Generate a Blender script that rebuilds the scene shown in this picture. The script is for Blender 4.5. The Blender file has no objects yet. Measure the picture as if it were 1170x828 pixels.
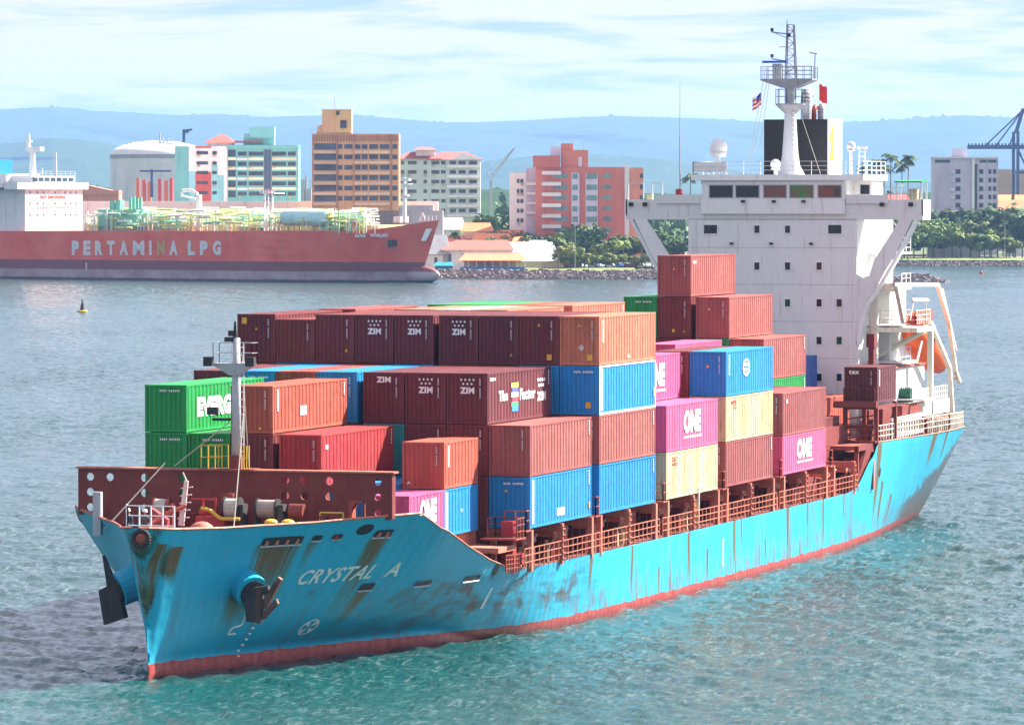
import bpy, math, random
import numpy as np
from mathutils import Vector, Matrix
random.seed(7)
SC = bpy.context.scene
COL = SC.collection
WL = 6.15            # design heights are measured from the container deck, the sea lies 6.15 m lower
# ------------------------------------------------------------------ camera
CS, CP, CZ = -284.867, 95.11, 18.63
YAW, PIT, FPX = -0.30305, 0.03262, 5759.8
def cv(s, p, z): return (s, -p, z + WL)          # (aft, port, up) -> world
fw = np.array([math.cos(YAW)*math.cos(PIT), math.sin(YAW)*math.cos(PIT), -math.sin(PIT)])
rt = np.array([-math.sin(YAW), math.cos(YAW), 0.0])
up = -np.cross(rt, fw)
if up[2] < 0: up = -up
def flip(v): return Vector((v[0], -v[1], v[2]))
cam_d = bpy.data.cameras.new('camera'); cam = bpy.data.objects.new('camera', cam_d); COL.objects.link(cam)
m = Matrix.Identity(4)
for i, v in enumerate((flip(rt), flip(up), -flip(fw))):
    for j in range(3): m[j][i] = v[j]
m.translation = Vector(cv(CS, CP, CZ))
cam.matrix_world = m
cam_d.sensor_width = 36.0; cam_d.lens = FPX/1170*36.0
cam_d.clip_start = 5; cam_d.clip_end = 90000
SC.camera = cam
# ------------------------------------------------------------------ sun, sky, exposure
TOSUN = Vector((1.0, -0.78, 1.08)).normalized()
sun_d = bpy.data.lights.new('sun', 'SUN'); sun_d.energy = 5.0; sun_d.angle = math.radians(0.53); sun_d.color = (1.0, 0.93, 0.82)
sun = bpy.data.objects.new('sun', sun_d); COL.objects.link(sun)
sun.rotation_euler = TOSUN.to_track_quat('Z', 'Y').to_euler(); sun.location = (0, 0, 200)
world = bpy.data.worlds.new('World'); SC.world = world; world.use_nodes = True
nt = world.node_tree; nt.nodes.clear()
wn = nt.nodes.new; L = nt.links.new
out = wn('ShaderNodeOutputWorld'); bg = wn('ShaderNodeBackground'); L(bg.outputs[0], out.inputs[0])
sky = wn('ShaderNodeTexSky'); sky.sky_type = 'NISHITA'; sky.sun_disc = False
sky.sun_elevation = math.asin(TOSUN.z); sky.sun_rotation = math.atan2(TOSUN.x, TOSUN.y)
sky.air_density = 1.0; sky.dust_density = 1.2; sky.ozone_density = 2.0
bg.inputs[1].default_value = 0.05
# clouds: noise in the view direction, stretched into streaks over the horizon
tc = wn('ShaderNodeTexCoord'); mp = wn('ShaderNodeMapping'); mp.inputs['Scale'].default_value = (19, 19, 210)
L(tc.outputs['Generated'], mp.inputs[0])
ns = wn('ShaderNodeTexNoise'); ns.inputs['Scale'].default_value = 1.0; ns.inputs['Detail'].default_value = 7; ns.inputs['Roughness'].default_value = 0.60; ns.inputs['Distortion'].default_value = 0.4
L(mp.outputs[0], ns.inputs[0])
cr = wn('ShaderNodeValToRGB'); cr.color_ramp.elements[0].position = 0.385; cr.color_ramp.elements[0].color = (0.08, 0.08, 0.08, 1)
cr.color_ramp.elements[1].position = 0.53; cr.color_ramp.elements[1].color = (1, 1, 1, 1)
L(ns.outputs[0], cr.inputs[0])
mx = wn('ShaderNodeMix'); mx.data_type = 'RGBA'
sep = wn('ShaderNodeSeparateXYZ'); L(tc.outputs['Generated'], sep.inputs[0])
mr = wn('ShaderNodeMapRange'); mr.inputs[1].default_value = 0.05; mr.inputs[2].default_value = 0.30; mr.inputs[3].default_value = 1.0; mr.inputs[4].default_value = 0.9
L(sep.outputs[2], mr.inputs[0])
mu = wn('ShaderNodeMath'); mu.operation = 'MULTIPLY'; L(cr.outputs[0], mu.inputs[0]); L(mr.outputs[0], mu.inputs[1])
L(mu.outputs[0], mx.inputs[0])
hs = wn('ShaderNodeMix'); hs.data_type = 'RGBA'; ml = wn('ShaderNodeMapRange'); ml.inputs[1].default_value = 0.04; ml.inputs[2].default_value = 0.35; ml.inputs[3].default_value = 0.92; ml.inputs[4].default_value = 0.0; L(sep.outputs[2], ml.inputs[0]); L(ml.outputs[0], hs.inputs[0])
L(sky.outputs[0], hs.inputs[6]); hs.inputs[7].default_value = (2.3, 3.3, 4.7, 1)
L(hs.outputs[2], mx.inputs[6]); mx.inputs[7].default_value = (5.6, 5.1, 5.7, 1)
L(mx.outputs[2], bg.inputs[0])
SC.view_settings.view_transform = 'Standard'; SC.view_settings.look = 'None'
SC.view_settings.exposure = 1.9; SC.view_settings.gamma = 1.0
SC.cycles.max_bounces = 5; SC.cycles.diffuse_bounces = 2; SC.cycles.glossy_bounces = 2; SC.cycles.volume_bounces = 0
SC.cycles.use_denoising = True; SC.cycles.caustics_reflective = False; SC.cycles.caustics_refractive = False

# ------------------------------------------------------------------ helpers
def ray(px, py): return fw + rt*(px-585)/FPX - up*(py-414)/FPX
C0 = np.array([CS, CP, CZ])
def on_p(px, py, p): d = ray(px, py); q = C0 + d*(p-CP)/d[1]; return float(q[0]), float(q[1]), float(q[2])
def on_s(px, py, s): d = ray(px, py); q = C0 + d*(s-CS)/d[0]; return float(q[0]), float(q[1]), float(q[2])
fh = np.array([math.cos(YAW), math.sin(YAW), 0.0])
def far(px, D, h):
    """a place D metres out from the quay where the camera stands, seen in column px, h metres above the sea"""
    q = C0 + fh*D + rt*(D*(px-585)/FPX)
    return float(q[0]), float(q[1]), h - WL
def hy(py, D): return 24.78 + D*(225.5-py)/FPX     # height above the sea seen at row py, D metres out

class MB:
    def __init__(s, T=None): s.v = []; s.f = []; s.mi = []; s.T = T; s.m = 0; s.log = None
    def add(s, vs, fs):
        n = len(s.v)
        if s.log is not None: s.log.append((vs, fs))
        if s.T: vs = [s.T(*v) for v in vs]
        s.v += [tuple(v) for v in vs]; s.f += [tuple(i+n for i in f) for f in fs]; s.mi += [s.m]*len(fs)
    def box(s, x0, x1, y0, y1, z0, z1):
        if x0 > x1: x0, x1 = x1, x0
        if y0 > y1: y0, y1 = y1, y0
        if z0 > z1: z0, z1 = z1, z0
        s.add([(x, y, z) for x in (x0, x1) for y in (y0, y1) for z in (z0, z1)],
              [(0, 1, 3, 2), (4, 6, 7, 5), (0, 4, 5, 1), (2, 3, 7, 6), (0, 2, 6, 4), (1, 5, 7, 3)])
    def quad(s, a, b, c, d): s.add([a, b, c, d], [(0, 1, 2, 3)])
    def cyl(s, a, b, r0, r1=None, n=8, cap=True):
        r1 = r0 if r1 is None else r1
        a = Vector(a); b = Vector(b); d = (b-a)
        if d.length < 1e-6: return
        d.normalize(); q = Vector((0, 0, 1)) if abs(d.z) < .9 else Vector((1, 0, 0))
        e = d.cross(q).normalized(); g = d.cross(e)
        vs = []; 
        for c, r in ((a, r0), (b, r1)):
            for k in range(n):
                t = 2*math.pi*(k+.5)/n; vs.append(tuple(c + e*(r*math.cos(t)) + g*(r*math.sin(t))))
        fs = [(k, (k+1) % n, n+(k+1) % n, n+k) for k in range(n)]
        if cap: fs += [tuple(range(n))[::-1], tuple(range(n, 2*n))]
        s.add(vs, fs)
    def tube(s, pts, r, n=6):
        for a, b in zip(pts[:-1], pts[1:]): s.cyl(a, b, r, r, n)
    def bar(s, a, b, w, h=None): s.cyl(a, b, w*.7, w*.7, 4)
    def rail(s, pts, h, rows=3, r=.03, step=1.5):
        for a, b in zip(pts[:-1], pts[1:]):
            a = Vector(a); b = Vector(b); n = max(1, int(round((b-a).length/step)))
            for k in range(n+1):
                q = a.lerp(b, k/n); s.cyl(q, q+Vector((0, 0, h)), r, r, 4)
            for j in range(rows):
                z = Vector((0, 0, h*(j+1)/rows)); s.cyl(a+z, b+z, r*.8, r*.8, 4)
    def sphere(s, c, r, nu=14, nv=9, sz=1.0):
        vs = []; fs = []
        for j in range(nv+1):
            t = math.pi*j/nv
            for i in range(nu):
                a = 2*math.pi*i/nu; vs.append((c[0]+r*math.sin(t)*math.cos(a), c[1]+r*math.sin(t)*math.sin(a), c[2]+r*sz*math.cos(t)))
        for j in range(nv):
            for i in range(nu): fs.append((j*nu+i, j*nu+(i+1) % nu, (j+1)*nu+(i+1) % nu, (j+1)*nu+i))
        s.add(vs, fs)
    def lathe(s, c, prof, n=16):
        vs = []; fs = []
        for (r, z) in prof:
            for i in range(n):
                a = 2*math.pi*i/n; vs.append((c[0]+r*math.cos(a), c[1]+r*math.sin(a), c[2]+z))
        for j in range(len(prof)-1):
            for i in range(n): fs.append((j*n+i, j*n+(i+1) % n, (j+1)*n+(i+1) % n, (j+1)*n+i))
        s.add(vs, fs)
    def prism(s, poly, axis, a0, a1):
        """poly in the two other axes, extruded along axis"""
        n = len(poly); vs = []
        for a in (a0, a1):
            for (u, v) in poly:
                vs.append((a, u, v) if axis == 0 else (u, a, v) if axis == 1 else (u, v, a))
        fs = [tuple(range(n)), tuple(range(2*n-1, n-1, -1))] + [(k, k+n, (k+1) % n+n, (k+1) % n) for k in range(n)]
        s.add(vs, fs)
    def mesh(s, name, mats, org=(0, 0, 0), smooth=False):
        me = bpy.data.meshes.new(name)
        vs = [(x-org[0], -(y-org[1]), z-org[2]) for x, y, z in s.v]
        me.from_pydata(vs, [], [f[::-1] for f in s.f])
        if not isinstance(mats, (list, tuple)): mats = [mats]
        for mm in mats: me.materials.append(mm)
        if len(mats) > 1: me.polygons.foreach_set('material_index', s.mi)
        if smooth: me.polygons.foreach_set('use_smooth', [True]*len(me.polygons))
        me.validate(); me.update()
        return me
    def build(s, name, mats, parent=None, org=(0, 0, 0), smooth=False):
        """org: the parent's place in design coordinates"""
        if parent is not None and 'org' in PORG.get(parent.name, {}): org = PORG[parent.name]['org']
        o = bpy.data.objects.new(name, s.mesh(name, mats, org, smooth)); COL.objects.link(o)
        if parent is not None: o.parent = parent; PORG[o.name] = {'org': org}
        else: o.location = cv(*org)
        return o
PORG = {}
def tag(o, label=None, cat=None, group=None, kind=None):
    for k, v in (('label', label), ('category', cat), ('group', group), ('kind', kind)):
        if v: o[k] = v
    return o
def thing(name, org, label, cat, group=None):
    o = bpy.data.objects.new(name, None); COL.objects.link(o); o.location = cv(*org); o.empty_display_size = .5
    PORG[o.name] = {'org': org}
    return tag(o, label, cat, group)
def solo(mb, name, mats, org, label, cat, group=None, smooth=False):
    return tag(mb.build(name, mats, None, org, smooth), label, cat, group)

_tx = {}
def text2d(t, bold=0.02):
    k = (t, bold)
    if k not in _tx:
        cu = bpy.data.curves.new('lettering', 'FONT'); cu.body = t; cu.size = 1.0; cu.offset = bold; cu.resolution_u = 3; cu.space_character = 1.08
        o = bpy.data.objects.new('lettering', cu); COL.objects.link(o)
        dg = bpy.context.evaluated_depsgraph_get(); dg.update(); me = o.evaluated_get(dg).to_mesh()
        v = [(a.co.x, a.co.y) for a in me.vertices]; f = [tuple(p.vertices) for p in me.polygons]
        o.evaluated_get(dg).to_mesh_clear(); bpy.data.objects.remove(o); bpy.data.curves.remove(cu)
        xs = [a[0] for a in v]; ys = [a[1] for a in v]; x0, x1, y0, y1 = min(xs), max(xs), min(ys), max(ys)
        _tx[k] = ([((a-x0)/(x1-x0), (b-y0)/(y1-y0)) for a, b in v], f)
    return _tx[k]
def put_text(mb, t, fn, bold=0.02):
    """fn(u, v) with u, v in 0..1 gives the place of a point of the text"""
    v, f = text2d(t, bold); mb.add([fn(a, b) for a, b in v], f)

# ------------------------------------------------------------------ materials
def srgb(r, g, b):
    c = [x/255 for x in (r, g, b)]
    return tuple((x/12.92 if x <= .04045 else ((x+.055)/1.055)**2.4) for x in c) + (1,)
class NT:
    def __init__(s, name):
        s.m = bpy.data.materials.new(name); s.m.use_nodes = True; s.t = s.m.node_tree
        s.b = s.t.nodes['Principled BSDF']; s.l = s.t.links.new
    def n(s, k, **kw):
        a = s.t.nodes.new(k)
        for q, v in kw.items(): setattr(a, q, v)
        return a
    def val(s, sock, v):
        if hasattr(v, 'is_linked') or hasattr(v, 'links'): s.l(v, sock)
        else: sock.default_value = v
    def math(s, op, a, b=None, clamp=False):
        q = s.n('ShaderNodeMath', operation=op); q.use_clamp = clamp; s.val(q.inputs[0], a)
        if b is not None: s.val(q.inputs[1], b)
        return q.outputs[0]
    def noise(s, co, scale, detail=4, rough=.55, mapping=None):
        if mapping:
            mp = s.n('ShaderNodeMapping'); mp.inputs['Scale'].default_value = mapping; s.l(co, mp.inputs[0]); co = mp.outputs[0]
        q = s.n('ShaderNodeTexNoise'); q.inputs['Scale'].default_value = scale; q.inputs['Detail'].default_value = detail; q.inputs['Roughness'].default_value = rough
        s.l(co, q.inputs[0]); return q.outputs[0]
    def ramp(s, x, a, b, lo=0.0, hi=1.0):
        q = s.n('ShaderNodeMapRange'); s.val(q.inputs[0], x)
        for i, v in zip((1, 2, 3, 4), (a, b, lo, hi)): q.inputs[i].default_value = v
        return q.outputs[0]
    def mix(s, f, a, b, mode='MIX'):
        q = s.n('ShaderNodeMix', data_type='RGBA', blend_type=mode); s.val(q.inputs[0], f); s.val(q.inputs[6], a); s.val(q.inputs[7], b)
        return q.outputs[2]
    def co(s, which='Object'): return s.n('ShaderNodeTexCoord').outputs[which]
    def rnd(s): return s.n('ShaderNodeObjectInfo').outputs['Random']
    def bump(s, h, d=.1, st=.5):
        q = s.n('ShaderNodeBump'); q.inputs['Distance'].default_value = d; q.inputs['Strength'].default_value = st; s.l(h, q.inputs['Height']); s.l(q.outputs[0], s.b.inputs['Normal'])
MC = {}
def paint(name, rgb, rough=.45, wear=.5, rust=.25, metal=0.0, scale=1.0):
    """weathered paint: large tone drift, grime, vertical rust runs"""
    if name in MC: return MC[name]
    t = NT(name); co = t.co(); base = tuple(rgb)+(1,) if len(rgb) == 3 else rgb
    big = t.noise(co, .35*scale, 3); fine = t.noise(co, 3*scale, 5, .65)
    c = t.mix(t.ramp(big, .3, .7, 0, wear*.55), base, tuple(min(1, x*1.25+.02) for x in base[:3])+(1,))
    mid = t.noise(co, .9*scale, 4, .6, (1, 1, .5)); c = t.mix(t.ramp(mid, .45, .68, 0, wear*.75), c, tuple(x*.55+.012 for x in base[:3])+(1,)); c = t.mix(t.ramp(t.noise(co, .7*scale, 3, .5, (1, 1, .4)), .5, .7, 0, wear*.45), c, tuple(min(.9, x*1.3+.045) for x in base[:3])+(1,))
    c = t.mix(t.ramp(fine, .52, .75, 0, wear*.6), c, tuple(x*.45+.008 for x in base[:3])+(1,))
    if rust > 0:
        st = t.noise(co, 1.6*scale, 5, .6, (2.2, 2.2, .22))
        c = t.mix(t.ramp(st, .57, .68, 0, rust*1.8), c, (.17, .06, .022, 1))
    hv = t.n('ShaderNodeHueSaturation'); t.l(t.ramp(t.rnd(), 0, 1, .88, 1.12), hv.inputs['Value']); t.l(t.ramp(t.rnd(), 0, 1, .495, .505), hv.inputs['Hue']); t.l(c, hv.inputs['Color'])
    t.l(hv.outputs[0], t.b.inputs['Base Color'])
    t.l(t.ramp(fine, .3, .7, rough-.08, rough+.2), t.b.inputs['Roughness']); t.b.inputs['Metallic'].default_value = metal
    t.b.inputs['Specular IOR Level'].default_value = .35
    if scale >= 1: t.bump(t.noise(co, 1.1, 3), .10, .5)
    MC[name] = t.m; return t.m
def plain(name, rgb, rough=.6, metal=0.0, var=.15, scale=2.0):
    if name in MC: return MC[name]
    t = NT(name); co = t.co(); base = tuple(rgb[:3])+(1,)
    n = t.noise(co, scale, 4)
    t.l(t.mix(t.ramp(n, .3, .7), tuple(x*(1-var) for x in base[:3])+(1,), tuple(min(1, x*(1+var)) for x in base[:3])+(1,)), t.b.inputs['Base Color'])
    t.b.inputs['Roughness'].default_value = rough; t.b.inputs['Metallic'].default_value = metal
    MC[name] = t.m; return t.m
white = paint('white_paint', (.82, .815, .82), .45, .09, .12)
whitem = plain('marking_white', (.80, .80, .80), .6, var=.05)
M = dict(
 maroon=paint('maroon_paint', (.16, .022, .024), .5, .55, .2), zim=paint('plum_paint', (.125, .019, .026), .5, .5, .12),
 brown=paint('rust_brown_paint', (.33, .070, .042), .55, .6, .3), tan=paint('faded_orange_paint', (.50, .165, .095), .55, .6, .25),
 red=paint('red_paint', (.40, .035, .030), .5, .5, .15), rose=paint('faded_maroon_paint', (.30, .075, .070), .5, .6, .2),
 orange=paint('orange_paint', (.46, .095, .055), .5, .5, .2), blue=paint('blue_paint', (.008, .23, .56), .45, .4, .10),
 royal=paint('royal_blue_paint', (.015, .10, .42), .45, .25, .04), green=paint('green_paint', (.010, .27, .060), .45, .45, .10),
 pink=paint('magenta_paint', (.60, .095, .23), .5, .4, .08), cream=paint('cream_paint', (.50, .44, .26), .55, .5, .22),
 teal=paint('teal_paint', (.02, .24, .24), .5, .3, .06), oxide=paint('red_oxide_paint', (.17, .020, .018), .55, .5, .2),
 salmon=paint('sunlit_oxide_paint', (.48, .15, .10), .6, .5, .3), steel=paint('grey_paint', (.42, .44, .48), .45, .3, .1),  # salmon is red oxide with its sunlit tone put into the colour
 yellow=paint('yellow_paint', (.62, .40, .04), .55, .3, .1), black=paint('black_paint', (.012, .013, .016), .5, .2, .0),
 deck=paint('deck_paint', (.20, .045, .030), .7, .6, .4), darkm=paint('dark_steel', (.03, .028, .03), .6, .4, .2),
)
sticker = plain('sticker_yellow', (.75, .42, .04), .5); stickw = plain('sticker_pale', (.45, .62, .70), .5)
glass = plain('dark_window_glass', (.012, .016, .02), .08, var=.4, scale=.8)
rope = plain('rope', (.45, .42, .36), .8)
# ------------------------------------------------------------------ sea
def make_sea():
    t = NT('sea_water'); co = t.co('Object'); b = t.b
    w1 = t.noise(co, .05, 3, .5, (1.0, 2.2, 1)); w2 = t.noise(co, 1.6, 4, .65, (1.0, 1.6, 1)); w3 = t.noise(co, 5.0, 2, .6)
    h = t.math('ADD', t.math('MULTIPLY', w2, .12), t.math('MULTIPLY', w3, .03))
    bp = t.n('ShaderNodeBump'); bp.inputs['Distance'].default_value = 1.0; bp.inputs['Strength'].default_value = 1.0
    t.l(h, bp.inputs['Height']); t.l(bp.outputs[0], b.inputs['Normal'])
    big = t.noise(co, .008, 3)
    c = t.mix(t.ramp(big, .35, .65), (.004, .044, .042, 1), (.010, .062, .066, 1))
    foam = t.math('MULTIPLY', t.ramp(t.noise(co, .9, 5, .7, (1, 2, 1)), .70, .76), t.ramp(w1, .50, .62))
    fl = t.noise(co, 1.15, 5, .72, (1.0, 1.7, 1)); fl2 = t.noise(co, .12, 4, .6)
    c = t.mix(t.math('MULTIPLY', t.ramp(fl, .50, .64, 0, .9), t.ramp(fl2, .35, .6, .25, 1.0)), c, (.16, .22, .23, 1))  # pale flecks put sky glints and small whitecaps into the colour
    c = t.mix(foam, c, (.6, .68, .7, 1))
    sp2 = t.n('ShaderNodeSeparateXYZ'); t.l(co, sp2.inputs[0]); bow_reflection = t.math('MULTIPLY', t.ramp(sp2.outputs[0], 10, -50), t.ramp(sp2.outputs[1], -75, -15)); bow_reflection = t.math('MULTIPLY', bow_reflection, t.ramp(w1, .3, .7, .5, 1))
    c = t.mix(t.math('MULTIPLY', bow_reflection, .55), c, (.004, .085, .075, 1))  # green hull reflection painted into the water colour near the bow
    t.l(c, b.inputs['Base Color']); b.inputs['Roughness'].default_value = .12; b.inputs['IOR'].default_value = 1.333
    # wind waves as real relief in the stretch of water the quay overlooks
    nc, nr = 1000, 1500
    th = np.linspace(-math.radians(10.5), math.radians(10.5), nc); r = 150*np.exp(np.linspace(0, math.log(1860/150), nr))
    A, Rr = np.meshgrid(th, r); ang = YAW+A
    # centre line of sight is YAW; columns fan out from the quay
    X = CS+Rr*np.cos(ang); Y = CP+Rr*np.sin(ang)
    rs = np.random.RandomState(2); H_ = np.zeros_like(X); wind = math.radians(25)
    for k in range(70):
        lam = 0.5*math.exp(rs.rand()*math.log(6/.5)); a = wind+rs.normal(0, .65); kk = 2*math.pi/lam; amp = .0056*lam**.75
        fade = np.clip((lam*1.2)/(Rr*.0017*1.0+1e-6), 0, 1)
        ph = kk*(X*math.cos(a)+Y*math.sin(a))+rs.rand()*6.28
        H_ += amp*fade*(np.sin(ph)+.25*np.cos(2*ph))
    g = np.sin(X*.021+1.3*np.sin(Y*.017))*np.sin(Y*.027+1.1*np.sin(X*.013)); H_ *= 1.0+.45*g
    V = np.stack([X, -Y, H_], -1).reshape(-1, 3).astype(np.float32)
    idx = np.arange(nc*nr).reshape(nr, nc); F = np.stack([idx[:-1, :-1], idx[1:, :-1], idx[1:, 1:], idx[:-1, 1:]], -1).reshape(-1, 4)
    F = F[:, ::-1] if True else F
    me = bpy.data.meshes.new('sea'); me.vertices.add(len(V)); me.vertices.foreach_set('co', V.ravel()); nf = len(F)
    me.loops.add(nf*4); me.loops.foreach_set('vertex_index', F.ravel().astype(np.int32)); me.polygons.add(nf)
    me.polygons.foreach_set('loop_start', (np.arange(nf)*4).astype(np.int32)); me.polygons.foreach_set('loop_total', np.full(nf, 4, np.int32)); me.polygons.foreach_set('use_smooth', [True]*nf)
    me.update(); me.materials.append(t.m)
    if me.polygons[0].normal.z < 0: me.flip_normals()
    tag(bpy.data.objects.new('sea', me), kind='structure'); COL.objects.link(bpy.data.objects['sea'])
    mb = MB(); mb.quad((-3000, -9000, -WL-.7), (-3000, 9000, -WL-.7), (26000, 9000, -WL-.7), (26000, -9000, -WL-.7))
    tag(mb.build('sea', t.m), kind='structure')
make_sea()

# ------------------------------------------------------------------ ship hull
BS=[-45.2,-44.9,-44.3,-43,-42,-40,-38,-36,-34,-31,-27,-22,-15,0,60,90,100,107,108]
BB=[0.0,0.55,1.05,1.65,2.1,3.0,4.1,5.4,6.65,8.8,11.0,11.6,11.65,11.65,11.65,11.5,11.0,10.3,10.2]
WS=[-45.2,-44.9,-44,-40.7,-35,-27,-20.5,-10.5,4,20,55,75,98,104,108]
WB=[0.0,0.05,0.2,0.95,2.6,5.2,7.7,10.1,11.2,11.6,11.6,10.4,8.1,6.5,5.0]
SH=[(-45.2,1.78),(-43.3,1.62),(-40,1.50),(-34.8,1.53),(-32,1.66),(-28.9,1.74),(-27.2,.9),(-25,.26),(-22.2,-.6),(-19,-1.43),(-16,-2.05),(-13.7,-2.25),(62,-2.2),(65,-1.95),(66.2,-1.45),(68.5,-.3),(69.7,.0),(71,.95),(107,.52)]
def stem(z): return float(np.interp(z, [-6.5, -3.5, 0, 1.7], [-43.4, -43.6, -44.3, -45.2]))
def sheer(s): return float(np.interp(s, [a for a, _ in SH], [b for _, b in SH]))
def half(s, z):
    sh = (stem(z)+45.2)*min(1, max(0, (10-s)/50)); sq = s-sh
    b = np.interp(sq, BS, BB); w = np.interp(sq, WS, WB)
    zt = np.interp(s, [-30, -10, 60, 80], [1.75, 0, 0, .7]); z0 = np.interp(s, [-20, 0, 60, 80, 107], [-5.2, -9, -9, -6.4, -6.4]); e = np.interp(s, [-20, 0, 60, 80, 100], [.52, .6, .6, .75, .55])
    t = min(1, max(0, (z-z0)/(zt-z0))); ep = .05
    return float(w+(b-w)*((t+ep)**e-ep**e)/((1+ep)**e-ep**e))
SSTN = 106.6
def hull_pt(s, z, off=0.0, side=1):
    return (s, side*(half(s, z)+off), z)
def hull_grid():
    us = np.concatenate([np.linspace(0, .25, 60)**1.5*2.0, np.linspace(.2505, 1, 200)]); us = np.unique(np.clip(us, 0, 1))
    nz = 44; vs = []; fs = []
    S = np.array(us)*(SSTN+45.2)-45.2
    for side in (1, -1):
        n0 = len(vs)
        for s_ in S:
            for j in range(nz):
                top = sheer(max(s_, -45.2)); v = j/(nz-1); z = -8.0+(top+8.0)*v
                s = max(s_, stem(z)+.02*j*0) if s_ < stem(z) else s_
                s = s if s > stem(z) else stem(z)
                if s_ > 97: # transom rake
                    lim = float(np.interp(z, [-7, -5.2, -2.5, .6], [98.5, 102.5, 106.0, 106.6])); s = min(s, lim)
                vs.append((s, side*half(s, z), z))
        for i in range(len(S)-1):
            for j in range(nz-1):
                q = (n0+i*nz+j, n0+(i+1)*nz+j, n0+(i+1)*nz+j+1, n0+i*nz+j+1)
                fs.append(q if side > 0 else q[::-1])
    a = (len(S)-1)*nz; b2 = len(S)*nz+(len(S)-1)*nz
    for j in range(nz-1): fs.append((a+j, b2+j, b2+j+1, a+j+1))
    return vs, fs
def hull_material():
    t = NT('turquoise_hull_paint'); co = t.co('Object'); sp = t.n('ShaderNodeSeparateXYZ'); t.l(co, sp.inputs[0]); X, Y, Z = sp.outputs
    zz = t.math('SUBTRACT', Z, WL)          # height above container deck
    big = t.noise(co, .12, 4); fine = t.noise(co, 2.2, 6, .7); streak = t.noise(co, 1.0, 5, .65, (1.5, .4, .12)); blot = t.noise(co, .5, 5, .62, (1, .6, 1.6))
    c = t.mix(t.ramp(big, .3, .7), (.010, .335, .54, 1), (.016, .42, .60, 1))
    c = t.mix(t.ramp(fine, .55, .8, 0, .35), c, (.06, .50, .60, 1))
    # plate seams
    br = t.math('LESS_THAN', t.math('FRACT', t.math('MULTIPLY', t.math('ADD', X, 60), 1/8.2)), .006); br2 = t.math('LESS_THAN', t.math('FRACT', t.math('MULTIPLY', t.math('ADD', zz, 20.3), 1/2.05)), .02)
    c = t.mix(t.math('MULTIPLY', t.math('MAXIMUM', br, br2), .22), c, (.01, .22, .30, 1))
    # dark scuffs from fenders, forward shoulder
    sc = t.noise(co, .8, 6, .7, (.35, .35, 2.6))
    band = lambda v, a, b, c2, d: t.math('MULTIPLY', t.ramp(v, a, b), t.ramp(v, c2, d, 1, 0))
    k = t.math('MULTIPLY', band(X, -31, -23, -4, 4), band(zz, -5.6, -4.6, -3.0, -2.2))
    c = t.mix(t.math('MULTIPLY', t.math('MULTIPLY', k, t.ramp(sc, .47, .66)), .75), c, (.010, .085, .13, 1))
    k = t.math('MULTIPLY', band(X, -31, -23, -6, 0), band(zz, -5.6, -4.2, -2.6, -2.2))
    c = t.mix(t.math('MULTIPLY', t.math('MULTIPLY', k, t.ramp(blot, .52, .62)), .8), c, (.075, .03, .014, 1))
    # worn grey boot stripe under the quarter
    q = t.math('ADD', t.math('MULTIPLY', t.math('SUBTRACT', X, 84), .20), -4.6)
    wq = t.math('MULTIPLY', t.ramp(t.math('SUBTRACT', t.math('ADD', q, t.math('MULTIPLY', t.math('SUBTRACT', blot, .5), 3.2)), zz), -.2, .3), t.ramp(X, 82, 87))
    c = t.mix(t.math('MULTIPLY', wq, t.ramp(fine, .2, .6, .6, 1)), c, (.075, .07, .085, 1))
    # rust weeping all along the side
    run = t.math('MULTIPLY', t.ramp(streak, .56, .63), t.ramp(zz, -5.6, -2.2, 1.0, .35)); run = t.math('MULTIPLY', run, t.ramp(X, -16, 0, .45, 1))
    c = t.mix(t.math('MULTIPLY', run, .8), c, (.17, .06, .014, 1))
    sc2 = t.noise(co, 1.3, 5, .7, (1.6, .4, .35))
    low = t.math('MULTIPLY', t.ramp(sc2, .50, .56), t.ramp(t.math('ABSOLUTE', t.math('ADD', zz, 5.3)), .3, 1.3, 1, 0))
    low = t.math('MULTIPLY', low, t.ramp(X, -10, 0)); c = t.mix(t.math('MULTIPLY', low, .6), c, (.20, .07, .018, 1))
    # runs below openings: (s0, s1, ztop, zbot, strength)
    RN = [(-37.3,-35,0.5,-4.4,1), (-34.5,-33.9,0.5,-1.6,0.5), (-31,-29.95,0.6,-4.9,1), (-44.1,-43.6,0.9,-3.2,1.1), (-43.2,-42.4,0.7,-1.6,1.1), (-44.95,-44.5,1.1,-2,1), (-29.8,-28.9,-2.3,-5,0.9), (-38.2,-36.6,-1.9,-4.9,0.7),
          (-23.2,-22.6,-2.4,-4.2,0.6), (-1.91,-1.49,-2.3,-5,1.92),(6.49,6.81,-2.3,-5.6,1.92),(12.39,12.61,-4,-5.9,1.92),(18.99,19.41,-2.3,-5.8,2.08),(23.49,23.81,-3.6,-5.9,1.92),(30.09,30.51,-2.2,-5.8,2.08),(31.99,32.21,-2.2,-4.4,1.6),(38.29,38.51,-3.9,-5.9,1.76),(44.09,44.61,-2.2,-5.6,1.92),(49.69,50.01,-2.2,-4.2,1.6),(54.09,54.51,-2.2,-5.9,1.92),(60.59,60.91,-2.2,-4.6,1.6),(71,72.2,0.9,-5.6,1.92),(73.49,74.11,-2,-5.9,2.08),(78.09,78.71,-3.2,-6,1.76),(90,91.6,0.7,-2.2,1.76),(96.09,96.71,0.6,-1.8,1.8)]
    gb = t.noise(co, 2.6, 7, .75, (1, 1, .45))
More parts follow.
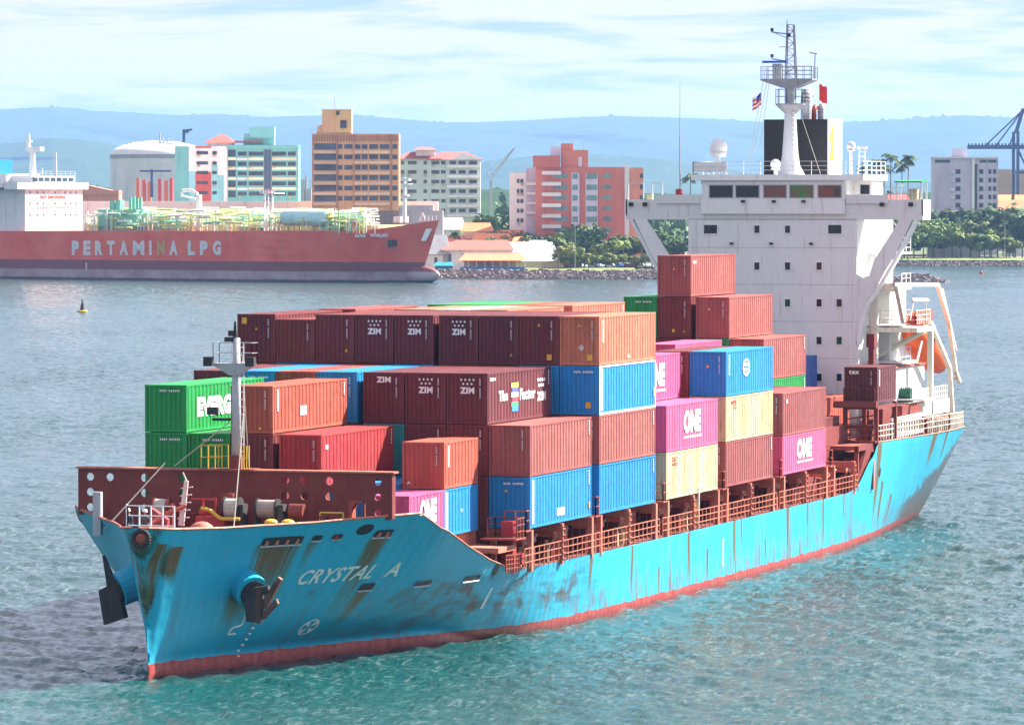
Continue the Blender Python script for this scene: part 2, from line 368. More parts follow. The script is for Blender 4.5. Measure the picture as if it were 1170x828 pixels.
    for (bs, bz, ws, wz, st_) in ((-44.55, -.3, .45, 2.6, 1.0), (-43.4, .0, .38, .9, .9), (-43.0, -.15, .55, .75, 1.25), (-43.9, -2.0, .42, 1.0, 1.2), (-44.3, .6, .5, .6, .6), (-44.1, -3.0, .25, 1.2, .7)):
        dx = t.math('DIVIDE', t.math('ABSOLUTE', t.math('SUBTRACT', X, bs)), ws); dz = t.math('DIVIDE', t.math('ABSOLUTE', t.math('SUBTRACT', zz, bz)), wz)
        m_ = t.ramp(t.math('ADD', t.math('MAXIMUM', dx, dz), t.math('MULTIPLY', t.math('SUBTRACT', gb, .5), 2.2)), 1.1, .35, 0, st_)
        c = t.mix(t.math('MULTIPLY', m_, .75, True), c, (.02, .15, .13, 1)); c = t.mix(t.math('MULTIPLY', t.ramp(m_, .45, .95), .92), c, (.05, .022, .012, 1))
    tot = None
    wob = t.noise(co, 1.5, 4, .6, (3.0, .2, .25)); xo = t.math('ADD', X, t.math('MULTIPLY', t.math('SUBTRACT', wob, .5), .25))
    for (a, b_, zt, zb, st) in RN:
        e = .18*(b_-a)+.05
        g = t.math('MULTIPLY', band(xo, a-e, a+e, b_-e, b_+e), t.ramp(zz, zb, zt-.3, .0, 1.0)); g = t.math('MULTIPLY', g, t.math('LESS_THAN', zz, zt)); g = t.math('MULTIPLY', g, st)
        tot = g if tot is None else t.math('MAXIMUM', tot, g)
    port = t.math('LESS_THAN', Y, .4)
    fib = t.noise(co, 1.0, 4, .6, (7, .5, .18))
    tot = t.math('MULTIPLY', t.math('MULTIPLY', tot, port), t.ramp(fib, .3, .62, .25, 1.0))
    c = t.mix(t.math('MULTIPLY', t.ramp(tot, .03, .5), .75, True), c, (.045, .17, .085, 1))      # greenish stain
    c = t.mix(t.math('MULTIPLY', t.ramp(tot, .22, .62), .9), c, (.14, .058, .014, 1))
    # rust under the rail
    top = t.math('MULTIPLY', t.ramp(t.noise(co, 1.6, 4, .7, (1.5, .5, .6)), .55, .68), t.ramp(t.math('ABSOLUTE', t.math('ADD', zz, 2.35)), 0, .35, 1, 0)); c = t.mix(t.math('MULTIPLY', top, .7), c, (.12, .045, .02, 1))
    # antifouling below a wavy line
    ln = t.math('ADD', zz, t.math('MULTIPLY', t.math('SUBTRACT', t.noise(co, .7, 4), .5), .35))
    edge = t.ramp(X, -46, -5, -5.35, -5.62); red = t.math('LESS_THAN', ln, edge)
    rc = t.mix(t.ramp(fine, .4, .65), (.30, .030, .028, 1), (.42, .085, .07, 1)); rc = t.mix(t.ramp(zz, -6.1, -5.75, .6, 0), rc, (.10, .02, .02, 1))
    c = t.mix(red, c, rc)
    t.l(c, t.b.inputs['Base Color']); t.b.inputs['Roughness'].default_value = .42; t.b.inputs['Specular IOR Level'].default_value = .4
    pn = t.math('ADD', t.math('MULTIPLY', t.noise(co, .45, 3), .25), t.math('MULTIPLY', t.math('SINE', t.math('MULTIPLY', X, 8.4)), .015))
    t.bump(pn, .8, .45)
    return t.m
ship = thing('container_ship', (0, 0, -WL), 'turquoise container ship with rust stains and red waterline, loaded with stacked containers', 'container ship')
hv, hf = hull_grid(); mb = MB(); mb.add(hv, hf); HM = hull_material()
mb2 = MB(); mb2.add([(x, y, z) for x, y, z in hv], hf)
hull = mb.build('hull', HM, ship, smooth=True)
# decks ------------------------------------------------------------
def deck_strip(mb, s0, s1, z, inset=.12, n=24, th=.15):
    S = np.linspace(s0, s1, n); vs = []; 
    for s in S:
        h = max(.02, half(s, z)-inset)
        vs += [(s, -h, z), (s, h, z)]
    mb.add(vs, [(2*i, 2*i+1, 2*i+3, 2*i+2) for i in range(n-1)])
mb = MB(); deck_strip(mb, -44.4, -27.0, .55, n=40); deck_strip(mb, -27, 71.2, -2.45, n=40); deck_strip(mb, 70.6, 106.4, .25, n=20)
mb.quad((-27, -8.0, .55), (-27, 8.0, .55), (-27, 7.4, -2.45), (-27, -7.4, -2.45)); mb.quad((70.9, -10.6, .25), (70.9, 10.6, .25), (70.9, 9.6, -2.45), (70.9, -9.6, -2.45))
mb.build('deck', M['deck'], ship)
# bulwark lip
def lip(s0, s1, n, r=.07):
    for side in (1, -1):
        mb = MB(); S = np.linspace(s0, s1, n); P = [hull_pt(s, sheer(s)+.02, 0, side) for s in S]
        for a, b in zip(P[:-1], P[1:]): mb.cyl(a, b, r, r, 5, False)
        mb.build('bulwark_rail', M['salmon'], ship)
lip(-45.1, -28.9, 70); lip(-28.9, -13.7, 18, .05); lip(71, 106.5, 20, .05)
# openings on the bow: recessed dark ports with a rim, following the plating
def hull_patch(mb, s0, s1, z0, z1, off=.02, nu=14, rnd=1.0, slant=0):
    cs, cz, a, b = (s0+s1)/2, (z0+z1)/2, (s1-s0)/2, (z1-z0)/2; vs = [hull_pt(cs, cz, off)]
    for k in range(nu*4):
        t = 2*math.pi*k/(nu*4); ct, st = math.cos(t), math.sin(t); e = 2/ (2 if rnd >= 1 else 6)
        x = abs(ct)**e*math.copysign(1, ct); y = abs(st)**e*math.copysign(1, st)
        vs.append(hull_pt(cs+a*x+slant*y*b, cz+b*y, off))
    n = nu*4; mb.add(vs, [(0, 1+k, 1+(k+1) % n) for k in range(n)])
OPEN = [(-37.3,-34.95,.42,.86,0), (-34.45,-33.85,.55,.83,0), (-33.3,-32.75,.58,.84,0), (-31.05,-29.95,.55,.95,0), (-29.85,-28.85,-2.4,-2.02,0), (-25.95,-24.4,-2.42,-2.16,0), (-21.1,-19.3,-2.5,-2.2,0), (-32.1,-31.35,.78,1.25,1), (-17.95,-17.35,-2.35,-1.75,1), (-45.3,-44.35,0,0,2), (72.1,72.6,-1.6,-1.0,1)]
for (a, b, z0, z1, k) in OPEN:
    if k == 2: continue
    mb = MB(); hull_patch(mb, a-.07, b+.07, z0-.06, z1+.06, .018, 8, 0 if k == 0 else 1); fr = mb.build('fairlead', HM if k == 0 else M['darkm'], ship)
    mb = MB(); hull_patch(mb, a, b, z0, z1, .03, 8, 0 if k == 0 else 1); mb.build('opening', M['black'], fr)
    if k == 0:
        mb = MB(); A = hull_pt(a, z0-.05, .07); B = hull_pt(b, z0-.05, .07); mb.cyl(A, B, .045); mb.build('sill', M['steel'], fr)
        if b-a > .9 and z0 > 0:
            mb = MB()
            for q in np.linspace(a+.3, b-.3, 4 if b-a > 2 else 2): mb.cyl(hull_pt(q, z0+.02, .04), hull_pt(q, z0+.26, .04), .11, .07)
            mb.build('roller', M['salmon'], fr)
# ring chock in the stem
c = on_p(165.5, 614.5, .25); mb = MB()
n = 20; R = [(c[0]-.55, c[1]+.42*math.cos(2*math.pi*k/n), c[2]+.42*math.sin(2*math.pi*k/n)) for k in range(n+1)]
mb.tube(R, .13, 8); ck = mb.build('bow_chock', M['darkm'], ship, smooth=True)
mb = MB(); mb.sphere((c[0]-.35, c[1], c[2]), .38, 14, 8); mb.build('chock_throat', M['brown'], ck)
# name and marks on the plating
def on_hull(s0, s1, z0, z1, off=.035): return lambda u, v: hull_pt(s0+u*(s1-s0)+.0, z0+(z1-z0)*v, off)
mb = MB()
put_text(mb, 'CRYSTAL', lambda u, v: hull_pt(-34.05+u*4.55-.25*(1-v)*.4+.15*v, -1.86+.80*v+u*.10, .04), .025)
mb.build('ship_name', plain('name_white', (.72, .74, .70), .6), ship); mb = MB()
put_text(mb, 'A', lambda u, v: hull_pt(-28.75+u*.95+.10*v, -1.74+.80*v, .04), .025)
mb.build('ship_name', plain('name_white', (.72, .74, .70), .6), ship)
mb = MB()   # thruster mark: ring with crossed blades
for k in range(24):
    a0, a1 = 2*math.pi*k/24, 2*math.pi*(k+1)/24
    f = lambda r, a: hull_pt(-31.3+.60*r*math.cos(a), -4.3+.44*r*math.sin(a), .04)
    mb.quad(f(.8, a0), f(1, a0), f(1, a1), f(.8, a1))
for k in range(4):
    a = math.pi/4+k*math.pi/2; f = lambda r, d: hull_pt(-31.3+.60*r*math.cos(a+d), -4.3+.44*r*math.sin(a+d), .045)
    mb.quad(f(.1, 0), f(.8, -.35), f(.85, 0), f(.8, .35))
mb.build('thruster_mark', MC['name_white'], ship)
mb = MB()   # bulb mark
P = [(0, 1.0), (0, .35), (-.35, .25), (-.75, .2), (-.98, 0), (-1.0, -.3), (-.2, -.3)]
for (a, b) in zip(P[:-1], P[1:]): mb.cyl(hull_pt(-36.55+a[0]*.75, -4.05+a[1]*.72, .04), hull_pt(-36.55+b[0]*.75, -4.05+b[1]*.72, .04), .045)
mb.build('bulb_mark', MC['name_white'], ship)
mb = MB()
for k in range(7): mb.cyl(hull_pt(-35.7, -3.75-.30*k, .03), hull_pt(-35.5, -3.75-.30*k, .03), .05)
mb.build('draught_mark', MC['name_white'], ship)
for (s, z0, z1) in ((-17.2, -4.3, -3.1), (27.3, -5.0, -3.2)): mb = MB(); mb.add([hull_pt(s, z0, .03), hull_pt(s+.28, z0, .03), hull_pt(s+.28, z1, .03), hull_pt(s, z1, .03)], [(0, 1, 2, 3)]); mb.build('tug_mark', MC['name_white'], ship)
# anchors in bolsters
def anchor(side, c):
    s, p, z = c; mb = MB()
    mb.cyl((s+1.0, p-side*1.1, z+.6), (s-.55, p+side*.55, z-.25), 1.0, .92, 18); mb.sphere((s+1.0, p-side*1.1, z+.6), 1.0, 16, 10)
    bo = mb.build('anchor_bolster', HM, ship, smooth=False)
    mb = MB(); o = Vector((s-.62, p+side*.66, z-.3)); mb.cyl((s-.5, p+side*.52, z-.24), tuple(o), .72, .70, 14); mb.build('hawse_mouth', M['darkm'], bo)
    mb = MB(); o = Vector((s-.75, p+side*.8, z-.35))
    if side > 0:
        mb.prism([(o.y-.35, o.z+.25), (o.y+.35, o.z+.35), (o.y+.45, o.z-.3), (o.y+.30, o.z-1.45), (o.y-.45, o.z-1.35), (o.y-.55, o.z-.3)], 0, o.x-.25, o.x+.15)
        mb.cyl((o.x, o.y-.8, o.z+.1), (o.x, o.y+.75, o.z+.35), .22, .22, 10)
        mb2 = MB(); mb2.prism([(o.y+.35, o.z-.3), (o.y+.55, o.z-.75), (o.y+1.45, o.z+.85), (o.y+1.25, o.z+1.0)], 0, o.x-.1, o.x+.25)
        mb2.prism([(o.y+.25, o.z-1.0), (o.y+.45, o.z-1.25), (o.y+1.25, o.z-.4), (o.y+1.15, o.z-.15)], 0, o.x-.1, o.x+.2)
        mb2.build('anchor_fluke', plain('rusty_iron', (.10, .055, .04), .8, var=.5), bo)
    else:
        mb.prism([(o.y-.75, o.z+.05), (o.y+.2, o.z+.55), (o.y+.75, o.z-1.35), (o.y-.45, o.z-1.75)], 0, o.x-.1, o.x+.4)
        mb.prism([(o.y-.30, o.z+.3), (o.y-.55, o.z+1.9), (o.y-.48, o.z+1.9), (o.y+.15, o.z+.6)], 0, o.x-.05, o.x+.2)
    mb.build('anchor', M['darkm'], bo)
a = None
anchor(1, (-37.4, 3.15, -1.75)); anchor(-1, (-37.4, -3.3, -1.75))
# breakwater bulkhead with round holes ---------------------------------
BZ0, BZ1, BP = .5, 3.97, 8.95
def plate_holes(mb, x, holes, p0, p1, z0, z1, th, r=.25):
    """flat plate at s=x pierced by round holes: cells on a grid, ring round each hole"""
    ps = sorted({h[0] for h in holes}); zs = sorted({h[1] for h in holes}); H = {(h[0], h[1]) for h in holes}
    pe = [p0]+[(a+b)/2 for a, b in zip(ps[:-1], ps[1:])]+[p1]; ze = [z0]+[(a+b)/2 for a, b in zip(zs[:-1], zs[1:])]+[z1]
    for i, p in enumerate(ps):
        for j, z in enumerate(zs):
            a, b, c, d = pe[i], pe[i+1], ze[j], ze[j+1]
            if (p, z) not in H: mb.box(x, x+th, a, b, c, d); continue
            n = 16
            for k in range(n):
                t0, t1 = 2*math.pi*k/n, 2*math.pi*(k+1)/n
                def outp(t):
                    ct, st = math.cos(t), math.sin(t); m_ = 1e9
                    for v, lim in ((ct, (b-p) if ct > 0 else (a-p)), (st, (d-z) if st > 0 else (c-z))):
                        if abs(v) > 1e-9: m_ = min(m_, lim/v)
                    return (p+ct*m_, z+st*m_)
                i0, i1 = (p+r*math.cos(t0), z+r*math.sin(t0)), (p+r*math.cos(t1), z+r*math.sin(t1)); o0, o1 = outp(t0), outp(t1)
                corner = None
                for cx in (a, b):
                    for cz_ in (c, d):
                        tt = math.atan2(cz_-z, cx-p) % (2*math.pi)
                        if t0+1e-6 < tt < t1-1e-6: corner = (cx, cz_)
                poly = [i0, o0]+([corner] if corner else [])+[o1, i1]
                mb.prism(poly, 0, x, x+th)
colsL = [-8.25, -7.1, -5.1, -2.9, -.7, 1.2, 3.0, 4.1, 5.5]
rowsL = [1.87, 2.7, 3.52]
HO = [(p, z) for p in colsL for z in rowsL if not p in (-.7, 1.2) and not (p == -7.1 and z < 3) and not (p == 5.5 and z < 2)]
mb = MB(); plate_holes(mb, -31.0, HO, -BP, 6.5, 1.45, BZ1, .10, .22); mb.prism([(-8.0, 1.447), (-7.4, .9), (-6.6, .55), (6.5, .75), (6.5, 1.447)], 0, -31.0, -30.9)
bw = mb.build('breakwater', M['oxide'], ship)
mb = MB(); plate_holes(mb, -31.0, [(8.25, 1.87), (8.25, 2.7), (8.25, 3.5)], 7.55, BP, 1.5, BZ1, .10, .19); mb.box(-31.0, -30.9, 6.5, 7.55, 2.55, BZ1)
mb.box(-31.06, -30.5, BP-.02, BP+.12, 1.55, BZ1); mb.build('breakwater_panel', M['oxide'], bw)
mb = MB(); mb.box(-31.15, -30.35, -BP-.1, BP+.25, BZ1+.003, BZ1+.09); mb.build('top_flange', M['salmon'], bw)
mb = MB()
for p in np.arange(-8, 9, 2.2): mb.prism([(-30.88, BZ0), (-29.4, BZ0), (-30.6, BZ1-.3), (-30.88, BZ1-.3)], 1, p-.05, p+.05)
mb.build('stiffener', M['oxide'], bw)
mb = MB(); mb.prism([(6.5, .8), (6.72, .8), (6.72, 2.0), (6.9, 2.35), (7.55, 2.45), (7.55, 2.56), (6.5, 2.56)], 0, -30.85, -30.2); mb.build('opening_frame', M['orange'], bw)
mb = MB(); mb.box(-31.12, -31.06, 3.85, 4.15, 3.35, 3.75); mb.build('sign', M['red'], bw)
# bow deck gear ------------------------------------------------------
DZ = .55
def gear(name, build, mat, smooth=False):
    mb = MB(); build(mb); return mb.build(name, mat, ship, smooth=smooth)
mb = MB(); mb.rail([(-39.2, -2.85, DZ), (-40.2, -2.4, DZ), (-40.2, .2, DZ)], 2.05, 4, .045, .65); mb.build('bow_railing', white, ship)
mb = MB(); mb.box(-34.2, -33.9, -6.8, -6.35, DZ, 2.9); mb.build('bow_post', M['steel'], ship)
def winch(c, mat, r=.85, w=1.6, drummat=None):
    s, p, z = c; mb = MB(); mb.box(s-.6, s+.6, p-w*.62, p+w*.95, z, z+.25); mb.box(s-.35, s+.35, p-w*.6, p-w*.5, z, z+1.6)
    for q in (-w*.5, w*.5): mb.cyl((s, p+q-.05, z+1.55), (s, p+q+.05, z+1.55), r, r, 18)
    mb.box(s-.4, s+.4, p+w*.6, p+w*.9, z+.2, z+1.8)
    o = mb.build('mooring_winch', mat, ship)
    mb = MB(); mb.cyl((s, p-w*.46, z+1.55), (s, p+w*.46, z+1.55), r*.82, r*.82, 16)
    for k in range(9): q = p-w*.42+w*.84*k/8; mb.cyl((s, q-.05, z+1.55), (s, q+.05, z+1.55), r*.88, r*.88, 16)
    mb.build('rope_drum', drummat or rope, o)
    return o
winch((-34.0, -2.9, DZ), M['oxide'], .55, .8, rope); winch((-33.0, 2.75, DZ), M['darkm'], .55, 1.1, plain('pale_rope', (.36, .30, .27), .9)); winch((-33.4, .9, DZ), M['darkm'], .62, .8)
mb = MB(); mb.cyl((-33.0, 4.0, 2.0), (-33.0, 4.8, 2.0), .40, .40, 16); mb.build('warping_drum', M['oxide'], ship)
mb = MB(); a_, b_ = on_s(207, 600, -35), on_s(213, 549, -35); mb.cyl(a_, b_, .17, .12); mb.cyl(b_, (b_[0], b_[1]-.2, b_[2]+.45), .05, .03)
for k in range(5):
    f = .15+.17*k; q = [a_[i]+(b_[i]-a_[i])*f for i in range(3)]; mb.cyl((q[0], q[1]-.25, q[2]), (q[0], q[1]+.4, q[2]+.08), .035)
mb.build('gangway_post', plain('pinkish_white_paint', (.75, .58, .55), .6), ship)
for q in (3.5, 4.45):
    mb = MB(); mb.cyl((-34.6, q, DZ), (-34.6, q, 1.45), .24, .24, 12); mb.sphere((-34.6, q, 1.5), .36, 12, 7, .5); mb.build('ventilator', M['yellow'], ship)
for q in (-2.2, -1.5, 5.9, 6.5):
    mb = MB(); mb.cyl((-33.0, q, DZ), (-33.0, q, DZ+1.15), .22, .22, 12); mb.cyl((-33.0, q, DZ+1.15), (-33.0, q, DZ+1.25), .28, .28, 12); mb.build('bollard', M['oxide'], ship)
mb = MB(); mb.sphere((-37.5, .7, 1.0), .75, 14, 8, .9); mb.build('windlass_drum', M['salmon'], ship, smooth=True)
gear('deck_cabinet', lambda b: b.box(-32.6, -32.0, -.1, .6, DZ+.6, DZ+2.3), M['oxide'])
gear('deck_rail', lambda b: b.tube([(-34.2, -.6, 2.15), (-34.2, -.1, 2.05), (-34.2, .5, 1.6), (-34.2, 1.6, 1.6)], .10), M['yellow'])
gear('hatch_rail', lambda b: b.tube([(-32.2, 5.4, DZ), (-32.2, 5.4, DZ+1.35), (-32.2, 6.7, DZ+1.35), (-32.2, 6.7, DZ)], .05), M['yellow'])
gear('mooring_reel', lambda b: b.cyl((-32.4, -4.4, DZ+1.1), (-32.4, -3.6, DZ+1.1), .5, .5, 18), M['oxide'])
gear('chain_cover', lambda b: b.prism([(-3.2, DZ), (-2.0, DZ), (-2.0, 1.6), (-2.9, 2.2)], 0, -35.6, -35.2), M['red'])
gear('anchor_chain', lambda b: b.tube([(-35, -1.2, 2.3), (-36, -2.0, 1.9), (-37, -2.6, 1.3), (-38, -2.8, .9)], .13), M['orange'])
gear('pump_set', lambda b: [b.box(-34.0, -33.2, -1.0, .6, DZ, 1.7), b.cyl((-33.9, -.8, 1.9), (-33.9, .2, 1.9), .16), b.cyl((-33.9, -.6, 1.7), (-33.9, -.6, 2.6), .07), b.cyl((-33.9, .1, 1.7), (-33.9, .1, 2.7), .06), b.cyl((-33.9, -1.3, 2.6), (-33.9, 0, 2.6), .05)], M['red'])
# foremast
mb = MB(); mx_, mp_ = -30.6, .06
mb.cyl((mx_, mp_, 3.9), (mx_, mp_, 11.1), .27, .21, 20); fm = mb.build('foremast', M['steel'], ship, smooth=True)
mb = MB(); mb.cyl((mx_, mp_, BZ0), (mx_, mp_, 4.8), .42, .36, 20); mb.build('mast_base', M['oxide'], fm)
mb = MB(); mb.prism([(-1.15, 9.75), (1.1, 9.75), (1.1, 9.66), (.22, 9.1), (-.22, 9.1), (-1.15, 9.62)], 0, mx_-.3, mx_+.3); mb.build('platform', M['steel'], fm)
mb = MB(); mb.rail([(mx_-.45, -1.1, 9.75), (mx_-.45, 1.1, 9.75), (mx_+.5, 1.1, 9.75), (mx_+.5, -1.1, 9.75), (mx_-.45, -1.1, 9.75)], 1.1, 2, .022, 1.2); mb.build('platform_rail', M['steel'], fm)
mb = MB()
for q in (-1.25, 1.15): mb.box(mx_-.9, mx_-.55, q-.25, q+.25, 9.6, 10.1)
mb.box(mx_-.9, mx_-.5, -1.3, -.75, 7.0, 7.4); mb.box(mx_-.35, mx_, -1.2, -.25, 6.65, 6.8)
mb.build('floodlight', M['darkm'], fm)
mb = MB(); mb.box(mx_-.2, mx_+.2, -.55, .1, 10.9, 11.15); mb.cyl((mx_, .0, 11.1), (mx_, .0, 12.0), .13, .05); mb.box(mx_-.15, mx_+.15, -.35, -.05, 11.2, 11.5); mb.build('mast_light', M['darkm'], fm)
mb = MB(); mb.cyl((mx_-.1, .52, 4.3), (mx_-.1, .52, 10.8), .03)
for k in range(16): mb.cyl((mx_-.1, .3, 4.6+.4*k), (mx_-.1, .55, 4.6+.4*k), .03); 
mb.build('ladder', whitem, fm)
mb = MB(); mb.rail([(-31.3, -1.7, 4.08), (-31.3, -.5, 4.08)], 1.25, 2, .03, .4); mb.rail([(-31.3, .6, 4.08), (-31.3, 1.05, 4.08)], 1.25, 2, .03, .15)
mb.rail([(-30.1, -1.7, 4.08), (-30.1, -.6, 4.08)], 1.25, 2, .03, .6); mb.build('mast_foot_rail', M['yellow'], fm)
mb = MB(); mb.box(-31.5, -29.9, -1.85, 1.2, 4.065, 4.09); mb.build('mast_foot_platform', M['oxide'], fm)
mb = MB(); mb.cyl((mx_, .5, 7.3), (-35.2, 1.6, .9), .035, .035, 5); mb.cyl((-32, -3.5, 4.4), (-35.5, -5.6, 1.0), .035, .035, 5); mb.cyl((mx_, -.3, 6.6), (-31.4, -3.2, 4.2), .03, .03, 5); mb.cyl((mx_, .4, 10.2), (mx_+.2, .7, 4.2), .025, .025, 5)
mb.build('stay_wire', rope, fm)
# ------------------------------------------------------------------ cargo deck structure
BAY = {1: -27.8, 2: -13.84, 3: 0.0, 4: 14.71, 5: 28.92, 6: 43.74, 7: 57.95, 8: 71.4}
LEN = 12.19
def prow(e): return e*2.5+(.3 if e > 5 else 0)-11.37     # port edge of row e
for b in range(1, 8):
    s0, s1 = BAY[b], BAY[b]+LEN
    w = 8.9 if b > 1 else 7.6
    mb = MB(); mb.box(s0+.1, s1-.1, -w, w, -.62, -.03); 
    hc = mb.build('hatch_cover', M['deck'], ship)
    mb = MB(); mb.box(s0-.6, s1+.6, -w+.5, w-.4, -2.45, -.63)
    for q in np.arange(s0, s1, 1.5): mb.box(q, q+.09, w-.4, w-.05, -2.45, -.63)
    mb.build('hatch_coaming', M['oxide'], ship)
def one(name, mat, *boxes):
    mb = MB()
    for q in boxes: mb.box(*q)
    return mb.build(name, mat, ship)
for b in range(2, 8):
    s0, s1 = BAY[b], BAY[b]+LEN
    for side in (1, -1):
        for s in (s0+.1, s1-.1, (s0+s1)/2):
            bx = [(s-.17, s+.17, side*11.25, side*11.55, -2.4, -.06), (s-.12, s+.12, side*8.9, side*11.25, -.55, -.10)]
            o = one('container_post', M['salmon'], *bx)
            if abs(s-(s0+s1)/2) < 1 and side > 0:
                mb = MB()
                for k in range(6): mb.box(s-.24, s+.24, 11.56, 11.62, -2.1+.34*k, -2.04+.34*k)
                mb.cyl((s-.22, 11.6, -2.15), (s-.22, 11.6, -.2), .025); mb.cyl((s+.22, 11.6, -2.15), (s+.22, 11.6, -.2), .025); mb.build('step_ladder', M['salmon'], o)
        for s in (s0+.1, s1-.1): one('inner_post', M['salmon'], (s-.17, s+.17, side*9.1, side*9.4, -2.4, -.06))
random.seed(3)
for b in range(2, 8):
    s0 = BAY[b]
    for k in (0, 1):
        c = s0+2.3+k*6.1; one('lashing_beam', M['salmon'], (c-1.1, c+1.5, 10.5, 10.62, -1.0, -.62), (c-1.0, c-.8, 9.4, 10.49, -.95, -.7), (c+1.2, c+1.4, 9.4, 10.49, -.95, -.7))
        for q in (-.2, 1.3):
            mb = MB(); mb.cyl((c+q, 9.5, -2.4), (c+q-.9, 11.0, -.5), .05); mb.build('lashing_rod', M['steel'], ship)
        for q in (-1.0, -.3, .9, 2.0):
            x = c+q+random.uniform(-.15, .15); h_ = random.uniform(-1.7, -1.1)
            mb = MB(); mb.box(x-.10, x+.10, 10.0, 10.25, -2.4, h_); mb.cyl((x, 10.1, h_), (x, 10.1, h_+.25), .16, .12); mb.build('air_pipe', random.choice([M['salmon'], M['oxide'], M['brown'], M['cream']]), ship)
for b in range(2, 8):   # handrails along the side passage
    mb = MB(); s0 = BAY[b]-1.2; s1 = BAY[b]+LEN+.6
    if b == 7: s1 = 65.2
    if b == 2: s0 = -15.2
    mb.rail([(s0, 11.52, -2.2), (s1, 11.52, -2.2)], 1.15, 3, .04, .95); mb.build('side_rail', M['salmon'], ship)
for b in range(2, 8):   # lashing cages between the bays
    mb = MB(); s = BAY[b]-.95
    mb.rail([(s+.1, 10.2, -.05), (s+.1, 11.45, -.05), (s+.75, 11.45, -.05)], 1.1, 2, .04, .5); mb.box(s, s+.85, 9.6, 11.5, -.13, -.05)
    mb.build('lashing_platform', M['brown'], ship)
mb = MB()
s = 22.0; mb.tube([(s, 11.45, -2.3), (s, 11.5, .0), (s+.25, 11.5, .35), (s+1.3, 11.5, .45)], .08, 8); mb.build('davit', whitem, ship)
mb = MB(); mb.rail([(s-.6, 11.4, -2.2), (s+.3, 11.4, -2.2)], 1.6, 4, .05, .3); mb.build('pilot_gate', M['yellow'], ship)
# forward end clutter at the break of the deck
mb = MB(); mb.rail([(-16.0, 9.6, -.4), (-14.6, 9.6, -.4), (-14.6, 11.4, -.4), (-16.2, 11.4, -.4)], 1.1, 3, .04, .6); mb.box(-16.4, -14.5, 9.3, 11.4, -.5, -.4)
mb.rail([(-17.0, 11.0, -2.3), (-15.5, 11.3, -2.3)], 1.0, 4, .05, .3); mb.build('ladder_platform', M['brown'], ship)
mb = MB(); mb.box(-15.4, -14.7, 10.2, 10.9, -2.4, .5); mb.cyl((-15.0, 11.2, -1.6), (-15.0, 11.4, -1.6), .35, .35, 12); mb.build('hose_box', M['red'], ship)
mb = MB(); mb.box(-18.4, -15.2, 8.8, 11.0, -1.1, -.8); mb.box(-20, -15.0, 8.2, 8.6, -2.4, .0); mb.build('cross_beam', M['salmon'], ship)
# break of the poop: bracket and stand
mb = MB(); mb.prism([(65.2, -2.4), (69.2, -.2), (71.0, .9), (66.0, .9), (66.0, .55), (68.4, .5), (66.6, -.9), (64.6, -2.0)], 1, 11.1, 11.35); mb.build('deck_bracket', M['oxide'], ship)
mb = MB()
mb.box(71.35, 71.65, 8.9, 9.2, .25, 3.7); mb.box(71.35, 71.65, 11.2, 11.5, .25, 3.7); mb.box(77.3, 77.6, 8.9, 9.2, .25, 3.7); mb.box(77.3, 77.6, 11.2, 11.5, .25, 3.7)
for z in (3.3, 1.9): mb.box(71.3, 77.6, 11.25, 11.45, z, z+.25) if z > 3 else None; mb.box(71.38, 71.6, 9.0, 11.4, z, z+.25)
for z in (.7, 1.2, 2.6): mb.cyl((71.3, 9.2, z), (71.3, 11.3, z+.3), .05)
mb.prism([(71.2, 3.4), (71.2, 3.9), (70.9, 3.9), (70.7, 3.5)], 1, 8.3, 11.5)
mb.box(70.6, 71.2, 8.3, 11.5, .9, 1.05); mb.rail([(70.7, 8.4, 1.05), (70.7, 11.4, 1.05)], 1.2, 3, .05, .6); mb.rail([(71.2, 9.0, 3.75), (71.2, 11.3, 3.75)], 1.1, 2, .05, 1.1)
mb.build('container_stand', M['oxide'], ship)
mb = MB(); mb.box(71.3, 79.5, -11, 8.6, .26, .95); mb.box(58.2, 71.0, 8.95, 9.3, -2.4, 2.2); mb.build('cargo_platform', M['oxide'], ship)
mb = MB(); mb.box(66, 70.8, 8.8, 11.2, .60, .9)
for q in (66.5, 68.3, 70): mb.box(q, q+.25, 10.9, 11.2, -2.4, .62)
mb.build('side_walkway', M['brown'], ship)
# ------------------------------------------------------------------ accommodation block
FS = 85.0
def windows(parent, name, mat, rects, s, th=.05, depthdir=-1):
    """dark panes set behind a proud frame on a face at s"""
    for (p0, p1, z0, z1) in rects:
        mb = MB(); f = .07
        for (a, b, c, d) in ((p0-f, p0, z0-f, z1+f), (p1, p1+f, z0-f, z1+f), (p0, p1, z0-f, z0), (p0, p1, z1, z1+f)): mb.box(s-.06, s-.003, a, b, c, d)
        w = mb.build(name, white, parent)
        mb = MB(); mb.box(s-.03, s-.004, p0, p1, z0, z1); mb.build('pane', mat if not isinstance(mat, dict) else mat, w)
mb = MB(); mb.box(FS, 97, -6.5, 6.65, .25, 17.02); tower = mb.build('accommodation_tower', white, ship)
mb = MB()
for k in range(6): z = .95+2.78*k; mb.box(FS-.012, FS, -6.5, 6.65, z+.0, z+.035)
mb.build('deck_seam', M['steel'], tower)
for p_ in (-5.9, 6.2):
    mb = MB(); mb.cyl((FS-.06, p_, 6), (FS-.06, p_, 16.9), .045)
    mb.build('drain_pipe', white, tower)
for k in range(3): mb = MB(); mb.box(FS-.22, FS-.02, -3.2+3.1*k, -2.95+3.1*k, 15.1, 15.25); mb.build('wall_lamp', M['darkm'], tower)
rects = []
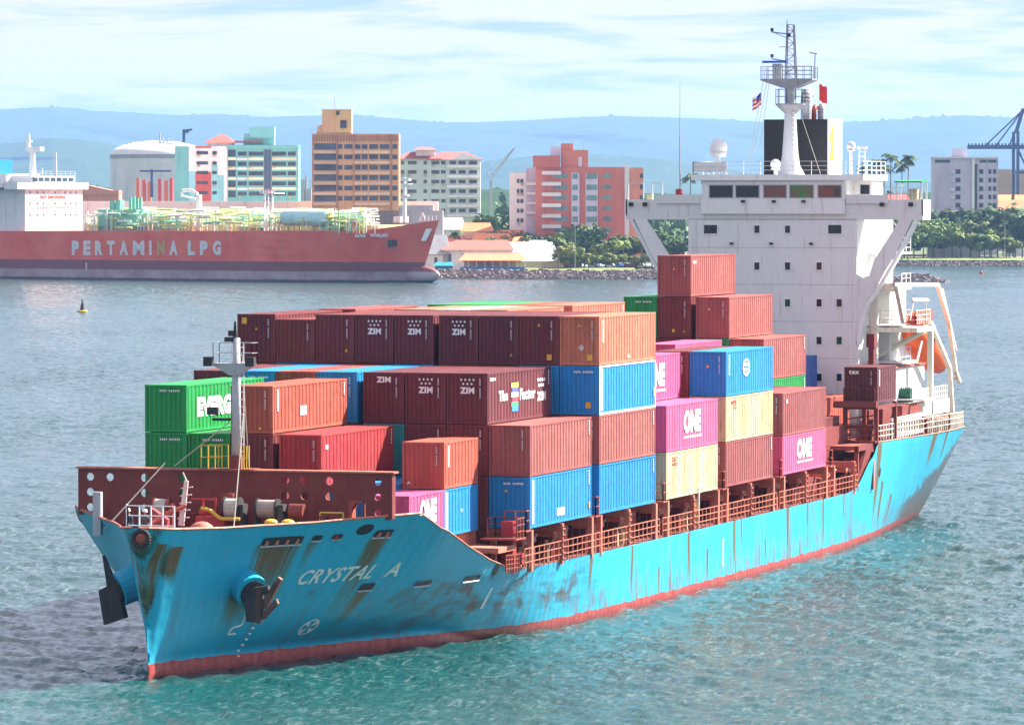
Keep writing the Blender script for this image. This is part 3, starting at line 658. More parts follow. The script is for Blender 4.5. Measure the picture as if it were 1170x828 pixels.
for px, py, w in [(812,262,1),(865,262,0),(900,262,0),(954,262,1),(865,304,0),(900,304,0),(936,304,0),(900,346,0),(936,346,0),(959,346,0),(936,389,0),(959,389,0),(936,431,0),(959,431,0)]:
    _, p, z = on_s(px, py, FS); a = .52 if w else .20; b = .33 if w else .28; rects.append((p-a, p+a, z-b, z+b))
windows(tower, 'window', glass, rects, FS)
# stair casing and decks behind the block, port side
mb = MB(); mb.box(97, 101.5, -5.5, 4.6, .25, 14.0); mb.box(90, 97, 6.65, 8.6, .25, 6.1); mb.box(91, 96.5, 6.66, 7.8, 6.1, 12.0); tb = mb.build('stair_casing', white, ship)
for z in (3.4, 6.2, 9.0, 11.8, 14.5): mb = MB(); mb.box(88.5, 91.5, 6.66, 9.4 if z > 4 else 11, z-.12, z); mb.build('side_deck', white, tb)
mb = MB()
for z in (6.2, 9.0, 11.8, 14.5): mb.rail([(88.5, 9.3, z), (91.5, 9.3, z)], 1.1, 3, .035, 1.2)
mb.build('deck_railing', white, tb)
# bridge wings: deck box, end boxes, braces
mb = MB()
mb.box(FS, FS+2.6, -11.45, 11.72, 16.98, 17.3); mb.box(FS, FS+.12, -11.45, 11.72, 17.3, 18.5); mb.box(FS+2.5, FS+2.6, -11.45, 11.72, 17.3, 18.3)
mb.box(FS, FS+2.6, 11.62, 11.74, 17.3, 18.5); mb.box(FS, FS+2.6, -11.47, -11.35, 17.3, 18.5)
mb.box(FS-.14, FS-.003, -8.95, -5.4, 18.2, 18.86); mb.box(FS-.14, FS-.003, 5.8, 9.05, 18.2, 18.86)
wing = mb.build('bridge_wing', white, ship)
mb = MB()
def front_plate(sgn, off):
    # face plate in plane with the front: outer edge runs diagonally from the wing down to the tower, with a rounded cut-out
    P = lambda a, b: (off+sgn*a, b)
    outer = [(10.9, 16.98), (9.4, 13.9), (8.2, 12.0), (7.3, 10.6), (6.9, 9.0), (6.66, 7.6)]
    inner = [(9.95, 16.75), (8.7, 14.3), (7.75, 13.0), (7.15, 12.75), (6.85, 13.1), (6.75, 12.8)]
    for (a, b), (c, d) in zip(zip(outer[:-1], inner[:-1]), zip(outer[1:], inner[1:])):
        pass
    for i in range(len(outer)-1):
        a, b2, c, d = outer[i], outer[i+1], inner[min(i+1, 4)] if i < 4 else inner[4], inner[i] if i < 5 else inner[4]
    strip = [[(10.9, 16.98), (9.5, 14.2), (8.85, 13.2), (8.0, 14.0), (9.95, 16.98)], [(8.85, 13.2), (8.2, 12.0), (7.6, 12.75), (8.0, 14.0)], [(8.2, 12.0), (7.4, 10.8), (6.66, 10.6), (6.66, 12.9), (7.15, 12.62), (7.6, 12.75)], [(7.4, 10.8), (7.0, 9.3), (6.66, 7.6), (6.66, 10.6)]]
    for poly in strip: mb.prism([P(*q) for q in poly], 0, FS+.003, FS+.16)
front_plate(1, 0); mb.build('wing_bracket', white, wing); mb = MB(); front_plate(-1, .15); mb.build('wing_bracket', white, wing)
mb = MB()
for sg, o in ((1, 0), (-1, .15)):
    mb = MB()
    pts = [(11.2, 16.98), (9.6, 14.0), (8.4, 12.0), (7.5, 10.7), (7.05, 9.3), (6.72, 7.6)]
    for a, b in zip(pts[:-1], pts[1:]):
        mb.add([(FS+.0, o+sg*(a[0]-.15), a[1]), (FS+.9, o+sg*(a[0]-.15), a[1]), (FS+.9, o+sg*(b[0]-.15), b[1]), (FS, o+sg*(b[0]-.15), b[1]), (FS+.0, o+sg*(a[0]+.12), a[1]), (FS+.9, o+sg*(a[0]+.12), a[1]), (FS+.9, o+sg*(b[0]+.12), b[1]), (FS, o+sg*(b[0]+.12), b[1])], [(0, 1, 2, 3), (4, 7, 6, 5), (0, 4, 5, 1), (3, 2, 6, 7), (0, 3, 7, 4), (1, 5, 6, 2)])
    mb.build('wing_brace', white, wing)
mb = MB()
for p in (9.6, 11.5):
    for s in (FS+.3, FS+2.2): mb.cyl((s, p, 18.3), (s, p, 19.75), .06)
mb.rail([(FS+.2, 8.6, 18.5), (FS+.2, 11.6, 18.5)], .9, 2, .035, .7); mb.rail([(FS+.2, -11.3, 18.5), (FS+.2, -10.1, 18.5)], 1.25, 1, .05, 1.2); mb.rail([(FS+.2, -9.4, 18.5), (FS+.2, -8.6, 18.5)], 1.25, 1, .05, .8); mb.build('wing_frame', white, wing)
mb = MB(); mb.prism([(FS+.1, 19.78), (FS+2.4, 19.85), (FS+2.4, 19.95), (FS+.1, 19.88)], 1, 9.5, 11.6); mb.build('canopy', M['green'], wing)
mb = MB(); mb.box(FS+.3, FS+.8, 10.6, 11.2, 18.5, 19.3); mb.box(FS+.5, FS+.9, -9.9, -9.5, 18.3, 18.95); mb.build('wing_console', M['cream'], wing)
mb = MB()
for p in (8.6, 10.8, -11.0, -9.9): mb = MB(); mb.box(FS-.2, FS-.01, p-.16, p+.16, 18.0, 18.28); mb.build('deck_lamp', M['darkm'], wing)
for p in (-2.1, .3, 2.6): mb = MB(); mb.box(FS-.55, FS-.285, p-.13, p+.13, 18.28, 18.45); mb.build('deck_lamp', M['darkm'], wing)
# wheelhouse
mb = MB(); mb.box(FS-.28, FS+6, -5.43, 5.76, 17.42, 18.60); mb.box(FS-.28, FS+6, -5.43, 5.76, 19.62, 19.95); mb.box(FS+.25, FS+6, -5.43, 5.76, 18.6, 19.62)
px = [802,810,838,840,868,872,899,902,930,934,962,966]
for a, b in zip(px[::2], px[1::2]):
    p0, p1 = on_s(a, 215, FS-.28)[1], on_s(b, 215, FS-.28)[1]; mb.box(FS-.28, FS-.1, p0, p1, 18.6, 19.62)
wh = mb.build('wheelhouse', white, ship)
def two_tone_glass(name, a, b, seed):
    t = NT(name); co = t.co(); n = t.noise(co, .55+seed*.1, 2, .5)
    c = t.mix(t.ramp(n, .46, .54), a, b); t.l(c, t.b.inputs['Base Color']); t.b.inputs['Roughness'].default_value = .12; return t.m  # two colours blended by noise into the pane
WG = [glass, glass, two_tone_glass('window_glass_mixed', (.20, .07, .06, 1), (.03, .20, .04, 1), 1), two_tone_glass('window_glass_green', (.05, .22, .03, 1), (.16, .13, .05, 1), 2), two_tone_glass('window_glass_red', (.22, .06, .04, 1), (.04, .05, .05, 1), 3)]
for (a, b), g in zip(((810,838),(840,868),(872,899),(902,930),(934,962)), WG):
    p0, p1 = on_s(a, 215, FS-.28)[1], on_s(b, 215, FS-.28)[1]
    mb = MB(); mb.box(FS-.24, FS-.20, p0-.04, p1+.04, 18.57, 19.64); w = mb.build('bridge_window', g, wh)
    mb = MB(); f = .07
    for (c, d, e, g2) in ((p0-.005, p0+f, 18.6, 19.62), (p1-f, p1+.005, 18.6, 19.62), (p0+f, p1-f, 18.6, 18.67), (p0+f, p1-f, 19.55, 19.62)): mb.box(FS-.31, FS-.245, c, d, e, g2)
    mb.build('window_frame', M['steel'], w)
mb = MB(); mb.box(FS-.6, FS+7.2, -6.12, 7.31, 19.953, 20.38); roof = mb.build('wheelhouse_roof', white, wh)
mb = MB(); mb.box(FS+2.6, FS+6, 5.76, 7.2, 18.3, 19.95); mb.build('side_cabin', white, wh)
mb = MB(); mb.box(FS+2.55, FS+2.6, 6.3, 7.0, 18.9, 19.6); mb.build('cabin_window', glass, wh)
mb = MB(); mb.rail([(FS-.5, -6.0, 20.38), (FS-.5, 7.2, 20.38)], 1.0, 3, .03, 1.35); mb.rail([(FS-.5, 7.2, 20.38), (FS+7, 7.2, 20.38)], 1.0, 3, .03, 1.5); mb.rail([(FS-.5, -6.0, 20.38), (FS+7, -6.0, 20.38)], 1.0, 3, .03, 1.5); mb.build('roof_railing', white, roof)
mb = MB(); mb.box(FS-.45, FS-.38, -6.0, -3.4, 20.6, 21.35); mb.build('dodger_panel', white, roof)
def radome(px_, py_, r, s, zb):
    _, p, z = on_s(px_, py_, s); mb = MB(); mb.sphere((s, p, z), r, 18, 12, 1.05); mb.cyl((s, p, z-r*1.05), (s, p, z-.3), r*.8, r*.98, 18)
    o = mb.build('radome', whitem, roof, smooth=True); mb = MB(); mb.cyl((s, p, zb), (s, p, z-r*.95), .13, .13)
    if r > .5:
        for k in range(3): a = 2*math.pi*k/3; mb.cyl((s+.9*math.cos(a), p+.9*math.sin(a), zb), (s, p, z-r*1.1), .05)
    mb.build('radome_pedestal', white, o)
radome(821, 169, .68, FS+1.5, 20.38); radome(972.5, 167, .34, FS+1.5, 20.38); radome(886, 188, .38, FS+1.0, 20.38)
mb = MB(); _, p, z = on_s(985, 180, FS+2)
for q in (-.3, .3): mb.cyl((FS+2, p+q, 20.38), (FS+2, p+q*.6, 22.4), .05)
for k in range(5): mb.cyl((FS+2, p-.3, 20.7+.35*k), (FS+2, p+.3, 20.7+.35*k), .04)
mb.box(FS+1.8, FS+2.2, p-.35, p+.35, 22.3, 22.5); mb.build('antenna_frame', white, roof)
mb = MB(); _, p, z = on_s(777, 95, FS+1.0); mb.cyl((FS+1, p, 18.5), (FS+1, p, 23.3), .07, .05); mb.cyl((FS+1, p, 23.3), (FS+1, p, z), .035, .015); mb.build('whip_antenna', M['steel'], wing)
mb = MB(); mb.box(FS+.7, FS+1.6, p-.2, p+.9, 18.5, 18.85); mb.box(FS+.7, FS+1.2, p-.25, p+.15, 18.85, 19.3); mb.build('antenna_base', M['red'], wing)
# funnel
mb = MB(); mb.box(95, 99.2, -3.16, 1.90, 14, 24.7); fn = mb.build('funnel', M['black'], ship)
mb = MB(); mb.box(95.0, 99.2, 1.905, 2.05, 14, 24.7); mb.box(94.98, 99.22, 1.88, 2.1, 24.703, 24.78); mb.build('funnel_side', white, fn)
mb = MB(); q = on_p(951, 165, 2.07); mb.prism([(q[0]-.9, q[2]-1.2), (q[0]+.9, q[2]-1.2), (q[0]+.5, q[2]-.2), (q[0]+.8, q[2]+.9), (q[0], q[2]+1.5), (q[0]-.8, q[2]+.6), (q[0]-.4, q[2]-.2)], 1, 2.056, 2.075); mb.build('funnel_emblem', M['yellow'], fn)
def elbow(mb, px0, py0, py1, r, s, bend):
    _, p, z = on_s(px0, py0, s); _, _, z1 = on_s(px0, py1, s); P = [(s, p, 24.5), (s, p, z1-bend)]
    for k in range(7): a = math.pi*.62*k/6; P.append((s+bend*(1-math.cos(a)), p, z1-bend+bend*math.sin(a)))
    for a, b in zip(P[:-1], P[1:]): mb.cyl(a, b, r, r, 14)
mb = MB(); elbow(mb, 921, 120, 106, .42, 96, .7); mb.build('exhaust_pipe', M['steel'], fn, smooth=False)
mb = MB(); elbow(mb, 930, 130, 122, .20, 96.5, .5); mb.build('exhaust_pipe', M['brown'], fn)
mb = MB(); elbow(mb, 938, 130, 121, .26, 97, .5); mb.build('exhaust_pipe', M['steel'], fn)
# main mast on the wheelhouse top
ms = FS+6.5; _, mp_, _ = on_s(903, 150, ms)
mb = MB(); mb.lathe((ms, mp_, 0), [(1.15, 20.38), (.75, 21.1), (.62, 22.0), (.45, 24.8), (.42, 27.2)], 20); mast = mb.build('radar_mast', M['steel'], ship, smooth=True)
mb = MB(); mb.lathe((ms, mp_, 0), [(.45, 25.1), (1.0, 25.6), (1.15, 25.75), (1.15, 25.85), (.4, 25.85)], 16)
mb.prism([(mp_-2.15, 27.75), (mp_+1.95, 27.75), (mp_+1.95, 27.62), (mp_+.5, 27.05), (mp_-.5, 27.05), (mp_-2.15, 27.62)], 0, ms-.9, ms+.9); mb.build('mast_platform', paint('weathered_mast_grey', (.22, .23, .26), .5, .5, .3), mast)
mb = MB(); mb.rail([(ms-.9, mp_-2.1, 27.75), (ms-.9, mp_+1.9, 27.75), (ms+.9, mp_+1.9, 27.75), (ms+.9, mp_-2.1, 27.75), (ms-.9, mp_-2.1, 27.75)], .95, 3, .03, .6)
R = [(ms+1.12*math.cos(a), mp_+1.12*math.sin(a), 25.85) for a in np.linspace(0, 2*math.pi, 11)]; mb.rail(R, 1.1, 2, .03, 3); mb.build('mast_railing', paint('weathered_mast_grey', (.22, .23, .26), .5, .5, .3), mast)
mb = MB(); B = [(-.42, 0), (.38, 0), (.38, .5), (-.42, .5)]
tp = [(-.28, 0), (.22, 0), (.22, .35), (-.28, .35)]
for (a, b), (c, d) in zip(B, tp): mb.cyl((ms+b, mp_+a, 27.7), (ms+d, mp_+c, 31.9), .05)
for k in range(9):
    f0, f1 = k/9, (k+1)/9; z0, z1 = 27.7+4.2*f0, 27.7+4.2*f1; L0, L1 = B[0][0]+(tp[0][0]-B[0][0])*f0, B[0][0]+(tp[0][0]-B[0][0])*f1; R0, R1 = B[1][0]+(tp[1][0]-B[1][0])*f0, B[1][0]+(tp[1][0]-B[1][0])*f1
    mb.cyl((ms, mp_+L0, z0), (ms, mp_+(R1 if k % 2 else L1), z1), .035); mb.cyl((ms, mp_+L1, z1), (ms, mp_+R1, z1), .03); mb.cyl((ms, mp_+(R0 if k % 2 == 0 else L0), z0), (ms, mp_+(L1 if k % 2 == 0 else R1), z1), .03) if k % 2 == 0 else None
mb.cyl((ms, mp_-.28, 31.9), (ms, mp_-.28, 32.3), .03)
mb.cyl((ms, mp_-.3, 31.2), (ms, mp_-1.5, 31.35), .05); mb.cyl((ms, mp_-.3, 30.9), (ms, mp_-1.4, 31.35), .03); mb.cyl((ms, mp_-.3, 29.1), (ms, mp_-1.5, 29.3), .05); mb.cyl((ms, mp_-.3, 30.2), (ms, mp_-.9, 30.2), .03)
mb.cyl((ms, mp_+1.9, 27.75), (ms, mp_+1.95, 29.7), .04); mb.cyl((ms, mp_+1.5, 29.75), (ms, mp_+2.1, 29.65), .05); mb.build('lattice_mast', paint('weathered_mast_grey', (.22, .23, .26), .5, .5, .3), mast)
mb = MB()
for (p, z) in ((-1.45, 31.4), (-1.45, 29.4), (-.1, 31.0)): mb.box(ms-.12, ms+.12, mp_+p-.1, mp_+p+.1, z, z+.25)
mb.build('navigation_light', M['darkm'], mast)
mb = MB(); mb.box(ms-1.1, ms-.9, mp_-1.95, mp_+.0, 28.95, 29.12); mb.build('radar_scanner', M['royal'], mast)
mb = MB(); mb.box(ms-.9, ms-.4, mp_-1.2, mp_-.5, 27.75, 28.9); mb.build('radar_motor', M['steel'], mast)
mb = MB()
for a, b in (((-2.0, 27.6), (-2.9, 20.5)), ((-1.7, 27.6), (-2.4, 22)), ((-1.5, 27.6), (-1.9, 22.5)), ((.8, 25.5), (2.9, 20.4)), ((.5, 25.5), (1.0, 20.4))): mb.cyl((ms-.6, mp_+a[0], a[1]), (ms-2, mp_+b[0], b[1]), .02)
mb.build('halyard', rope, mast)
mb = MB(); mb.cyl((ms-.5, mp_+.42, 20.4), (ms-.45, mp_+.42, 27.5), .03)
for k in range(18): mb.cyl((ms-.5, mp_+.25, 20.6+.38*k), (ms-.5, mp_+.45, 20.6+.38*k), .03)
mb.build('mast_ladder', white, mast)
# ------------------------------------------------------------------ stern gear
PF = 10.4
def sp(px_, py_, p=PF): return on_p(px_, py_, p)
def frame(name, polys, r, mat, parent=ship, p=PF, n=4):
    mb = MB()
    for P in polys:
        Q = [on_p(x, y, p) for x, y in P]
        mb.tube(Q, r, n)
    return mb.build(name, mat, parent)
cm = paint('cream_white_paint', (.78, .72, .62), .5, .3, .3)
davit = frame('boat_davit', [[(1021, 325), (1071, 325)], [(1071, 325), (1084, 368), (1092, 425), (1096, 436)], [(1024, 328), (1032, 368)], [(1063, 368), (1085, 420), (1089, 482)]], .21, cm)
frame('boat_davit_rear_leg', [[(1076, 330), (1092, 400)], [(1090, 430), (1095, 434)], [(1058, 372), (1080, 410)]], .14, cm, davit, 9.0)
mb = MB()
a, b = sp(994, 371), sp(1064, 371); mb.box(88.2, b[0]+.6, 6.67, PF+.2, b[2]-.45, b[2]-.1)
pl = mb.build('boat_deck', cm, ship)
mb = MB(); a2, b2 = sp(1001, 369), sp(1063, 369); zt = b2[2]
mb.rail([(88.3, 6.8, zt), (88.3, PF, zt), (b2[0], PF, zt)], 1.05, 3, .05, .8); mb.build('boat_deck_railing', cm, pl)
mb = MB(); a3, b3 = sp(996, 328, 9.5), sp(1024, 328, 9.5); mb.box(FS+3, b3[0], 6.7, 9.7, a3[2]-.5, a3[2]+.15); mb.build('upper_platform', cm, pl)
mb = MB(); q = sp(1042, 343); q2 = sp(1060, 343); mb.tube([q, q2], .14); mb.tube([sp(1044, 344), sp(1040, 366)], .04); mb.tube([sp(1058, 344), sp(1059, 366)], .04); mb.build('lifting_frame', cm, davit)
mb = MB(); q = sp(1048, 365, 9.8); mb.cyl((q[0]-1.6, 9.8, q[2]), (q[0]+.6, 9.8, q[2]), .38, .38, 12); q = sp(1058, 362, 9.8); mb.box(q[0]-.9, q[0]+1.0, 9.4, 10.1, q[2]-.55, q[2]+.55); mb.build('life_raft_case', M['red'], pl)
mb = MB()
for px_ in (1063, 1066):  pass
q = sp(1063, 372); r_ = sp(1063, 489); mb.box(q[0]-.22, q[0]+.22, PF-.2, PF+.2, .3, q[2]-.45); mb.tube([on_p(1000, 408, 6.9), on_p(1057, 378, 9.6)], .20); q = sp(1000, 330, 7.8); mb.box(q[0]-.3, q[0]+.3, 7.4, 8.0, .3, q[2]); mb.tube([sp(1053, 390), sp(1047, 415)], .10)
mb.build('support_column', cm, ship)
mb = MB(); a, b = sp(1022, 421, 9.0), sp(1056, 419, 9.0); c2 = sp(1030, 462, 9.0); mb.box(a[0], b[0], 6.8, 9.0, c2[2], a[2]); lk = mb.build('deck_locker', paint('pale_grey_paint', (.60, .60, .58), .5, .3, .1), ship)
mb = MB(); mb.box(a[0]-.1, b[0]+.1, 6.7, 9.1, a[2]+.003, a[2]+.15); mb.build('locker_lid', M['brown'], lk)
mb = MB(); a, b = sp(1052, 467), sp(1082, 459); z0 = a[2]; mb.box(a[0], b[0], PF, PF+.2, z0-.55, z0+.45); mb.build('nameboard_panel', whitem, ship)
mb = MB(); mb.box(84, b[0], 7.2, PF, z0-.7, z0-.56); mb.rail([(a[0]-1, PF, z0+.3), (b[0], PF, z0+.3)], 1.2, 3, .05, .7); mb.build('aft_platform', cm, ship)
mb = MB(); q = sp(1037, 450, 9.6); mb.cyl((q[0], 9.0, q[2]), (q[0], 9.9, q[2]), .42, .42, 14)
for k in range(7): mb.cyl((q[0]-.1, 9.0+.15*k, q[2]-.5), (q[0]-.1, 9.0+.15*k, q[2]+.5+.05*(k%2)), .05)
mb.box(q[0]-.5, q[0]+.3, 8.9, 10.0, q[2]-.62, q[2]-.5)
mb.build('hose_reel', plain('dark_green_net', (.01, .10, .06), .7), ship)
mb = MB()
for px_, w in ((1012, 1.2), (1034, 1.1)):
    q = sp(px_, 470, 10.0); mb.prism([(q[0]-1.2, .3), (q[0]+1.0, .3), (q[0]+1.9, 3.0), (q[0]-.9, 3.0)], 1, 9.4, 10.0)
mb.box(80, 100, 8.6, 8.8, .3, 2.9); mb.build('aft_casing', M['oxide'], ship)
mb = MB(); mb.rail([(72, 11.35, .95), (88, 11.3, .85)], 1.15, 3, .05, .9); mb.rail([(88, 11.3, .85), (97, 11.15, .75), (105.8, 10.3, .55)], 1.2, 3, .05, .8); mb.build('poop_rail', cm, ship)
mb = MB()
for k in range(12): q = 77+k*.85; mb.box(q, q+.22, 11.2, 11.28, .9, 2.3)
mb.box(76.9, 87.2, 11.18, 11.3, 2.2, 2.45); mb.box(76.9, 87.2, 11.18, 11.3, 1.0, 1.2); mb.build('stern_gangway', cm, ship)
mb = MB(); q = sp(1063, 470); mb.tube([sp(1064, 485), sp(1063, 430)], .18, 6); mb.tube([sp(1078, 485), sp(1080, 462)], .18, 6); mb.tube([sp(1052, 478), sp(1086, 478)], .14, 6); mb.build('stern_post', M['salmon'], ship)
mb = MB()
for px_ in (1070, 1082): q = sp(px_, 485, 9.9); mb = MB(); mb.box(q[0]-.6, q[0]+.6, 9.5, 10.2, .3, 1.2); mb.cyl((q[0], 9.3, 1.5), (q[0], 10.3, 1.5), .45); mb.build('stern_winch', M['cream'], ship)
mb = MB(); q = on_p(996, 395, 8.9); mb.box(q[0]-.5, q[0]+.5, 8.6, 9.2, q[2]-.1, q[2]+.9); mb.box(q[0]-.25, q[0]+.25, 8.7, 9.1, q[2]-1.6, q[2]-.1); mb.build('deck_ventilator', M['oxide'], ship)
# lifeboat, hung with the bow down
LBp = 8.2; a = Vector(on_p(1037, 374, LBp)); b = Vector(on_p(1076, 420, LBp)); d = (b-a); Lb = d.length; d.normalize(); e = Vector((0, 1, 0)); g = d.cross(e)
lb = thing('lifeboat', tuple(a), 'orange enclosed lifeboat hanging bow down in the cream frame at the stern', 'lifeboat')
def boat_ring(t, ru, rv, sh=0): return [a+d*(Lb*t)+e*(ru*math.cos(q))+g*(rv*math.sin(q)+sh) for q in np.linspace(0, 2*math.pi, 17)[:-1]]
prof = [(0.0, .5, .55), (.04, 1.0, 1.0), (.2, 1.25, 1.25), (.5, 1.3, 1.3), (.75, 1.15, 1.15), (.9, .75, .8), (1.0, .15, .2)]
vs = []; fs = []
for j, (t_, ru, rv) in enumerate(prof): vs += [tuple(x) for x in boat_ring(t_, ru, rv)]
for j in range(len(prof)-1):
    for i in range(16): fs.append((j*16+i, j*16+(i+1) % 16, (j+1)*16+(i+1) % 16, (j+1)*16+i))
fs.append(tuple(range(16)))
mb = MB(); mb.add(vs, fs); mb.build('boat_hull', paint('lifeboat_orange', (.80, .10, .02), .4, .2, .05), lb, smooth=True)
mb = MB(); c_ = a+d*(Lb*.16)
for sg in (1, -1):
    u = c_+g*sg*.0
mb.sphere(tuple(a+d*(Lb*.15)-g*1.0), .75, 12, 8) if (a-g)[2] > a[2] else mb.sphere(tuple(a+d*(Lb*.15)+g*1.0), .75, 12, 8)
mb.build('helm_cabin', MC['lifeboat_orange'], lb, smooth=True)
mb = MB()
for t_ in (.3, .45, .6):
    q = a+d*(Lb*t_)+e*1.27; mb.cyl(tuple(q), tuple(q+e*.05), .16, .16, 10)
mb.build('porthole', M['black'], lb)
# ------------------------------------------------------------------ containers
HCH, STH, TW = 2.896, 2.591, .022
L40, L20 = 12.19, 6.06
_cm = {}
def corr(mb, a0, a1, pitch, fn, depth=.05):
    """corrugated sheet between a0 and a1; fn(a, d, t) -> point, d recess, t 0 bottom 1 top"""
    n = max(2, int(round((a1-a0)/pitch))); w = (a1-a0)/n; P = []
    for k in range(n):
        x = a0+k*w; P += [(x, depth), (x+.30*w, depth), (x+.42*w, 0), (x+.88*w, 0)]
    P.append((a1, depth))
    vs = []
    for x, d in P: vs += [fn(x, d, 0), fn(x, d, 1)]
    mb.add(vs, [(2*i, 2*i+2, 2*i+3, 2*i+1) for i in range(len(P)-1)])
def cont_meshes(Lc, h):
    k = (Lc, h)
    if k in _cm: return _cm[k]
    x, y = Lc/2, 1.219
    mb = MB()
    z0, z1 = .14, h-.09
    corr(mb, -x+.10, x-.10, .58, lambda a, d, t: (a, y-.012-d, z0+(z1-z0)*t), .036)
    corr(mb, -x+.10, x-.10, .58, lambda a, d, t: (a, -y+.012+d, z0+(z1-z0)*t), .036)
    corr(mb, -y+.10, y-.10, .27, lambda a, d, t: (-x+.02+d, a, z0+(z1-z0)*t), .05)
    corr(mb, -y+.10, y-.10, .55, lambda a, d, t: (x-.02-d, a, z0+(z1-z0)*t), .03)
    n = int(Lc/.6)
    corr(mb, -x+.1, x-.1, .6, lambda a, d, t: (a, (-1 if t == 0 else 1)*(y-.08), h-.015-d), .02)
    mb.quad((-x+.1, -y+.1, .16), (x-.1, -y+.1, .16), (x-.1, y-.1, .16), (-x+.1, y-.1, .16))
    body = mb.mesh('body', white)
    mb = MB()
    for sx in (-1, 1):
        for sy in (-1, 1):
            mb.box(sx*x, sx*(x-.12), sy*y, sy*(y-.12), .12, h-.12)
            for z in (0, h-.118): mb.box(sx*(x+.006), sx*(x-.178), sy*(y+.006), sy*(y-.162), z, z+.118)
        mb.box(sx*x, sx*(x-.10), -y+.163, y-.163, 0.02, .15); mb.box(sx*x, sx*(x-.10), -y+.163, y-.163, h-.12, h-.005)
    for sy in (-1, 1):
        mb.box(-x+.179, x-.179, sy*y, sy*(y-.07), .02, .16); mb.box(-x+.179, x-.179, sy*y, sy*(y-.07), h-.10, h-.008)
    frame = mb.mesh('frame', white)
    mb = MB()   # door leaves with lock rods for the few that face forward
    for sy in (-1, 1):
        mb.box(-x-.004, -x+.04, sy*.02, sy*(y-.11), .16, h-.13)
        for q in (.38, .82): mb.cyl((-x-.04, sy*q, .12), (-x-.04, sy*q, h-.1), .022, .022, 6)
        for z in (.55, 1.3, 2.0): mb.box(-x-.03, -x-.005, sy*.1, sy*(y-.14), z, z+.05)
    door = mb.mesh('door', white)
    _cm[k] = (body, frame, door); return _cm[k]
def inst(name, me, mat, parent):
    o = bpy.data.objects.new(name, me); COL.objects.link(o); o.parent = parent
    o.material_slots[0].link = 'OBJECT'; o.material_slots[0].material = mat; return o
GRP = 'shipping containers stacked on the turquoise ship'
def F_(Lc, h, off=.02): return lambda u, v: (-Lc/2-off, (u-.5)*2.44, v*h)
def S_(Lc, h, off=.012): return lambda u, v: (-Lc/2+u*Lc, 1.219+off, v*h)
def rect(mb, fn, u0, u1, v0, v1): mb.add([fn(u0, v0), fn(u1, v0), fn(u1, v1), fn(u0, v1)], [(0, 1, 2, 3)])
def mtext(mb, fn, t, u0, u1, v0, v1, bold=.03): put_text(mb, t, lambda u, v: fn(u0+(u1-u0)*u, v0+(v1-v0)*v), bold)
markc = plain('serial_white', (.50, .50, .50), .6)
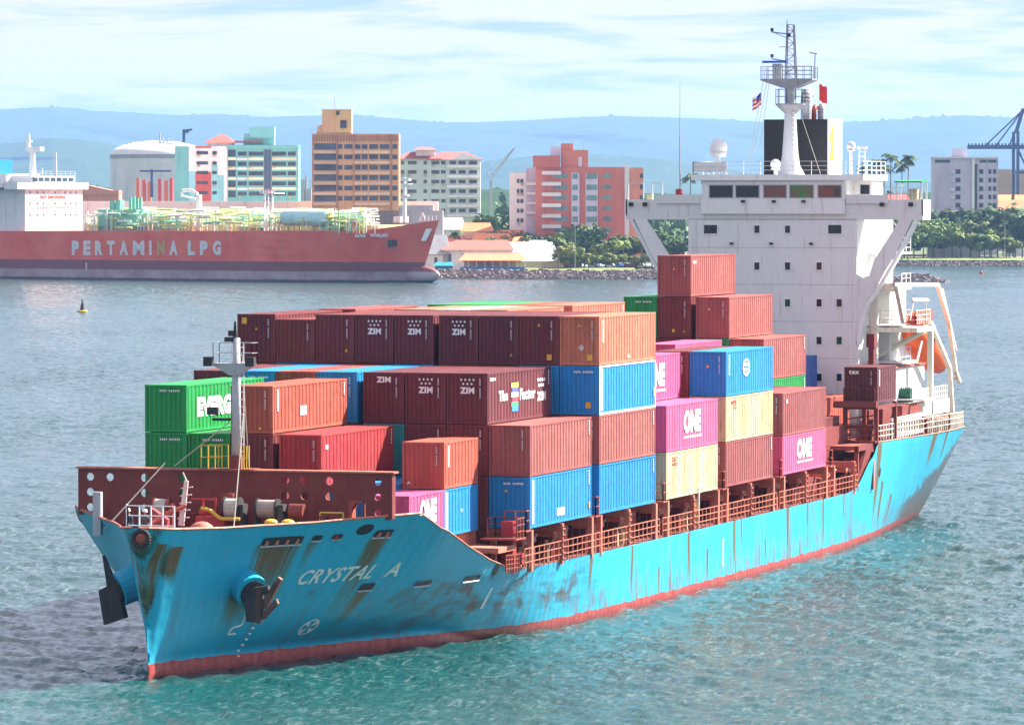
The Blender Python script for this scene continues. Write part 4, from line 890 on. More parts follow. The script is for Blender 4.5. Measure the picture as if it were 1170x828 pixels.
def cont(b, r, tier_z, h, color, label, marks=(), Lc=L40, ds=0.0, door=False, group=GRP, cat='shipping container', name='shipping_container'):
    s = BAY[b]+ds+Lc/2; p = prow(r)-1.25+.03
    root = thing(name, (s, p, tier_z), label, cat, group)
    root.rotation_euler[2] = random.uniform(-.0015, .0015)
    body, frame, dr = cont_meshes(Lc, h); mat = M[color]
    inst('body', body, mat, root); inst('frame', frame, mat, root)
    if door: inst('door', dr, mat, root)
    F, S = F_(Lc, h), S_(Lc, h)
    org = (0, 0, 0)
    def bl(mb, nm, mt):
        o = bpy.data.objects.new(nm, mb.mesh(nm, mt)); COL.objects.link(o); o.parent = root; return o
    for mk in marks:
        k, a = (mk, None) if isinstance(mk, str) else (mk[0], mk[1:])
        mb = MB()
        if k == 'ser':
            for i in range(11):
                v = .88-.036*i; rect(mb, F, .80, .835, v-.012, v+.012) if i not in (4,) else None
            bl(mb, 'serial_number', markc)
        elif k == 'serh':
            for i in range(11):
                u = .36+.045*i; rect(mb, F, u, u+.026, .855, .895) if i not in (4,) else None
            bl(mb, 'serial_number', whitem)
        elif k == 'sv':   # vertical wording on the side, fore end
            u0 = .055 if Lc > 8 else .10
            for i in range(9):
                v = .90-.052*i; rect(mb, S, u0, u0+.02*(L40/Lc), v-.019, v+.019)
            bl(mb, 'side_wording', whitem)
        elif k == 'sbar':
            u0 = .03 if Lc < 8 else .025; w = .07 if Lc < 8 else .035
            for i in range(14):
                v = .92-.062*i; rect(mb, S, u0, u0+w, v-.028, v+.026)
            bl(mb, 'side_wording', whitem)
        elif k == 'sva':
            for i in range(6):
                v = .92-.05*i; rect(mb, S, .955, .968, v-.016, v+.016)
            bl(mb, 'side_serial_number', whitem)
        elif k == 'zim' or k == 'zimd':
            mtext(mb, F, 'ZIM', .33, .68, (.60 if k == 'zimd' else .80), (.725 if k == 'zimd' else .915), .05)
            if k == 'zimd':
                for j, (n, v) in enumerate(((4, .87), (3, .79))):
                    for i in range(n):
                        u = .36+.10*i+(.05 if j else 0)-.0
                        c = F(u, v); mb.add([(c[0], c[1]+.062*math.cos(t), c[2]+.062*math.sin(t)) for t in np.linspace(0, 2*math.pi, 9)[:-1]], [tuple(range(8))])
            bl(mb, 'logo', whitem)
        elif k == 'ft':   # text on the front
            t, u0, u1, v0, v1 = a; mtext(mb, F, t, u0, u1, v0, v1); bl(mb, 'front_wording', whitem)
        elif k == 'st':
            t, u0, u1, v0, v1 = a[:5]; mtext(mb, S, t, u0, u1, v0, v1, .045 if len(a) < 7 else a[6]); bl(mb, 'side_wording', whitem if len(a) < 6 or a[5] is None else a[5])
        elif k == 'yf':   # yellow stickers on the front (u, v, size)
            for (u, v, sz) in a: rect(mb, F, u-sz/2, u+sz/2, v-sz/2, v+sz/2)
            bl(mb, 'sticker', sticker)
        elif k == 'tf':
            for (u, v, sz) in a: q = [F(u-sz/2, v-sz*.4), F(u+sz/2, v-sz*.4), F(u, v+sz*.4)]; mb.add(q, [(0, 1, 2)])
            bl(mb, 'warning_triangle', sticker)
        elif k == 'ps':   # pale sticker on side
            u, v, a_, b_ = a; rect(mb, S, u-a_/2, u+a_/2, v-b_/2, v+b_/2); bl(mb, 'pale_sticker', stickw)
        elif k == 'os':
            u, v, a_, b_ = a; rect(mb, S, u-a_/2, u+a_/2, v-b_/2, v+b_/2); bl(mb, 'orange_sticker', sticker)
        elif k == 'pf':
            u, v, a_ = a; q = [F(u-a_/2, v), F(u, v-a_/2), F(u+a_/2, v), F(u, v+a_/2)]; mb.add(q, [(0, 1, 2, 3)]); bl(mb, 'hazard_diamond', markc)
        elif k == 'rim':   # pale frame seen on the side
            for (u0, u1, v0, v1) in ((0.0, .012, .0, 1), (.988, 1, 0, 1), (.012, .988, .0, .045), (.012, .988, .965, 1)): rect(mb, S, u0, u1, v0, v1)
            bl(mb, 'pale_side_rail', a[0] if a else whitem)
        elif k == 'one':
            t, u0, u1, v0, v1 = 'ONE', *a; mtext(mb, S, t, u0, u1, v0, v1, .06); mtext(mb, S, 'OCEAN NETWORK EXPRESS', u0, u1+.02, v0-.11, v0-.05, .03); bl(mb, 'logo', whitem)
        elif k == 'globe':
            u, v, ru, rv = a; n = 20
            for i in range(n):
                t0, t1 = 2*math.pi*i/n, 2*math.pi*(i+1)/n; P = lambda rr, t: S(u+ru*rr*math.cos(t), v+rv*rr*math.sin(t))
                if math.sin((t0+t1)/2) > -.05 or math.sin((t0+t1)/2) < -.3: mb.quad(P(.78, t0), P(1, t0), P(1, t1), P(.78, t1))
            for vv, w in ((.28, .95), (-.22, .95)): rect(mb, S, u-ru*w, u+ru*w, v+rv*(vv-.16), v+rv*(vv+.16))
            rect(mb, S, u-ru*.3, u-ru*.05, v+rv*.5, v+rv*.9); rect(mb, S, u+ru*.05, u+ru*.4, v-rv*.85, v-rv*.5)
            bl(mb, 'logo', whitem)
        elif k == 'factor':
            mtext(mb, S, 'The', .17, .31, .42, .63, .05); mtext(mb, S, 'Factor', .50, .745, .40, .63, .04); mtext(mb, S, 'ZIM', .775, .915, .34, .52, .06); mtext(mb, S, 'ZIM', .03, .12, .84, .90, .04)
            for j, (n, v) in enumerate(((4, .76), (3, .65))):
                for i in range(n):
                    u = .79+.035*i+(.0175 if j else 0); c = S(u, v); mb.add([(c[0]+.17*math.cos(t), c[1], c[2]+.11*math.sin(t)) for t in np.linspace(0, 2*math.pi, 9)[:-1]], [tuple(range(8))])
            bl(mb, 'side_wording', whitem)
            pal = [(.75, .70, .10), (.10, .12, .45), (.75, .78, .80), (.55, .06, .10), (.05, .45, .20), (.05, .25, .70)]
            for i, cc in enumerate(pal):   # the patchwork letter Z between the words
                mb = MB(); v1 = .76-.095*i; du = 0 if i % 2 == 0 else .012
                S2 = S_(Lc, h, .014); rect(mb, S2, .365+du, .475, v1-.095, v1); bl(mb, 'patchwork_letter', plain('patch_%s' % 'yellow navy pale crimson green blue'.split()[i], cc, .5))
        elif k == 'logoc':
            u, v = a; mtext(mb, S, 'OC', u, u+.10, v, v+.09, .06); mtext(mb, S, 'CL', u+.02, u+.11, v-.10, v-.02, .06); bl(mb, 'logo', plain('logo_red', (.55, .06, .04), .5))
    return root
H, T = HCH+TW, STH+TW
Z = lambda n: n*H
# bay 1 (foremost)
cont(1, 3, Z(2), STH, 'green', 'green container with EVERGREEN lettering, topmost on the left behind the breakwater', [('serh'), ('st', 'EVERGREEN', .13, .93, .30, .72, None, .07)])
cont(1, 3, Z(1), HCH, 'green', 'green container half hidden by the breakwater, directly below the one lettered EVERGREEN', ['serh'])
cont(1, 4, Z(1), HCH, 'green', 'green container just left of the foremast foot, second green one at breakwater height', ['serh'])
cont(1, 3, 0, HCH, 'green', 'green container glimpsed through the breakwater holes, farther left of two')
cont(1, 4, 0, HCH, 'green', 'green container glimpsed through the breakwater holes, nearer the mast of two')
cont(1, 5, Z(2), STH, 'brown', 'rust brown container with long pale orange side, just right of the foremast on top', ['ser', 'sv', 'sva', ('yf', (.28, .12, .07)), ('tf', (.70, .12, .08)), ('ps', .40, .42, .085, .20)])
cont(1, 5, Z(1), HCH, 'maroon', 'dark maroon container below the rust brown one beside the foremast', ['ser'])
cont(1, 6, Z(1), HCH, 'red', 'bright red container with shadow across its far end, right behind the breakwater top', ['ser', 'sva', ('ps', .07, .76, .035, .09)])
cont(1, 7, 0, HCH, 'blue', 'low blue container whose roof shows between breakwater end and small orange box')
cont(1, 8, 0, STH, 'pink', 'short magenta container with ONE logo behind the right end of the breakwater', [('one', .30, .78, .36, .88), ('ft', 'ONE', .12, .42, .28, .46)], L20, 0, True)
cont(1, 8, 0, STH, 'blue', 'short blue container with white bar wording, beside the magenta one above the bow bulwark', ['sbar', ('ps', .5, .5, .05, .06)], L20, 6.10)
cont(1, 8, T, STH, 'orange', 'short orange container standing alone on the blue and magenta pair', ['ser', 'sv', ('ft', 'A', .10, .22, .10, .16)], L20, 6.10)
# bay 2
cont(2, 2, Z(2), HCH, 'maroon', 'dark maroon container whose white lettering is cut off by the green EVERGREEN roof', [('ft', 'tex', .10, .48, .45, .60)])
cont(2, 3, Z(2), HCH, 'blue', 'blue container just behind the foremast, between two maroon ones', ['serh'])
cont(2, 4, Z(2), HCH, 'brown', 'rust brown container between two blue ones in the second bay')
cont(2, 5, Z(2), HCH, 'blue', 'blue container left of the one with a plain ZIM logo', ['ser'])
cont(2, 6, Z(2), HCH, 'zim', 'plum container with plain ZIM lettering and no dots', ['zim', 'ser'])
cont(2, 7, Z(2), HCH, 'zim', 'plum container with dotted ZIM logo, left neighbour of the one lettered The Z Factor', ['zimd', 'ser'])
cont(2, 8, Z(2), HCH, 'zim', 'plum container with The Z Factor lettering on its long side', ['zimd', 'ser', 'factor', 'sva'])
cont(2, 6, Z(1), HCH, 'teal', 'teal container, only a narrow strip seen past the end of the red one')
cont(2, 7, Z(1), HCH, 'maroon', 'maroon container behind the small orange box, left one of two', ['ser'])
cont(2, 8, Z(1), HCH, 'maroon', 'maroon container directly below the one lettered The Z Factor', ['ser'])
cont(2, 9, Z(1), HCH, 'rose', 'maroon container with pinkish side, on the blue one at the break of the deck', ['ser', 'sva'])
cont(2, 9, 0, HCH, 'blue', 'blue container with pale square patch on its side, lowest at the break of the deck', ['serh', 'sbar', 'sva', ('ps', .49, .22, .13, .16), ('tf', (.42, .74, .08)), ('os', .965, .24, .02, .12)])
for r, c in ((6, 'blue'), (7, 'maroon'), (8, 'maroon')): cont(2, r, 0, HCH, c, 'dark container deep in the gap behind the small orange box', group='containers deep in the gap behind the orange box')
# bay 3
cont(3, 1, Z(3), HCH, 'maroon', 'maroon container with a yellow square sticker, leftmost of the long top row', ['ser', ('yf', (.19, .86, .13)), ('tf', (.5, .70, .07))])
cont(3, 2, Z(3), STH, 'maroon', 'lower dark red container in the top row, second from the left, showing a step', ['ser'])
cont(3, 3, Z(3), HCH, 'maroon', 'maroon container third from the left in the long top row, with a small yellow triangle', ['ser', ('tf', (.80, .27, .09))])
cont(3, 4, Z(3), HCH, 'zim', 'plum container with dotted ZIM logo, leftmost such one in the long top row', ['zimd', 'ser'])
cont(3, 5, Z(3), HCH, 'zim', 'plum container with dotted ZIM logo, left of the dark gap in the top row', ['zimd', 'ser'])
cont(3, 6, Z(3), HCH, 'zim', 'plum container with dotted ZIM logo, right of the dark gap in the top row', ['zimd', 'ser'])
cont(3, 7, Z(3), HCH, 'zim', 'plain plum container right of the last dotted ZIM logo in the top row', ['ser', ('tf', (.82, .2, .07))])
cont(3, 8, Z(3), HCH, 'maroon', 'maroon container with low yellow sticker, second from the right in the top row', ['ser', ('yf', (.76, .16, .12)), ('tf', (.5, .82, .08))])
cont(3, 9, Z(3), HCH, 'tan', 'faded orange sided container at the right end of the long top row', ['ser', 'sv', ('yf', (.76, .16, .13)), ('tf', (.5, .82, .08)), ('pf', .55, .36, .16), ('st', 'A', .48, .54, .10, .18)])
cont(3, 9, Z(2), HCH, 'blue', 'blue container with pale edge frame, directly under the faded orange sided one', ['serh', 'sbar', ('rim',), ('yf', (.72, .2, .13)), ('os', .975, .32, .025, .16)])
cont(3, 9, Z(1), HCH, 'rose', 'maroon container with pinkish side between two bright blue ones', ['ser', 'sva'])
cont(3, 9, 0, HCH, 'blue', 'plain bright blue container, lowest in the third bay above the side rail', [('rim', M['blue']), 'sva'])
# bay 4
cont(4, 9, 0, HCH, 'cream', 'cream container with small red logo, lowest one just above the rail, under a magenta one', [('logoc', .10, .80)])
cont(4, 9, Z(1), HCH, 'pink', 'magenta container with large ONE logo between two levels of cream', [('one', .33, .66, .34, .84)])
cont(4, 8, Z(2), HCH, 'pink', 'magenta container with part of a ONE logo, partly hidden behind the bright blue stack', [('one', .38, .70, .30, .82)])
cont(4, 7, Z(2), HCH, 'rose', 'pinkish roofed container just behind the half hidden magenta one')
cont(4, 5, Z(3), HCH, 'tan', 'faded orange container behind the long top row, its side ending at a dark red front', ['sva'])
cont(4, 4, Z(3), HCH, 'cream', 'cream roofed container behind the long top row')
cont(4, 3, Z(3), HCH, 'tan', 'faded orange roofed container behind the long top row, left of the cream roof')
cont(4, 2, Z(3), STH, 'cream', 'low cream container behind the third and fourth of the long top row')
cont(4, 1, Z(3), HCH, 'rose', 'faded maroon roofed container at the far left behind the long top row')
# bay 5
cont(5, 9, 0, HCH, 'rose', 'faded maroon container under a cream one, fourth deckside stack before the tower', ['ser', 'sva'])
cont(5, 9, Z(1), HCH, 'cream', 'stained cream container with small red logo under the blue one with a globe logo', [('logoc', .12, .82), ('yf', (.3, .2, .1))])
cont(5, 9, Z(2), HCH, 'blue', 'bright blue container with round white globe logo', ['ser', 'sv', ('globe', .42, .60, .075, .20), ('tf', (.5, .68, .09))])
cont(5, 8, Z(2), HCH, 'maroon', 'maroon container, narrow strip between magenta side and blue front', ['ser'])
cont(5, 5, Z(3), HCH, 'tan', 'faded orange container with ribbed side beyond the top row, left of a green front', ['sva'])
cont(5, 4, Z(3), HCH, 'brown', 'rust brown roofed container beyond the top row')
cont(5, 3, Z(3), HCH, 'green', 'green roofed container in the middle beyond the long top row')
cont(5, 2, Z(3), HCH, 'green', 'green roofed container farther left beyond the long top row')
cont(5, 1, Z(3), STH, 'rose', 'pinkish roofed container farthest left beyond the green roofs')
# bay 6
cont(6, 9, 0, STH, 'pink', 'magenta container with ONE logo at deck level, nearest the tower', [('one', .32, .66, .34, .86)])
cont(6, 9, T, HCH, 'rose', 'maroon container with pinkish side on the magenta one nearest the tower', ['ser', ('ps', .09, .80, .03, .10)])
cont(6, 6, Z(2), HCH, 'pink', 'magenta container with pale roof below the two upper maroon ones')
cont(6, 7, Z(1), HCH, 'rose', 'faded maroon roofed container in the well behind the blue globe logo one')
cont(6, 8, Z(1), STH, 'maroon', 'low maroon container behind the maroon and magenta deckside pair')
# bay 7
cont(7, 5, Z(4), HCH, 'rose', 'maroon container standing highest of all, against the white tower', ['ser', ('tf', (.5, .68, .08)), ('st', 'tex', .04, .12, .80, .88)])
cont(7, 5, Z(3), HCH, 'maroon', 'maroon container directly under the highest one, right of a green front', ['ser', ('yf', (.48, .18, .08)), ('tf', (.80, .17, .07))])
cont(7, 6, Z(3), HCH, 'rose', 'maroon container with pinkish side, right of and one step below the highest one', ['ser', ('tf', (.4, .72, .09))])
cont(7, 4, Z(3), HCH, 'green', 'green container with dark front beside the pair of stacked maroon ones', ['serh'])
cont(7, 6, Z(2), HCH, 'green', 'green container of which only a corner shows under the right maroon one')
cont(7, 7, Z(2), HCH, 'rose', 'maroon container with wide pinkish side behind the blue globe logo one', ['sva'])
cont(7, 7, Z(1), HCH, 'green', 'light green sided container under the maroon one by the tower windows', ['sva'])
# bay 8
cont(8, 6, 1.0+H, HCH, 'royal', 'royal blue container, narrow upright piece against the white tower')
cont(8, 7, 1.0, HCH, 'orange', 'orange container low beside the container stand')
cont(8, 9, 3.78, STH, 'zim', 'short plum container lettered tex on its own stand by the stern', [('ft', 'tex', .14, .46, .80, .92), 'ser', 'sv'], L20)
# buried containers that carry the visible ones
HID = 'containers buried inside the stacks'
def hid(b, r, z, h=HCH, c='maroon', Lc=L40, ds=0):
    if b >= 6: c = 'maroon'
    cont(b, r, z, h, c, 'plain container buried inside the stacks', (), Lc, ds, group=HID)
for r in (5, 6): hid(1, r, 0)
for r in (2, 3, 4, 5): hid(2, r, 0); hid(2, r, Z(1))
for r in range(1, 9):
    for k in range(3): hid(3, r, Z(k), c=('maroon', 'blue', 'rose')[(r+k) % 3])
for b, rr, n in ((4, range(1, 6), 3), (5, range(1, 6), 3), (4, (6,), 2), (4, (7, 8), 2), (5, (6, 7, 8), 2), (6, range(3, 7), 2), (6, (7, 8), 1), (7, (4, 5), 3), (7, (6,), 2), (7, (7, 8), 1), (8, (6,), 0)):
    for r in rr:
        for k in range(n): hid(b, r, Z(k), c=('rose', 'maroon', 'blue')[(r+k) % 3])
hid(8, 6, 1.0)
# ------------------------------------------------------------------ flags
def flag(org, w, h, mats, label, name='flag', tilt=-.5, stripes=None):
    s, p, z = org; mb = MB(); n, k = 10, 6; vs = []
    for i in range(n+1):
        for j in range(k+1):
            u, v = i/n, j/k; vs.append((s+.12*math.sin(u*7+v)*u, p-u*w*.75*(1 if tilt < 0 else -1), z-v*h-u*w*abs(tilt)+.05*math.sin(u*9)))
    fs = [(i*(k+1)+j, (i+1)*(k+1)+j, (i+1)*(k+1)+j+1, i*(k+1)+j+1) for i in range(n) for j in range(k)]
    mb.add(vs, fs)
    if len(mats) > 1: mb.mi = [stripes(i/n, j/k) for i in range(n) for j in range(k)]
    return solo(mb, name, mats, org, label, 'flag')
fr, fw_, fb = plain('flag_red', (.62, .03, .03), .8), plain('flag_white', (.7, .7, .7), .8), plain('flag_blue', (.03, .05, .30), .8)
q = on_s(870, 106, ms); flag(q, 1.0, .95, [fb, fr, fw_], 'small blue, red and white flag on the halyard left of the radar mast', stripes=lambda u, v: 0 if u < .45 and v < .5 else (1 if int(v*6) % 2 else 2))
q = on_s(936, 96, ms); flag(q, .8, 1.3, [fr], 'plain red flag flying above the exhaust pipes of the funnel', tilt=.35)
# ------------------------------------------------------------------ crew on the bow
def person(org, yaw, label, lean=0.0, top=None, hat=None):
    me = bpy.data.meshes.new('body'); J = [(0,0,.95),(0,0,1.15),(.02,0,1.40),(.03,0,1.50),(.05,0,1.58),(.06,0,1.70),
        (.0,.10,.90),(.02,.11,.50),(-.02,.11,.08),(.10,.11,.04),(0,-.10,.90),(.04,-.11,.50),(-.02,-.11,.08),(.10,-.11,.04),
        (.0,.19,1.40),(.06,.26,1.14),(.26,.24,1.05),(.0,-.19,1.40),(.06,-.26,1.14),(.26,-.22,1.08),(.34,.23,1.04),(.34,-.21,1.07)]
    Rr = [.15,.14,.15,.065,.06,.085,.10,.065,.045,.04,.10,.065,.045,.04,.065,.048,.036,.065,.048,.036,.035,.035]
    E_ = [(0,1),(1,2),(2,3),(3,4),(4,5),(0,6),(6,7),(7,8),(8,9),(0,10),(10,11),(11,12),(12,13),(2,14),(14,15),(15,16),(2,17),(17,18),(18,19),(16,20),(19,21)]
    J = [(x+lean*max(0, z-.9), y, z-abs(lean)*.2*max(0, z-.9)) for x, y, z in J]
    me.from_pydata(J, E_, []); o = bpy.data.objects.new('body', me); COL.objects.link(o)
    md = o.modifiers.new('skin', 'SKIN'); me.skin_vertices.new() if not me.skin_vertices else None
    for v, r in zip(me.skin_vertices[0].data, Rr): v.radius = (r, r)
    me.skin_vertices[0].data[0].use_root = True
    sb = o.modifiers.new('sub', 'SUBSURF'); sb.levels = 1; sb.render_levels = 1
    dg = bpy.context.evaluated_depsgraph_get(); m2 = bpy.data.meshes.new_from_object(o.evaluated_get(dg)); bpy.data.objects.remove(o)
    m2.materials.clear(); m2.materials.append(top); m2.materials.append(plain('skin', (.30, .15, .09), .6))
    for pl_ in m2.polygons:
        pl_.use_smooth = True; c = pl_.center
        if c.z > 1.50-abs(lean)*.1 or c.x > .27+lean*.2 and c.z < 1.2 and c.z > .7: pl_.material_index = 1
    root = thing('person', org, label, 'person'); root.rotation_euler[2] = yaw
    b = bpy.data.objects.new('body', m2); COL.objects.link(b); b.parent = root
    hx, hz = .06+lean*.8, 1.70-abs(lean)*.16
    mb = MB(); mb.lathe((hx, 0, hz+.02), [(.15, 0), (.125, .02), (.12, .08), (.08, .14), (.0, .16)], 12); h_ = bpy.data.objects.new('helmet', mb.mesh('helmet', hat)); COL.objects.link(h_); h_.parent = root
    return root
person((-38.9, -2.75, DZ), 2.6, 'person in dark work clothes and white helmet, left one of two at the bow railing', .15, plain('coverall_navy', (.02, .03, .06), .8), plain('helmet_white', (.8, .8, .8), .4))
person((-39.0, -1.9, DZ), 3.5, 'person in dark coverall and white helmet, right one of two at the bow railing', .25, plain('coverall_grey', (.07, .05, .06), .8), MC['helmet_white'])
# ------------------------------------------------------------------ far shore
def land_sheet():
    pts = [(-2600, 1700), (-700, 1640), (0, 1600), (300, 1590), (500, 1552), (640, 1543), (760, 1538), (860, 1570), (930, 1700), (985, 1838), (1100, 1832), (1200, 1825), (1800, 1850), (4000, 2100)]
    nx = 160; PX = np.linspace(-2600, 4000, nx); D0 = np.interp(PX, [a for a, _ in pts], [b for _, b in pts])
    t = NT('shore_ground'); co = t.co(); n = t.noise(co, .02, 5, .6); n2 = t.noise(co, .4, 4)
    c = t.mix(t.ramp(n, .45, .6), (.055, .10, .025, 1), (.22, .20, .17, 1)); c = t.mix(t.ramp(n2, .3, .8, 0, .5), c, (.10, .15, .03, 1)); t.l(c, t.b.inputs['Base Color']); t.b.inputs['Roughness'].default_value = .95
    rows = [(-1.5, -1.5), (1.0, .6), (5, 1.7), (14, 2.0), (60, 2.4), (400, 3.5), (1500, 5), (4500, 8), (24000, 8)]
    vs = []; nx = len(PX)
    for off, h in rows:
        for x, d in zip(PX, D0): vs.append(far(x if off < 4000 else x, d+off, h))
    mb = MB(); mb.add(vs, [(j*nx+i, j*nx+i+1, (j+1)*nx+i+1, (j+1)*nx+i) for j in range(len(rows)-1) for i in range(nx-1)])
    tag(mb.build('ground', t.m), kind='structure')
land_sheet()
def shoreD(px_): return float(np.interp(px_, [-700, 0, 300, 500, 640, 760, 860, 930, 985, 1100, 1200], [1640, 1600, 1590, 1552, 1543, 1538, 1570, 1700, 1838, 1832, 1825]))
# hills
def ridge(name, D, prof, depth, seed, amp):
    rs = np.random.RandomState(seed); PX = np.linspace(-300, 1500, 1500); y = np.interp(PX, [a for a, _ in prof], [b for _, b in prof])
    n = np.zeros_like(PX); n2 = np.zeros_like(PX)
    for k, w in ((6, 1.0), (17, .6), (43, .4), (110, .30), (260, .28), (520, .34), (740, .22)):
        ph = rs.rand(k+2); q_ = w*np.interp(np.linspace(0, k, len(PX)), np.arange(k+2), ph*2-1)
        if k < 40: n += q_
        else: n2 += q_
    top = np.array([hy(a, D) for a in y])+amp*n; nx = len(PX); vs = []; nr = 26
    gully = np.zeros_like(PX)
    for k, w in ((14, 1.0), (37, .6)): gully += w*np.interp(np.linspace(0, k, len(PX)), np.arange(k+2), rs.rand(k+2)*2-1)
    for j in range(nr):
        f = j/(nr-1); h = (1-(1-f)**1.7)
        for i, x in enumerate(PX):
            e = math.sin(f*math.pi); gg = float(np.interp(x+60*math.sin(j*.5), PX, gully)); vs.append(far(x, D-depth*(1-f)+e*gg*depth*.05, 5+(top[i]-5)*h+e*amp*.35*gg+(1.8*amp*n2[i] if j == nr-1 else 0)))
    for i, x in enumerate(PX): vs.append(far(x, D+600, 5))
    mb = MB(); mb.add(vs, [(j*nx+i, j*nx+i+1, (j+1)*nx+i+1, (j+1)*nx+i) for j in range(nr) for i in range(nx-1)])
    t = NT('wooded_hillside'); co = t.co(); a = t.noise(co, .006, 6, .65); b = t.noise(co, .05, 5, .7)
    c = t.mix(t.ramp(a, .35, .65), (.030, .060, .018, 1), (.06, .095, .03, 1)); c = t.mix(t.ramp(b, .4, .7, 0, .6), c, (.015, .035, .012, 1)); t.l(c, t.b.inputs['Base Color']); t.b.inputs['Roughness'].default_value = 1
    t.b.inputs['Specular IOR Level'].default_value = 0
    tag(mb.build(name, MC.setdefault('wooded', t.m)), kind='structure')
ridge('hills', 20000, [(-500, 130), (0, 126), (60, 123), (100, 127), (200, 131), (250, 129), (300, 133), (400, 131), (500, 139), (600, 137), (700, 133), (800, 136), (870, 141), (950, 141), (1000, 140), (1100, 134), (1170, 137), (1800, 130)], 4500, 3, 8.5)
ridge('hills', 13500, [(-500, 170), (0, 168), (60, 160), (100, 163), (150, 172), (220, 186), (300, 200), (420, 214), (500, 200), (560, 183), (640, 176), (700, 178), (760, 180), (860, 196), (1000, 205), (1800, 205)], 2300, 8, 6.0)

ridge('hills', 4300, [(-500, 219), (0, 217), (200, 215), (300, 218), (430, 220), (560, 216), (700, 219), (860, 222), (1000, 219), (1100, 217), (1200, 216), (1800, 219)], 900, 12, 2.6)
# ---- local frame for things ashore: u right, v away, w up (metres), standing at column px, D metres out
def loc(px_, D, base=2.2, yaw=0.0):
    o = far(px_, D, base); R_ = rt; Fv = fh; c, s = math.cos(yaw), math.sin(yaw)
    def T_(u, v, w):
        a, b = u*c-v*s, u*s+v*c
        return (o[0]+R_[0]*a+Fv[0]*b, o[1]+R_[1]*a+Fv[1]*b, o[2]+w)
    return T_, o
def mpp(D): return D/FPX
SPLIT = {'gable', 'spandrel', 'white_spandrel', 'balcony_front', 'balcony', 'pilaster', 'column', 'lower_facade', 'recess', 'grey_bay', 'upper_block', 'red_panel', 'lift_tower', 'roof_plant', 'terrace_fins', 'roof_pipework'}
def part(root, name, mat, T_, fn, smooth=False, par=None):
    mb = MB(T_)
    if name in SPLIT:
        mb.log = []; fn(mb); o = None
        for vs, fs in mb.log: q = MB(T_); q.add(vs, fs); o = q.build({'terrace_fins': 'terrace_fin', 'roof_pipework': 'roof_pipe'}.get(name, name), mat, par or root, smooth=smooth)
        return o
    fn(mb); return mb.build(name, mat, par or root, smooth=smooth)
wall_c = {}
def bmat(name, rgb): return paint(name, tuple(min(.82, c*1.45+.01) for c in rgb), .8, .35, .10, scale=.15)
winm = plain('far_window', (.05, .07, .09), .15, var=.5, scale=.2)
def building(px0, px1, ytop, D, name, label, mat, base=2.5, depth=14, yaw=0, extra=None, group=None, cat='building', roofmat=None):
    T_, o = loc((px0+px1)/2, D, base, yaw); w = (px1-px0)*mpp(D)/2; h = hy(ytop, D)-base
    root = thing(name, o, label, cat, group)
    part(root, 'wall', mat, T_, lambda m: m.box(-w, w, 0, depth, -.5, h))
    if roofmat: part(root, 'roof', roofmat, T_, lambda m: m.box(-w-.15, w+.15, -.15, depth+.15, h+.004, h+.35))
    U = lambda x: (x-(px0+px1)/2)*mpp(D); Hh = lambda y: hy(y, D)-base
    if extra: extra(root, T_, U, Hh, w, h, depth)
    return root
rt_w = random.Random(31)
def win_rows(root, T_, U, Hh, cols, ys, hpx, mat=winm, name='window', sill=None):
    for y in ys:
        for (a, b) in cols:
            u0, u1, z1, z0 = U(a), U(b), Hh(y), Hh(y+hpx)
            w = part(root, name, mat, T_, lambda m: m.box(u0, u1, -.10, .3, z0, z1))
            if mat is winm and sill is None and rt_w.random() < .35: part(root, 'air_conditioner', M['cream'], T_, lambda m: m.box(u0+.1, min(u1, u0+1.1), -.7, -.11, z0-.75, z0-.15))
            if sill: part(root, 'sill', sill, T_, lambda m: m.box(u0-.1, u1+.1, -.35, -.11, z0-.25, z0), par=w)
